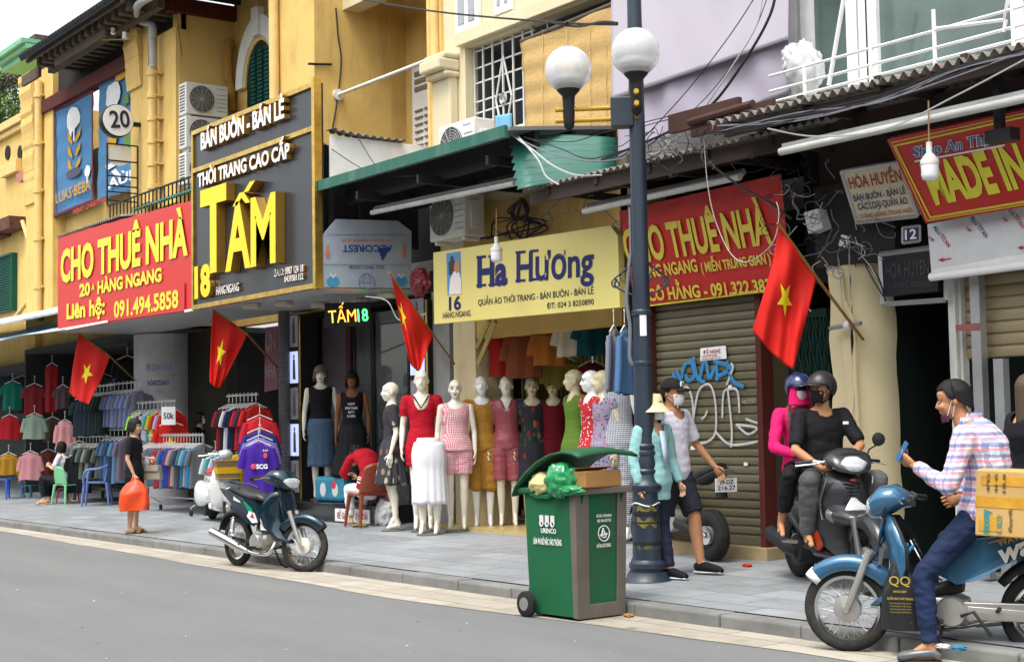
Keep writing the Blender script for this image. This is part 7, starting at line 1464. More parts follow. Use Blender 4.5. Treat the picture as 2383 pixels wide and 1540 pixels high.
for lab, px, h, ma, cl, fx, fy, hd_, fc in (('mannequin in a maroon buttoned nightdress beside the patchwork dress', (1293, 1224), (1224-878), M_manb, M_maroon, .7, -.7, 0, True), ('ivory mannequin in a leaf green top, head turned left in profile', (1345, 1250), (1250-860), M_manb, M_olive2, -.2, -.98, 1, False),
        ('white mannequin in a red top scattered with white flowers', (1385, 1260), (1260-862), M_manw, M_redf, -.15, -.99, 0, True), ('mannequin in a purple flowered blouse between the red one and the navy check', (1412, 1262), (1262-862), M_manb, M_purf, .0, -1, 1, False)):
    m = mannequin(lab, px, h/ppm(G(*px)), ma, fx=fx, fy=fy, hard=hd_, face=fc, look=-.35 if fx < .5 else 0); m.top(cl, .3 if cl is M_maroon else .12, -.1, .016, .03, neck=(.08, .06, .04)); m.skirt(cl, 1.02, .45, .165, .2, 7, .012)
m = mannequin('tallest white mannequin at the back in navy checked sleeveless blouse and trousers', (1444, 1262), (1262-832)/ppm(G(1444, 1262)), M_manw, fx=.3, fy=-.95, hard=1, face=False, look=-.6); m.top(M_navg, 0, -.12, .018, .05, neck=(.07, .04, .03)); m.pants(M_navg, .95, loose=.02)
# ================================================================ PEOPLE
# woman with the orange bag
g = G(312, 1240); W1 = Fig('person', 'woman with black bobbed hair in black clothes holding an orange carrier bag', facing(g, .66, .75), scale=1.58/1.765, look=-.15, nod=.05,
    ell=(.2, -.03, 1.16), wrl=(.12, -.21, 1.14), hdl=(-.3, -.9, -.1), elr=(-.21, .03, 1.14), wrr=(-.2, -.07, .9), hdr=(0, -.1, -1), anl=(.08, .0, .08), anr=(-.075, .05, .08), tol=(.1, -.15, .03), tor=(-.08, -.1, .03))
W1.body(M_skinl, grips=(.3, .9), vox=.01); W1.hair('bob'); W1.face(True); W1.top(M_blackc, .38, -.1, .02, .03, neck=(.07, .03, .02)); W1.pants(M_blackc, .33, loose=.03)
for q in 'lr': W1.sandal(q, mt('brown_sandal', (.08, .045, .03), .6))
wb = W1.t.matrix_world @ W1.J['wrr']; ob2 = thing('carrier_bag', 'large orange carrier bag in the hand of the woman in black', 'bag', V((wb.x, wb.y, wb.z-.43)), math.atan2(R0.y, R0.x))
b = B(); b.grid(36, 18, lambda u, v: V(((.04+.17*min(1, v*2.6)**.7*(1-.08*v))*math.copysign(abs(math.cos(6.2832*u))**.8, math.cos(6.2832*u))*(1+.05*math.sin(14*u+9*v)), (.02+.075*min(1, v*2.2))*math.sin(6.2832*u)*(1+.2*math.sin(25*u+5*v)), .36-.42*v+.015*math.sin(9*u))), True); b.add([V((.19*math.cos(6.2832*i/36), .08*math.sin(6.2832*i/36), -.06)) for i in range(36)], [list(range(36))]); b.tube([(-.02, 0, .34), (0, 0, .42), (.03, 0, .34)], [.03, .02, .03], 8); b.obj('bag', mt('orange_polythene', (0, 0, 0)), ob2, smooth=60, local=True)
wb = W1.t.matrix_world @ (W1.J['ell'].lerp(W1.J['wrl'], .75)); hb = thing('handbag', 'taupe leather handbag with a grey scarf on the arm of the woman in black', 'handbag', V((wb.x, wb.y, wb.z-.30))+R0*.06, math.atan2(R0.y, R0.x)-.3); M_taup = mt('taupe_leather', H('a39a87', .72), .45, bs=90, bump=.1)
b = B(); b.prism([(-.16, -.06, 0), (.16, -.06, 0), (.12, -.035, .2), (-.12, -.035, .2)], (0, .1, 0)); b.obj('body', M_taup, hb, local=True, bevel=.012); b = B(); b.prism([(-.13, -.066, .12), (.13, -.066, .12), (.123, -.045, .205), (-.123, -.045, .205)], (0, .012, 0)); b.obj('flap', M_taup, hb, local=True, bevel=.004); b = B(); b.tube(smoothpath([(-.07, 0, .2), (-.06, 0, .28), (.0, 0, .31), (.06, 0, .28), (.07, 0, .2)]), .011, 7); b.obj('handle', M_taup, hb, local=True, smooth=50)
b = B(); crumple(b, (-.06, -.03, .25), (.04, .03, .07), amp=.4, seed=3, n=8, m=6); b.obj('scarf', mt('silver_scarf', (.45, .47, .52), .5), hb, local=True, smooth=60)
# seated figures
def seated(name, lab, M, sc_, male, seat, kz, fwd=.42, **J):
    d = dict(pel=(0, 0, seat+.1), neck=(0, -.03, seat+.67), head=(0, -.06, seat+.81), hipl=(.09, -.02, seat+.07), hipr=(-.09, -.02, seat+.07), shl=(.168, -.02, seat+.6), shr=(-.168, -.02, seat+.6), knl=(.12, -fwd, kz), knr=(-.12, -fwd, kz), anl=(.11, -fwd+.05, .09), anr=(-.11, -fwd+.02, .09), tol=(.12, -fwd-.12, .03), tor=(-.12, -fwd-.14, .03), ell=(.2, -.16, seat+.36), elr=(-.2, -.16, seat+.36), wrl=(.07, -.34, seat+.42), wrr=(-.05, -.34, seat+.42), hdl=(-.4, -.6, .5), hdr=(.4, -.6, .5))
    d.update(J); return Fig(name, lab, M, 'person', sc_, male, **{k: v for k, v in d.items()})
fl_ = -R0
g = G(140, 1172); P2_ = seated('person', 'woman in white T-shirt and blue mask seated at the stall reading her phone', facing(g+V((0, .1, 0)), -.75, -.66), .93, False, .36, .52, .45, look=-.1, nod=-.35, head=(0, -.11, 1.15), neck=(0, -.06, 1.03), shl=(.168, -.05, .96), shr=(-.168, -.05, .96))
P2_.body(M_skinl, grips=(.6, .6), vox=.011); P2_.hair('bob'); P2_.mask(mt('blue_mask', H('5fa8cc', .8), .7)); P2_.top(M_whitec, .4, -.1, .018); P2_.pants(M_blackc, .93)
for q in 'lr': P2_.sandal(q, mt('pink_sandal', H('c9a08c', .7), .6))
ph = thing('phone', 'small dark phone in the hands of the seated woman', 'phone', mat=P2_.t.matrix_world @ Matrix.Translation(V((.0, -.40, .78))) @ Matrix.Rotation(.6, 4, 'X')); B().box((-.035, -.005, -.05), (.035, .005, .07)).obj('case', M_plas, ph, local=True, bevel=.004)
p = PY(465, 1000, 11.25); P3_ = Fig('person', 'stallholder in dark clothes and white mask standing in the dim shop behind the T-shirt rack', facing(V((p.x, 11.25, gz(11))), .85, .5), scale=.93, look=.3, nod=-.15, ell=(.22, -.05, 1.14), wrl=(.1, -.28, 1.06), wrr=(-.1, -.26, 1.02), elr=(-.22, -.05, 1.14), hdl=(-.5, -.7, 0), hdr=(.5, -.7, 0))
P3_.body(M_skinl, vox=.013); P3_.hair('bob'); P3_.mask(M_whitec); P3_.top(M_blackc, .95, -.15, .02); P3_.pants(M_blackc)
g = G(862, 1222); P4_ = seated('person', 'hunched person in a red striped jumper on the brown chair, back to the street', facing(g+V((.1, -.08, 0)), -1, .1), .95, False, .44, .52, .42, mid=(0, -.0, .86), neck=(0, -.28, 1.02), head=(0, -.44, 1.03), shl=(.168, -.24, .95), shr=(-.168, -.24, .95), ell=(.22, -.4, .74), elr=(-.22, -.4, .74), wrl=(.08, -.55, .66), wrr=(-.08, -.55, .66), nod=-.6)
P4_.body(M_skinl, vox=.012); P4_.hair('short'); P4_.top(cloth('scarlet_knit', H('c5162c', .75)), .95, -.02, .025); P4_.pants(M_whitec, .95)
b = B(); 
for t in (.1, .16, .2): 
    q = B(); P4_.torso(q, t, t+.018, .032); b.add(q.v, q.f)
P4_.part('white_stripes', b, M_whitec)
# walking couple
g = G(1548, 1338); g.y += .12; Wm = Fig('person', 'man in black cap, white T-shirt and dark shorts walking past the lamp post', facing(g, 1, .1), scale=1.74/1.765, male=True, look=.1,
    ell=(.29, -.03, 1.17), wrl=(.35, -.2, .96), hdl=(.2, -.55, -.8), elr=(-.26, .12, 1.18), wrr=(-.28, .1, .93), knl=(.1, -.16, .52), anl=(.1, -.22, .10), tol=(.12, -.39, .05), knr=(-.1, .03, .5), anr=(-.1, .3, .16), tor=(-.11, .16, .04))
Wm.body(M_skin, hands=(.35, .4), leg=1.15); Wm.hair('short'); Wm.face(False); Wm.mask(M_whitec); Wm.top(cloth('white_tee', (.72, .71, .8)), .42, -.14, .022, .02, neck=(.068, .07, .03), vox=.007); Wm.pants(cloth('dark_shorts', (.022, .024, .035)), .46, loose=.03)
for q in 'lr': Wm.shoe(q, M_blackc, mt('sole_white', (.5, .5, .48), .6) if q == 'l' else None)
def cap_hat(F, mat, brim=.085):
    b = B(); b.grid(32, 10, lambda u, v: V(((.09*math.cos(v*1.5))*math.cos(6.2832*u), .01+(.112*math.cos(v*1.5))*math.sin(6.2832*u), .04+.1*math.sin(v*1.57))), True); h = F.part('cap', b, mat, True, solid=.006)
    b = B(); b.grid(12, 4, lambda u, v: V((.078*math.sin((u-.5)*2.3), -.075-.025*math.cos((u-.5)*2.3)-brim*v*math.cos((u-.5)*2.0), .045-.012*v-.018*(2*u-1)**2))); F.part('brim', b, mat, True, solid=.005); return h
cap_hat(Wm, mt('black_cap', (.02, .018, .02), .8))
b = B(); b.box((-.025, -.115, .055), (.025, -.1, .105)); Wm.part('cap_badge', b, M_lw, True, bevel=.006)
M4 = Wm.t.matrix_world @ Wm.hM
text('R', tuple((Wm.hM @ V((-.014, -.116, .064)))), tuple((Wm.hM @ V((.014, -.116, .064)))), .032, (0, 0, 1), M_ink, Wm.t, local=True, bold=.03, lift=.003)
g = G(1516, 1352); g.y -= .05; g = G(1526, 1347); Ww = Fig('person', 'woman in cream bucket hat, white mask and mint jacket half hidden by the lamp post', facing(g, .99, .0), scale=1.6/1.765, look=.2, ell=(.24, .02, 1.15), wrl=(.27, -.08, .91), hdl=(.1, -.3, -.9), knl=(.09, .0, .5), anl=(.09, -.1, .09), tol=(.1, -.27, .04), anr=(-.09, .2, .12), tor=(-.1, .05, .03))
Ww.body(M_skinl, hands=(.3, .3)); Ww.hair('long'); Ww.face(False); Ww.mask(M_whitec); Ww.top(cloth('mint_jacket', H('9fd2d0', .78)), .97, -.3, .03, .03, neck=(.06, .1, .03), loose=.02, name='jacket'); Ww.pants(cloth('navy_print_trousers', (.018, .022, .045)), .97)
b = B(); b.add([V(p)*Ww.s for p in ((-.03, -.135, 1.42), (.035, -.135, 1.42), (.05, -.165, 1.2), (.0, -.17, 1.05), (-.02, -.165, 1.2))], [[0, 1, 2, 3, 4]]); Ww.part('inner_top', b, cloth('pale_top', H('c4d4ea', .8)), solid=.006)
for q in 'lr': Ww.shoe(q, M_blackc, M_whitec)
b = B(); b.lathe([(.178, -.045), (.17, -.03), (.112, .03), (.106, .045), (.098, .095), (.08, .128), (.01, .138)], (0, .012, .01), n=32); Ww.part('bucket_hat', b, cloth('cream_hat', H('f0dfae', .84)), True)
# riders of the black scooter
Ms = MW[scoot.name] @ Matrix.Rotation(math.pi/2, 4, 'Z')     # figure front along the scooter's heading; figure x = scooter -y ... left is +x
def onbike(M, x, y, z): return V((y, -x, z))   # scooter (x fwd, y left) -> figure frame (x left, -y fwd)
ob_ = onbike
R1 = Fig('person', 'man in black helmet, mask and T-shirt at the front of the black scooter', Ms, scale=1.0, male=True, look=-1.0, nod=-.05,
    pel=ob_(0, -.14, 0, .86), neck=ob_(0, -.16, 0, 1.44), head=ob_(0, -.12, -.01, 1.585), shl=ob_(0, -.15, .19, 1.37), shr=ob_(0, -.15, -.19, 1.37), ell=ob_(0, .0, .27, 1.13), wrl=ob_(0, .2, .06, 1.0), hdl=(-.7, -.6, -.2), elr=ob_(0, -.02, -.29, 1.1), wrr=ob_(0, .16, -.14, .95), hdr=(.75, -.5, -.2),
    hipl=ob_(0, -.1, .1, .84), hipr=ob_(0, -.1, -.1, .84), knl=ob_(0, .3, .27, .86), knr=ob_(0, .26, -.3, .86), anl=ob_(0, .22, .2, .42), anr=ob_(0, .1, -.25, .42), tol=ob_(0, .37, .22, .36), tor=ob_(0, .26, -.29, .36))
R1.body(M_skin, grips=(.5, .5)); R1.face(False); R1.mask(cloth('black_mask', (.015, .015, .016))); R1.hair('short'); R1.helmet(mt('matte_black_helmet', (.022, .022, .023), .4)); R1.top(M_blackc, .45, -.12, .025, .02, neck=(.06, .045, .02)); R1.pants(cloth('faded_grey_denim', (.095, .095, .1), vs=5, var=.5), .97, loose=.02)
for q in 'lr': R1.sandal(q, M_plas)
b = B(); b.box((.055, -.148, 1.3), (.105, -.14, 1.325)); R1.part('chest_mark', b, M_lw, bevel=.004)
R2 = Fig('person', 'passenger in magenta hooded top and blue helmet behind the black scooter rider', Ms, scale=.95, look=-.1,
    pel=ob_(0, -.54, -.03, .98), neck=ob_(0, -.5, -.07, 1.53), head=ob_(0, -.46, -.075, 1.675), shl=ob_(0, -.5, .1, 1.47), shr=ob_(0, -.52, -.24, 1.46), ell=ob_(0, -.35, .2, 1.25), wrl=ob_(0, -.2, .12, 1.12), elr=ob_(0, -.42, -.34, 1.17), wrr=ob_(0, -.2, -.2, 1.1), hdl=(-.4, -.8, 0), hdr=(.5, -.8, 0),
    hipl=ob_(0, -.48, .07, .96), hipr=ob_(0, -.48, -.12, .96), knl=ob_(0, -.1, .3, .92), knr=ob_(0, -.12, -.32, .93), anl=ob_(0, -.3, .3, .5), anr=ob_(0, -.3, -.34, .5), tol=ob_(0, -.16, .32, .43), tor=ob_(0, -.16, -.38, .43))
M_mag = cloth('magenta_jersey', H('e01c6c', .8)); R2.body(M_skin); R2.mask(printed('speckled_mask', (.6, .52, .56), [H('7d5a6a', .6)], 90, .25)); R2.helmet(mt('navy_helmet', H('2c3a72', .6), .22, coat=.5)); R2.top(M_mag, .97, -.14, .02, neck=(0, 0, 0), name='hooded_top', t1=1.0); R2.pants(M_blackc, .85)
b = B(); b.grid(30, 12, lambda u, v: V(((.092+.02*v)*math.cos(.75+4.9*(u)+2.3+.5), .015+(.108+.01*v)*math.sin(.75+4.9*u+2.3+.5), .06-.2*v))); R2.part('hood', b, M_mag, True, solid=.01)
b = B(); b.ell((0, -.088, .012), (.068, .025, .022)); R2.part('sunglasses', b, M_plas, True)
b = B(); b.tube([R2.sp(.97)+V((-.09, -.02, .02)), R2.sp(.75)+V((-.13, -.13, 0)), R2.sp(.4)+V((-.12, -.12, 0))], [(.02, .005)]*3, 6, side=(1, 0, 0)); R2.part('bag_strap', b, mt('brown_strap', H('6a4a40', .6), .6))
for q in 'lr': R2.sandal(q, mt('navy_slide', (.03, .035, .07), .6))
# man on the sky blue motorbike
Mm = Mb @ Matrix.Rotation(math.pi/2, 4, 'Z')
D = Fig('person', 'man in pastel plaid shirt astride the sky blue motorbike, looking at a phone', Mm, scale=1.0, male=True, look=.12, nod=.16,
    pel=ob_(0, -.26, .02, .9), neck=ob_(0, -.19, .02, 1.46), head=ob_(0, -.10, .02, 1.595), shl=ob_(0, -.19, .21, 1.37), shr=ob_(0, -.18, -.17, 1.37), ell=ob_(0, -.1, .31, 1.06), wrl=ob_(0, .12, .24, 1.2), hdl=(-.2, -.75, .55), elr=ob_(0, -.16, -.28, 1.12), wrr=ob_(0, -.1, -.2, .98), hdr=(.1, -.9, -.3), palml=(-.6, .2, .5),
    hipl=ob_(0, -.22, .12, .87), hipr=ob_(0, -.22, -.08, .87), knl=ob_(0, .08, .27, .52), knr=ob_(0, .16, -.26, .5), anl=ob_(0, .04, .33, .1), anr=ob_(0, .05, -.34, .1), tol=ob_(0, .18, .35, .035), tor=ob_(0, .2, -.37, .035), mid=ob_(0, -.29, .02, 1.18))
D.body(M_skin, grips=(.75, .5), hands=(.4, .3), vox=.008); D.face(False); D.hair('short'); D.top(plaid('pastel_plaid'), .96, -.14, .036, .02, neck=(.062, .05, .02), wrinkle=.01, vox=.009); D.pants(cloth('dark_indigo_denim', H('24365c', .62), vs=6, var=.4, bs=240), .97, loose=.004, wrinkle=.01, vox=.009)
b = B(); b.grid(24, 3, lambda u, v: D.J['neck']+V(((.072+.006*v)*math.cos(6.2832*u), .01+(.066+.008*v)*math.sin(6.2832*u), .035-.05*v+(.02 if math.sin(6.2832*u) > 0 else -.01)))); D.part('collar', b, MATS.setdefault('pastel_plaid', bpy.data.materials['pastel_plaid']), solid=.006)
b = B(); b.grid(12, 6, lambda u, v: V((.05*math.sin((u-.5)*2.8), -.03-.06*math.cos((u-.5)*2.6), -.085-.045*v))); D.part('face_mask', b, mt('maroon_mask', (.07, .02, .04), .7), True, solid=.006)
b = B(); b.tube([(.05, -.05, -.09), (.082, .005, .02), (.083, .02, .0), (.056, -.02, -.1)], .0022, 5); D.part('mask_loop', b, M_lw, True)
for q in 'lr': D.shoe(q, mt('grey_leather_loafer', (.09, .095, .1), .35, coat=.3), low=True)
pp = D.J['wrl']+D.hd['hdl']*.085; ph = thing('phone', 'blue mobile phone held up by the man in the plaid shirt', 'phone', mat=Mm @ Matrix.Translation(pp+V((.0, -.005, .025))) @ Matrix.Rotation(-.5, 4, 'X') @ Matrix.Rotation(.5, 4, 'Z')); B().box((-.034, -.006, -.06), (.034, .006, .075)).obj('case', mt('phone_blue', H('2a70a8', .7), .25, coat=.5), ph, local=True, bevel=.005); B().box((-.03, .006, -.05), (.03, .0075, .068)).obj('screen', M_glassd, ph, local=True)
# onlooker cut by the picture edge
p = G(2390, 1360); p = V((xat(2396, 1000, 8.55), 8.55, gz(8.55))); Ed = Fig('person', 'person with long fair streaked hair in a black jacket at the right edge', facing(p, .3, .95), scale=.93, look=.2); Ed.body(M_skinl, vox=.012); Ed.hair('long', mt('streaked_hair', H('6a5644', .6), .5, bs=130, bump=.5)); Ed.top(M_blackc, .95, -.2, .035, loose=.02, name='jacket'); Ed.pants(M_blackc)
for q in 'lr': Ed.shoe(q, M_blackc)
# ================================================================ CARTON on the blue bike
bl_ = (Mb.to_3x3() @ V((0, 1, 0))).normalized(); Mc = Mb @ Matrix.Translation(Mb.inverted() @ hit(2340, 1243, Mb.translation+bl_*.26, bl_)) @ Matrix.Rotation(math.radians(-3), 4, 'Y')
cx_ = thing('cardboard_box', 'taped tan cardboard carton marked MADE IN JAPAN on the seat of the sky blue motorbike', 'box', mat=Mc); M_cart = mt('tan_carton', H('d3ae6c', .78), .75, vs=4, var=.12, dirt=.2, dirtc=(.3, .2, .08))
B().box((-.3, -.2, 0), (.15, .2, .39)).obj('carton', M_cart, cx_, local=True, bevel=.008)
M_tape = mt('yellow_tape', H('d9a33c', .8), .25, vs=8, var=.3); fy_ = .203
for (x0, x1, z0, z1) in ((-.3, .152, .17, .235), (-.18, .12, .3, .355), (.0, .13, .03, .12)): B().box((x0, .2, z0), (x1, fy_, z1)).obj('tape', M_tape, cx_, local=True)
B().box((.15, -.2, .17), (.1525, .2, .235)).obj('tape', M_tape, cx_, local=True)
M_pk = mt('carton_print_dark', (.1, .07, .04), .7); M_pt = mt('carton_print_teal', H('3a9aa0', .7), .7)
text('MADE IN JAPAN', (-.155, fy_, .22), (-.155, fy_, .37), .02, (1, 0, 0), M_pk, cx_, local=True, bold=.02, lift=.002)
text('4Pieces×4Pk', (-.06, fy_, .03), (-.06, fy_, .17), .022, (1, 0, 0), M_pk, cx_, local=True, bold=.02, lift=.002); text('L SIZE', (.0, fy_, .02), (.0, fy_, .13), .026, (1, 0, 0), M_pt, cx_, local=True, bold=.02, lift=.003); text('moony', (.07, fy_, .02), (.07, fy_, .16), .045, (1, 0, 0), M_pt, cx_, local=True, bold=.04, lift=.003)
for k, tx in enumerate(('18.8', '44 45', '4PES')): text(tx, (-.02+.045*k, fy_, .26), (-.02+.045*k, fy_, .37), .018, (1, 0, 0), M_pk, cx_, local=True, bold=.02, lift=.003)
# ================================================================ CLOTHES ON HANGERS
M_hang = mt('white_hanger', (.72, .72, .68), .4); COL = {}
def ck(h):
    if h not in COL: COL[h] = cloth('cloth_'+h, H(h, .72))
    return COL[h]
def garment(lab, p, rz, w, h, mat, slv=.18, cat='T-shirt', group=None, name='hanging_shirt', flare=0, t=.045, hook=True, seed=None, scale_s=1):
    r = random.Random(seed if seed is not None else hash(lab) % 999); g = thing(name, lab, cat, p, rz, group); z0 = -.16 if hook else -.02; ph = r.uniform(0, 6)
    prof = [(0, .055, .02), (.03, .09, .03), (.085, w/2*.98, .035), (.2, w/2*.96, t), (.5, w/2*(.93+flare*.3), t), (1, w/2*(1+flare), t*1.15)]; b = B()
    def fn(u, v):
        i = v*5; k = min(int(i), 4); q = i-k; s0, s1 = prof[k], prof[k+1]; zz, ww, tt = (s0[j]*(1-q)+s1[j]*q for j in range(3)); a = 6.28319*u; rp = 1+.3*v*math.sin(a*5+ph+v*2)*(abs(math.sin(a)) > .1)
        zv = -zz*h if k >= 2 else -(zz if k < 2 else 0)*1.0
        if k == 2: zv = -(.085*(1-q)+.2*h*q)
        elif k > 2: zv = -zz*h
        elif k == 1: zv = -(.03*(1-q)+.085*q)
        return V((ww*math.cos(a), (tt*rp+.012*math.sin(ww*40*math.cos(a)+ph)*v)*math.sin(a), z0+zv+.008*math.sin(a*3+ph)*v))
    b.grid(28, 20, fn, True)
    for sg in (-1, 1):
        if slv: e = slv; b.tube([(sg*w*.42, 0, z0-.085), (sg*(w*.5+.0), 0, z0-.13-e*.4), (sg*(w*.5+.015+e*.05), .01, z0-.12-e)], [(.05, .03), (.062, .034), (.06 if e < .3 else .045, .03)], 10, side=(1, 0, .3))
    o = b.obj('garment', mat, g, smooth=60, local=True)
    if hook:
        b = B(); b.tube([(.0, 0, .0), (.018, 0, .02), (.0, 0, .035), (-.018, 0, .018)], .005, 5); b.tube([(0, 0, .0), (0, 0, -.1)], .005, 5); b.tube([(-w*.4, 0, -.2), (0, 0, -.12), (w*.4, 0, -.2)], .008, 5); b.obj('hanger', M_hang, g, local=True)
    return g
FC = math.atan2(.81, .59); FX = math.pi/2
def rail(lab, a, c, r=.014, legs=None, name='clothes_rail'):
    t = thing(name, lab, 'clothes rail', a); B().tube([a, c], r, 8).obj('bar', M_steel, t, smooth=50)
    if legs:
        for p in (a, c):
            for dy in (-.22, .22): B().tube([p, V((p.x, p.y, .42)), V((p.x, p.y+dy, .3)), V((p.x, p.y+dy, .27))], .013, 6).obj('leg', M_steel, t); B().lathe([(.02, -.02), (.045, -.014), (.045, .014), (.02, .02)], (p.x, p.y+dy, gz(p.y)+.045), (0, 1, 0), 16).obj('caster', M_tyre, t, smooth=40)
        B().tube([V((a.x, a.y, .42)), V((c.x, c.y, .42))], .013, 6).obj('brace', M_steel, t)
    return t
ORD = 'first second third fourth fifth sixth seventh eighth ninth tenth eleventh twelfth thirteenth fourteenth fifteenth sixteenth seventeenth eighteenth nineteenth twentieth'.split()
def row(a, c, cols, w, h, what, where, group, rz=FX, slv=.2):
    n = len(cols)
    for i, (cn, hx) in enumerate(cols):
        p = a.lerp(c, (i+.5)/n); garment('%s %s, %s from the left %s' % (cn, what, ORD[i], where), p, rz+random.uniform(-.12, .12), w, h*random.uniform(.95, 1.05), ck(hx), slv, what, group)
a, c = PY(345, 1014, 9.9), PY(474, 1009, 9.9); c.z = a.z; rail('wheeled T-shirt rack on the pavement before shop 20', a, c, legs=1)
nm = {'a32f3c': 'red', '6f7276': 'grey', '2f6f86': 'teal', '26459a': 'blue', '8f3244': 'wine', '2e3b57': 'navy', '2a7fb5': 'azure', '9a9792': 'pale grey', 'c8cdd6': 'white', '5d5560': 'mauve grey'}
row(a, c, [(nm[k], k) for k in 'a32f3c c8cdd6 2e3b57 6f7276 5d5560 2f6f86 a32f3c 8f3244 6f7276 26459a 26459a 8f3244 9a9792 5d5560 2e3b57 2f6f86 9a9792 2a7fb5 6f7276'.split()], .47, .68, 'T-shirt', 'on the wheeled rack', 'T-shirts on the wheeled rack')
a, c = PY(318, 938, 10.2), PY(410, 936, 10.2); c.z = a.z; rail('upper rail of small bright football kits at shop 20', a, c)
row(a, c, [('neon green', 'a8e82c'), ('white', 'd8d8dc'), ('purple', '5a2c86'), ('black and white', 'c8c8cc'), ('aqua', '55b4bc'), ('yellow', 'e6c020'), ('red', 'c42a28'), ('lilac', 'c0b8dc'), ('scarlet', 'd02c20'), ('bright red', 'd8201c')], .34, .5, 'kids shirt', 'on the upper rail', 'small shirts on the upper rail')
g = garment('red T-shirt with a yellow star hanging in front of the small kits', PY(398, 962, 10.05), FC, .5, .62, ck('c81e16'), .2); pl = B(); pl.prism([V((.11*(1 if k % 2 == 0 else .4)*math.sin(math.pi*k/5), -.075, -.5+.11*(1 if k % 2 == 0 else .4)*math.cos(math.pi*k/5))) for k in range(10)], (0, .01, 0)); pl.obj('star', M_star, g, local=True)
k = thing('price_card', 'white handwritten 50k price card hanging over the red star T-shirt', 'card', PY(394, 960, 9.95), FC); B().box((-.13, -.005, -.2), (.1, .005, .1)).obj('card', M_lw, k, local=True); text('50k', (-.1, -.006, -.1), (.08, -.006, -.1), .1, (0, 0, 1), M_ink, k, local=True, lift=.003)
a, c = PY(528, 922, 10.0), PY(600, 915, 10.0); c.z = a.z; rail('high rail of football shirts by the dark pipe', a, c)
fb = [('maroon', '8a2034'), ('black', '202024'), ('white', 'd4d4dc'), ('navy', '22305c'), ('black', '1c1c20'), ('red', 'c4202c'), ('plum', '502a48'), ('scarlet', 'd02a24')]
row(a, c, fb, .46, .66, 'football shirt', 'on the high rail', 'football shirts')
row(a+V((-.3, -.1, -.72)), c+V((-.25, -.15, -.72)), [('white', 'd8d8dc'), ('teal', '3a9a9c'), ('pale lilac', 'c4c0e0'), ('blue', '2a4c9c'), ('sky', '7fa8cc'), ('yellow', 'e0bc20')], .42, .6, 'football shirt', 'in the lower tier', 'football shirts')
for i, (lb_, y, hx, dx) in enumerate((('red and blue football shirt, topmost of the hanging column beside the dark pipe', 945, 'cc2030', 0), ('royal blue football shirt in the middle of the hanging column', 975, '2a3484', -.0), ('white sleeved purple football shirt low in the hanging column', 992, '8a7cc0', 0))): garment(lb_, PY(604, y, 9.75-.06*i), FC, .46, .7, ck(hx), .26, 'football shirt')
g = garment('large purple football shirt printed SCG at the front of the hanging column', PY(601, 1004, 9.5), FC, .44, .74, ck('4a26a0'), .24, 'football shirt'); text('SCG', (-.02, -.075, -.52), (.14, -.075, -.52), .06, (0, 0, 1), M_lw, g, local=True, bold=.04); b = B(); b.ell((-.06, -.075, -.49), (.04, .006, .04)); b.ell((.11, -.07, -.34), (.03, .006, .04)); b.obj('crest', mt('crest_red', H('e0556a', .8), .5), g, local=True); text('★★★', (.07, -.072, -.28), (.15, -.072, -.28), .03, (0, 0, 1), M_star, g, local=True)
# the stall at the left edge
for lb_, x, y, w, h, hx, sl, Y in (('emerald green top hanging high in the left stall', 29, 872, .44, .62, '0e7a64', .16, 10.4), ('dark red plain top beside the emerald one', 80, 878, .44, .66, '8c2228', .16, 10.5), ('plaid sleeveless top behind the leftmost flag', 146, 880, .3, .46, '5c4a4c', .1, 10.4),
        ('scarlet gathered blouse at the left edge of the stall', 22, 950, .42, .5, 'b31822', .3, 10.0), ('sage green blouse with puffed sleeves', 80, 946, .42, .5, '8fa392', .24, 10.0), ('small pink peplum dress beside the sage blouse', 151, 960, .32, .52, 'd89a9a', .3, 9.95), ('dark patterned top in the shade behind the pink dress', 122, 955, .4, .5, '4a3c30', .2, 10.5),
        ('mustard long sleeved top on the lower rail', 20, 1038, .42, .44, 'b38420', .48, 9.9), ('rose pink peplum blouse on the lower rail', 71, 1034, .42, .56, 'cf8f96', .26, 9.95), ('red and black floral top above the seated woman', 112, 1030, .4, .56, '6a2c24', .2, 10.4), ('black T-shirt hanging alone under the olive sign', 296, 812, .5, .62, '14161c', .2, 10.7), ('dark slate T-shirt, foremost of the upper row by the leftmost flag', 200, 905, .52, .74, '22323e', .22, 10.1), ('charcoal T-shirt hanging low behind the seated woman', 184, 1036, .48, .74, '181c22', .2, 10.0), ('light grey T-shirt above the charcoal one', 184, 1010, .46, .5, '85888a', .2, 10.15)):
    garment(lb_, PY(x, y, Y), FC, w, h, ck(hx), sl, 'top', flare=.15 if 'peplum' in lb_ or 'blouse' in lb_ else 0)
g = garment('long red trousers hanging in the left stall beside the red top', PY(121, 830, 10.5), FC, .3, 1.0, ck('a01c22'), 0, 'trousers', name='hanging_trousers')
def rows(x0, x1, y, Y, cols, w, h, what, where, grp):
    a, c = PY(x0, y, Y), PY(x1, y-4, Y); c.z = a.z; rail('clothes rail of the '+grp, a-V((.2, 0, 0)), c+V((.1, 0, 0))); row(a, c, cols, w, h, what, where, grp)
rows(212, 262, 900, 10.25, [('dark green', '2a3c38'), ('slate', '2c3a44'), ('forest', '30443c'), ('dark slate', '2a363e'), ('bottle green', '263c38'), ('black green', '20302e')], .5, .74, 'T-shirt', 'in the dark upper row', 'dark T-shirts in the upper row')
rows(262, 330, 894, 10.3, [('grey blue', '6c82a0'), ('lilac blue', '7f86b4'), ('pale blue', '8c9cc4'), ('slate blue', '66788f'), ('mauve blue', '7c7ca4'), ('blue', '7088b0'), ('grey lilac', '8a8aa0')], .48, .66, 'polo shirt', 'in the blue upper row', 'blue polo shirts')
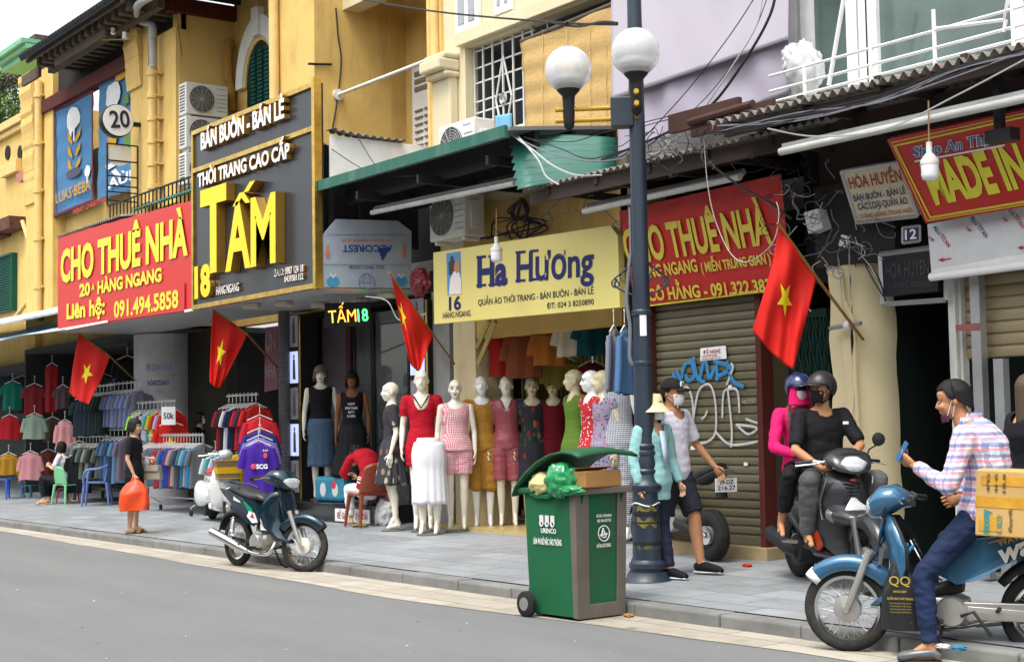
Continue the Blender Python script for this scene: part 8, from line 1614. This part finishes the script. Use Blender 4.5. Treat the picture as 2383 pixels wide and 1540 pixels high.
rows(190, 252, 1016, 10.15, [('grey', '7c8084'), ('black', '24282c'), ('sage', '6c7a6a'), ('charcoal', '34383c'), ('pale green', '8a9a84'), ('dark grey', '44484c'), ('black', '1e2226'), ('moss', '5a6450')], .46, .62, 'T-shirt', 'in the grey lower row', 'grey T-shirts in the lower row')
rows(252, 300, 1000, 10.2, [('denim blue', '3f5c7c'), ('steel blue', '4f6f8c'), ('navy', '2c4060'), ('sky blue', '5c84a8'), ('mauve', '7c6c80')], .42, .78, 'shirt', 'in the jeans blue lower row', 'jeans blue shirts')
for i, (x, hx) in enumerate(((12, '3a4a5a'), (52, '4a2c30'), (98, '2c3c34'), (136, '50483c'), (168, '2a3038'), (205, '4c5058'), (238, '38464e'), (285, '566070'))):
    garment('dim %s garment on the back wall of the left stall, %s from the left' % (['steel blue', 'wine', 'bottle green', 'taupe', 'charcoal', 'grey', 'slate', 'blue grey'][i], ORD[i]), PY(x, 855+7*(i % 3), 11.9), FC, .55, .9, ck(hx), .2, 'top', 'garments on the back wall')
p, q = PY(185, 1128, 10.5), PY(330, 1128, 10.5); t = thing('display_table', 'low dark display table under the clothes rows of the left stall', 'table', V((p.x, 10.5, gz(10.5)))); B().box((p.x, 10.3, p.z-.06), (q.x, 11.0, p.z)).obj('tabletop', M_woodg, t)
for x_ in (p.x+.1, q.x-.1):
    for y_ in (10.36, 10.94): B().box((x_-.03, y_-.03, gz(y_)), (x_+.03, y_+.03, p.z-.06)).obj('leg', M_woodg, t)
for i, (f_, hs) in enumerate(((.15, '8a8f94 3c4450 a8b0b4'), (.4, '2c3440 c8ccd0 5a6a7c'), (.66, '6a7078 22282e 9aa0a8'), (.9, '4a5058 b4b8bc 30363e'))):
    t = thing('folded_clothes', 'stack of folded grey and dark shirts, %s from the left on the display table' % ORD[i], 'clothes', V((p.x+(q.x-p.x)*f_, 10.6, p.z)), .1*i)
    for j, hx in enumerate(hs.split()): b = B(); b.grid(10, 2, lambda u, v: V((.17*math.cos(6.2832*u), .14*math.sin(6.2832*u), .012+.05*j+.045*v/1))); b.box((-.18+.01*j, -.15, .05*j), (.18, .14-.01*j, .05*j+.045)); b.obj('folded_shirt', ck(hx), t, local=True, bevel=.015)
# inside number 16
for lb_, x, y, w, h, hx, sl, Y in (('red pleated blouse hanging at the left in shop 16', 1166, 748, .42, .82, 'b8281c', .1, 11.0), ('rust brown T-shirt hanging in shop 16', 1217, 750, .56, .82, '8c4a2c', .24, 11.0), ('orange brown blouse with square neck in shop 16', 1278, 740, .5, .66, 'b06a24', .22, 11.0), ('ivory buttoned blouse in shop 16', 1332, 722, .48, .62, 'd8d0bc', .18, 11.0), ('dark teal satin top in shop 16', 1380, 722, .5, .6, '14525c', .1, 11.1), ('deep blue dress behind the red blouse', 1148, 742, .3, .84, '1c2c6c', .1, 11.3), ('olive yellow patterned top low in shop 16', 1305, 812, .52, .5, '8c7c30', .2, 11.5), ('dark crimson blouse low in shop 16', 1376, 822, .5, .7, '7c1a24', .2, 11.5), ('green top behind the rust T-shirt', 1246, 728, .4, .5, '1c5048', .16, 11.4)):
    garment(lb_, PY(x, y-8, Y), FC*.8, w*.85, h*.7, ck(hx), sl, 'blouse')
for lb_, x, hx, Y in (('grey long shirt hanging by the lamp post', 1427, '8a8c98', 9.6), ('blue long shirt nearest the lamp post', 1452, '5c84b4', 9.45)): garment(lb_, PY(x, 728, Y), FC+1.25, .44, .64, ck(hx), .5, 'shirt', t=.07)
row(PY(2285, 848, 11.2), PY(2390, 838, 11.2), [('wine', '6c1c30'), ('magenta', 'c42c7c'), ('pink', 'd04c94'), ('black', '202028'), ('hot pink', 'd8207c'), ('white', 'd0d0dc'), ('navy', '1c2440')], .46, .66, 'shirt', 'behind the half raised shutter', 'pink and dark shirts behind the shutter', .9)
# ================================================================ PLASTIC SEATS
def pchair(lab, p, rz, mat, s=1, arms=False, panel_=None, back=True, sh=.43):
    t = thing('plastic_chair' if back else 'plastic_stool', lab, 'chair' if back else 'stool', mat=Matrix.Translation(p) @ Matrix.Rotation(rz, 4, 'Z') @ Matrix.Scale(s, 4)); w = .21
    b = B(); b.grid(8, 8, lambda u, v: V((w*2*(u-.5), w*2*(v-.5), sh-.012*math.sin(3.14*u)*math.sin(3.14*v)))); b.obj('seat', mat, t, local=True, solid=.025)
    for x, y in ((-1, -1), (1, -1), (1, 1), (-1, 1)): B().tube([(x*w*.92, y*w*.92, sh), (x*w*1.05, y*w*1.05, sh*.5), (x*w*1.16, y*w*1.16, .0)], [(.035, .03), (.027, .022), (.02, .018)], 8).obj('leg', mat, t, smooth=40, local=True)
    if back:
        b = B(); b.grid(10, 8, lambda u, v: V((w*1.05*2*(u-.5)*(1-.25*v*v), w+.06*v-.05*(2*u-1)**2+.0, sh+.42*v-.06*(2*u-1)**2*v))); b.obj('backrest', mat, t, smooth=60, local=True, solid=.025)
        if panel_: b = B(); b.grid(6, 6, lambda u, v: V((w*1.1*(u-.5)*(1-.1*v), w-.025+.05*v-.03*(2*u-1)**2, sh+.07+.26*v))); b.obj('back_panel', panel_, t, local=True, solid=.012)
        if arms:
            for x in (-1, 1): B().tube(smoothpath([(x*w*1.02, w+.03, sh+.3), (x*w*1.2, w*.3, sh+.24), (x*w*1.2, -w*.9, sh+.2), (x*w*1.1, -w*1.0, sh)]), (.03, .015), 8) if 0 else B().tube(smoothpath([(x*w*1.0, w, sh+.3), (x*w*1.25, w*.3, sh+.25), (x*w*1.25, -w*.8, sh+.21), (x*w*1.1, -w*1.0, sh-.01)]), .022, 8).obj('armrest', mat, t, smooth=50, local=True)
    return t
M_bl = mt('blue_plastic', H('6c86c8', .75), .4); M_bl2 = mt('strong_blue_plastic', H('2c5cc4', .75), .4); M_gp = mt('mint_plastic', H('84cc9c', .78), .4); M_rp = mt('red_plastic', H('c82c30', .75), .4); M_br = mt('terracotta_plastic', H('9c4a30', .72), .4)
pchair('pale blue plastic armchair with a cream back panel on the pavement', G(226, 1176), -.5, M_bl, 1.0, True, mt('cream_panel', H('d8d0a8', .8), .6)); pchair('mint green plastic chair under the seated woman', G(150, 1172)+V((.02, .05, 0)), FC+2.5, M_gp, .85)
for lab, x, y, m_, s in (('strong blue plastic stool at the left picture edge', 18, 1160, M_bl2, .95), ('small teal stool in shade beside the seated woman', 72, 1158, mt('teal_plastic', H('1c6c84', .7), .4), .6), ('low red plastic stool beside the mint chair', 158, 1168, M_rp, .62)): pchair(lab, G(x, y), .4, m_, s, back=False)
pchair('terracotta plastic chair carrying the hunched person in red', G(862, 1222)+V((.1, -.08, 0)), math.atan2(-1, -.1)+0, M_br, 1.0, sh=.43)
# ================================================================ SMALL THINGS
def tri(name, lab, cat, b, mat, loc, part='body', **k): t = thing(name, lab, cat, loc); b.obj(part, mat, t, smooth=60, **k); return t
for lab, x0, x1, y0, y1, Y in (('glowing poster column at the left of shop 18', 676, 700, 722, 1118, 10.6), ('glowing poster column at the right of shop 18', 957, 997, 690, 1118, 10.75)):
    p, q = PY(x0, y1, Y), PY(x1, y1, Y); t = thing('light_box', lab, 'light box', p); B().box((p.x, Y, zst), (q.x, Y+.3, 3.2)).obj('casing', M_black, t); B().box((q.x-.015, Y-.01, zst), (q.x+.03, Y+.0, 3.2)).obj('edge_trim', M_gold, t)
    for i in range(5):
        z = zst+.1+i*.55; B().box((p.x+.03, Y-.012, z), (q.x-.05, Y-.004, z+.48)).obj('poster', mt('lit_poster_%d' % (i % 2), (.42, .5, .8) if i % 2 else (.2, .19, .22), .3, var=.5, vs=7, bump=0, emit=.55 if i % 2 else .12), t)
        b = B(); mx = (p.x+q.x)/2; b.ell((mx, Y-.014, z+.4), (.025, .003, .035)); b.prism([(mx-.04, Y-.016, z+.06), (mx+.05, Y-.016, z+.05), (mx+.03, Y-.016, z+.36), (mx-.03, Y-.016, z+.36)], (0, .003, 0)); b.obj('printed_figure', mt('poster_figure', (.12, .1, .12), .6), t)
x = xat(661, 900, 10.5); B_ = B(); B_.tube([(x, 10.5, gz(10.5)), (x, 10.5, 3.3)], .085, 16)
t = tri('pipe', 'dark ribbed pipe standing between shops 18 and 20', 'pipe', B_, mt('ribbed_pipe', (.1, .1, .105), .5), (x, 10.5, gz(10.5))); b = B()
for i in range(48): b.lathe([(.085, -.01), (.094, 0), (.085, .01)], (x, 10.5, .3+i*.05), n=16, caps=False)
b.obj('ribs', MATS['ribbed_pipe'], t)
t = thing('cloth_banner', 'faded pink cloth banner hanging in the gloom by the ribbed pipe', 'banner', PY(630, 915, 10.9)); panel('cloth', [(615, 912), (646, 905), (646, 758), (617, 762)], Plane(10.9), .01, mt('faded_pink', H('b0708c', .5), .8), t); tpx('UN', (619, 815), (642, 811), 36, Plane(10.9), mt('pale_print', H('c8b49c', .5), .7), t, bold=.03); tpx('NHA', (618, 880), (643, 875), 30, Plane(10.9), MATS['pale_print'], t, bold=.03)
t = thing('carrier_bag', 'crumpled dark red plastic bag hanging at the right of the film panel', 'bag', PY(978, 655, 10.3)); crumple(B(), PY(978, 657, 10.3), (.17, .1, .17), amp=.35, seed=4).obj('bag', mt('wine_polythene', H('a83444', .6), .35, bump=.5, bs=14, trans=.2), t, smooth=60)
t = thing('wrapped_bundle', 'bundle wrapped in white plastic behind the balcony rail', 'bundle', PY(1872, 215, 9.95)); crumple(B(), PY(1873, 165, 9.95), (.17, .13, .24), amp=.3, seed=9, fr=6).obj('wrap', mt('white_polythene', (.5, .51, .52), .3, bump=.6, bs=9), t, smooth=60); crumple(B(), PY(1845, 140, 9.95), (.1, .1, .14), amp=.35, seed=19).obj('wrap', MATS['white_polythene'], t, smooth=60)
t = thing('cloth', 'light blue cloth hung on the bars of the grilled window', 'cloth', PY(1168, 312, 10.88)); b = B(); b.grid(12, 8, lambda u, v: PY(1152+36*u, 270+48*v-6*u, 10.86)+V((0, .02*math.sin(u*20), .02*math.sin(u*9)*v))); b.obj('cloth', ck('86c4e8'), t, smooth=60, solid=.006)
p = V((xat(790, 1150, 10.7), 10.62, zst)); t = thing('storage_bag', 'blue printed storage bag at the feet of the black skirted mannequin', 'bag', p, .3); B().box((-.3, -.12, 0), (.3, .12, .36)).obj('bag', mt('turquoise_print', H('48a8c8', .7), .35, vs=7, var=.4), t, local=True, bevel=.05); b = B()
for x_, m__ in ((-.12, 0), (.12, 0)): b.ell((x_, -.122, .17), (.06, .006, .1))
b.obj('printed_shape', M_pw, t, local=True); B().ell((.1, -.126, .24), (.045, .006, .06)).obj('printed_shape', MATS['crest_red'], t, local=True)
p = G(757, 1213); p = G(757*0+915-75, 1226); t = thing('slipper', 'worn olive slipper lying by the granite step', 'slipper', p); B().tube([p+V((-.1, -.06, .02)), p+V((0, 0, .035)), p+V((.08, .05, .02))], [(.04, .02), (.05, .03), (.04, .015)], 10).obj('sole', mt('olive_slipper', H('8c8450', .7), .7), t, smooth=60)
rubbish('carrier_bag', 'grey white plastic bag on the pavement behind the brown chair', 'bag', (0, 0, .16), (.17, .13, .2), MATS['white_polythene'], M=Matrix.Translation(G(898, 1222)), seed=21, amp=.3)
rl = random.Random(11)
for i in range(30):
    p = PZ(rl.uniform(40, 2100), rl.uniform(1330, 1535), 0)
    if p.y > 6.8 or p.y < 1: continue
    q = rl.uniform(.004, .012); a = rl.uniform(0, 3); B().add([p+V((math.cos(a+k*1.57)*q*(1+(k % 2)), math.sin(a+k*1.57)*q, .004+.004*(k % 2))) for k in range(4)], [[0, 1, 2, 3]]).obj('litter_scrap', MATS['white_paint'] if i % 3 else MATS['brown_card'], solid=.002, label='pale scrap of litter lying on the asphalt', cat='litter', group='litter scraps on the road')
for lab, x, y, hx in (('bright red scrap lying before the roller shutter', 1738, 1318, 'e0402c'), ('brown scrap of card at the foot of the bin', 1462, 1436, 'b07a4c'), ('white crumpled paper beside the shoe of the man in plaid', 2192, 1508, 'e8e8e8'), ('turquoise scrap by the kerb under the sky blue motorbike', 2232, 1512, '3a8ab0'), ('dark dead leaf on the pavement before the yellow sign shop', 1290, 1332, '4a443c')):
    p = G(x, y); t = thing('litter_scrap', lab, 'litter', p); crumple(B(), p+V((0, 0, .015)), (.05, .03, .014), n=8, m=6, amp=.5, seed=x).obj('scrap', ck(hx), t)
# ================================================================ CABLES
M_cabw = mt('white_cable', (.42, .42, .4), .6); M_cabb = mt('black_cable', (.02, .02, .022), .5); M_cabg = mt('grey_cable', (.16, .16, .18), .5)
def cables(lab, lst, cat='cable'):
    t = thing('cable_bundle', lab, cat, PY(*lst[0][0][0]))
    for pts, r, m_ in lst: B().tube(smoothpath([PY(*p) for p in pts], 6), r, 5).obj('cable', m_, t, smooth=60)
cables('thick black cable strung from the upper left to the lamp post top', [([(780, -12, 9.3), (1000, 26, 9.0), (1280, 52, 8.6), (1436, 58, 8.25)], .011, M_cabb), ([(1272, 50, 8.6), (1276, 70, 8.58), (1296, 68, 8.55), (1320, 52, 8.5)], .008, M_cabb), ([(1280, 52, 8.6), (1340, 62, 8.5), (1400, 52, 8.3), (1436, 55, 8.25)], .013, M_cabb)])
rc = random.Random(6)
cables('long grey cables sagging beneath the big corrugated roof edge', [([(1650+rc.uniform(0, 30), 292+rc.uniform(-8, 25), 8.85), (1850, 262+rc.uniform(-10, 22), 8.8), (2050, 225+rc.uniform(-12, 20), 8.8), (2230, 165+rc.uniform(-10, 15), 8.8), (2420, 105+rc.uniform(-8, 20), 8.85)], .007, M_cabg if i % 2 else M_cabb) for i in range(7)]+[([(1786, 300, 8.9), (1900, 318, 8.85), (2060, 300, 8.85), (2230, 220, 8.85), (2400, 130, 8.85)], .007, M_cabw)])
cables('dark cables rising from the lean-to roof across the lilac tarpaulin', [([(1400, 372, 9.2), (1560, 305, 9.2), (1655, 245, 9.2), (1740, 130, 9.2), (1790, 40, 9.2), (1806, -20, 9.2)], .013, M_cabb), ([(1490, 330, 9.3), (1600, 210, 9.3), (1700, 80, 9.3), (1765, -20, 9.3)], .005, M_cabb), ([(1510, 340, 9.3), (1640, 230, 9.3), (1745, 90, 9.3), (1790, -20, 9.3)], .004, M_cabb), ([(1640, 250, 9.2), (1700, 160, 9.2), (1760, 60, 9.2), (1775, -20, 9.2)], .007, M_cabw), ([(1480, 300, 9.3), (1550, 280, 9.2), (1640, 268, 9.1), (1800, 255, 9.0)], .005, M_cabb)])
cables('pale cables looping over the bright green corrugated sheet', [([(1192, 316, 9.3), (1240, 350, 9.1), (1285, 385, 9.0), (1340, 408, 9.0), (1400, 408, 9.2)], .009, M_cabw), ([(1205, 318, 9.3), (1250, 370, 9.0), (1270, 410, 8.95), (1300, 430, 8.95)], .009, M_cabw), ([(1220, 320, 9.3), (1300, 345, 9.1), (1370, 370, 9.0), (1450, 350, 9.1)], .006, M_cabb), ([(1200, 322, 9.3), (1290, 360, 9.05), (1380, 376, 9.0), (1455, 368, 9.05)], .008, M_cabg), ([(1240, 325, 9.3), (1330, 330, 9.2), (1400, 310, 9.2), (1560, 270, 9.2)], .005, M_cabb)])
cables('black cables bunched on the wall above the yellow shop sign', [([(1215+rc.uniform(-6, 6), 462, 10.6), (1190+rc.uniform(-15, 40), 500+rc.uniform(-8, 8), 10.62), (1150+rc.uniform(-25, 130), 520+rc.uniform(-10, 12), 10.65), (1110+rc.uniform(0, 260), 556, 10.68)], rc.uniform(.006, .014), M_cabb) for i in range(12)])
def loops(n, x, y, rx, ry, Y, mats, seed):
    r = random.Random(seed); out = []
    for i in range(n):
        px_, py_ = x+r.gauss(0, rx), y+r.gauss(0, ry)-20; pts = [(px_, py_, Y)]; dx, dy = r.uniform(-22, 22), r.uniform(4, 26)
        for t in range(r.randint(3, 6)): px_ += dx; py_ += dy; pts.append((px_, py_, Y+.04*math.sin(t*2+i))); dx = dx*.5+r.uniform(-22, 22); dy = dy*.5+r.uniform(-14, 20)
        if i % 5 == 0: k1 = r.uniform(8, 18); pts += [(px_+k1*math.cos(t), py_+k1*math.sin(t), Y) for t in (0, 1.2, 2.4, 3.6, 4.8, 6)]
        out.append((pts, r.uniform(.0025, .0055), r.choice(mats)))
    return out
cables('tangled black and white cables over the cream pillar by the number plate', loops(30, 1950, 530, 48, 52, 9.9, [M_cabb, M_cabb, M_cabw, M_cabg, M_cabg], 3))
cables('tangled dark cables under the lean-to roof right of the red banner', loops(20, 1835, 420, 50, 50, 9.8, [M_cabb, M_cabb, M_cabg, M_cabw], 8))
cables('fine tangled wires along the lean-to roof edge beside the lamp post', loops(22, 1590, 335, 55, 14, 9.2, [M_cabb, M_cabg, M_cabb, M_cabb, M_cabw], 5)+loops(8, 1340, 480, 40, 18, 9.9, [M_cabb, M_cabg], 9))
cables('white cable drooping in front of the red letting banner', [([(1638, 330, 9.1), (1645, 420, 9.1), (1660, 500, 9.1), (1690, 575, 9.1), (1722, 608, 9.1), (1760, 600, 9.1), (1800, 560, 9.1), (1812, 500, 9.1), (1806, 470, 9.1)], .0045, M_cabw), ([(1655, 385, 9.3), (1730, 440, 9.3), (1790, 470, 9.3), (1840, 510, 9.4)], .012, M_cabb)])
cables('white wires running down the cream pillar', [([(1950, 600, 10.08), (1956, 660, 10.06), (1962, 720, 10.05), (1985, 760, 10.06)], .006, M_cabw), ([(1976, 560, 10.05), (1976, 640, 10.08), (1980, 700, 10.1)], .006, M_cabw), ([(2010, 610, 10.0), (2030, 650, 10.02), (2055, 690, 10.05)], .006, M_cabb), ([(2000, 600, 10.0), (2040, 640, 10.02), (2060, 700, 10.05)], .008, M_cabb)])
cables('loose wires looping from the charcoal sign to the white side panel', [([(748, 330, 9.35), (820, 380, 9.3), (880, 408, 9.3), (960, 412, 9.3)], .006, M_cabb), ([(830, 315, 9.8), (870, 380, 9.4), (905, 405, 9.3), (985, 410, 9.3)], .006, M_cabb), ([(850, 690, 9.6), (900, 700, 9.6), (930, 745, 9.7), (990, 730, 9.8)], .007, M_cabw)])
cables('thin wires hanging down the olive side wall above the air conditioners', [([(412, 40, 10.8), (418, 90, 10.8), (424, 130, 10.9)], .006, M_cabb), ([(456, 20, 11.4), (458, 70, 11.4), (463, 142, 11.5)], .006, M_cabb), ([(500, 20, 11.8), (503, 50, 11.8), (548, 66, 12)], .008, M_cabb)])
ib = thing('insulator_bar', 'yellow bar with white ceramic insulators under the dark eaves', 'insulators', PY(265, 92, 10.2)); B().tube([PY(222, 94, 10.2), PY(312, 91, 10.6)], .014, 6).obj('bar', M_yelL, ib)
for x, y in ((228, 82), (263, 72), (290, 82)): B().lathe([(.02, -.08), (.05, -.06), (.045, -.02), (.03, -.01), (.045, .01), (.04, .05), (.01, .06)], PY(x, y, 10.25), n=14).obj('insulator', M_lw, ib, smooth=60)
pw = thing('socket_strip', 'white plastic socket strip dangling above the cream pillar', 'socket', PY(1958, 565, 10)); P = [PY(*q, 9.98) for q in ((1950, 572), (1966, 576), (1972, 550), (1957, 546))]; B().prism(P, (0, .03, 0)).obj('body', M_white, pw)
mb = thing('meter_box', 'grey meter box amid the cables right of the red banner', 'meter box', PY(1895, 540, 10)); P = [PY(*q, 10.0) for q in ((1880, 545), (1915, 530), (1902, 485), (1868, 495))]; B().prism(P, (0, .12, 0)).obj('casing', M_ac, mb, bevel=.01)
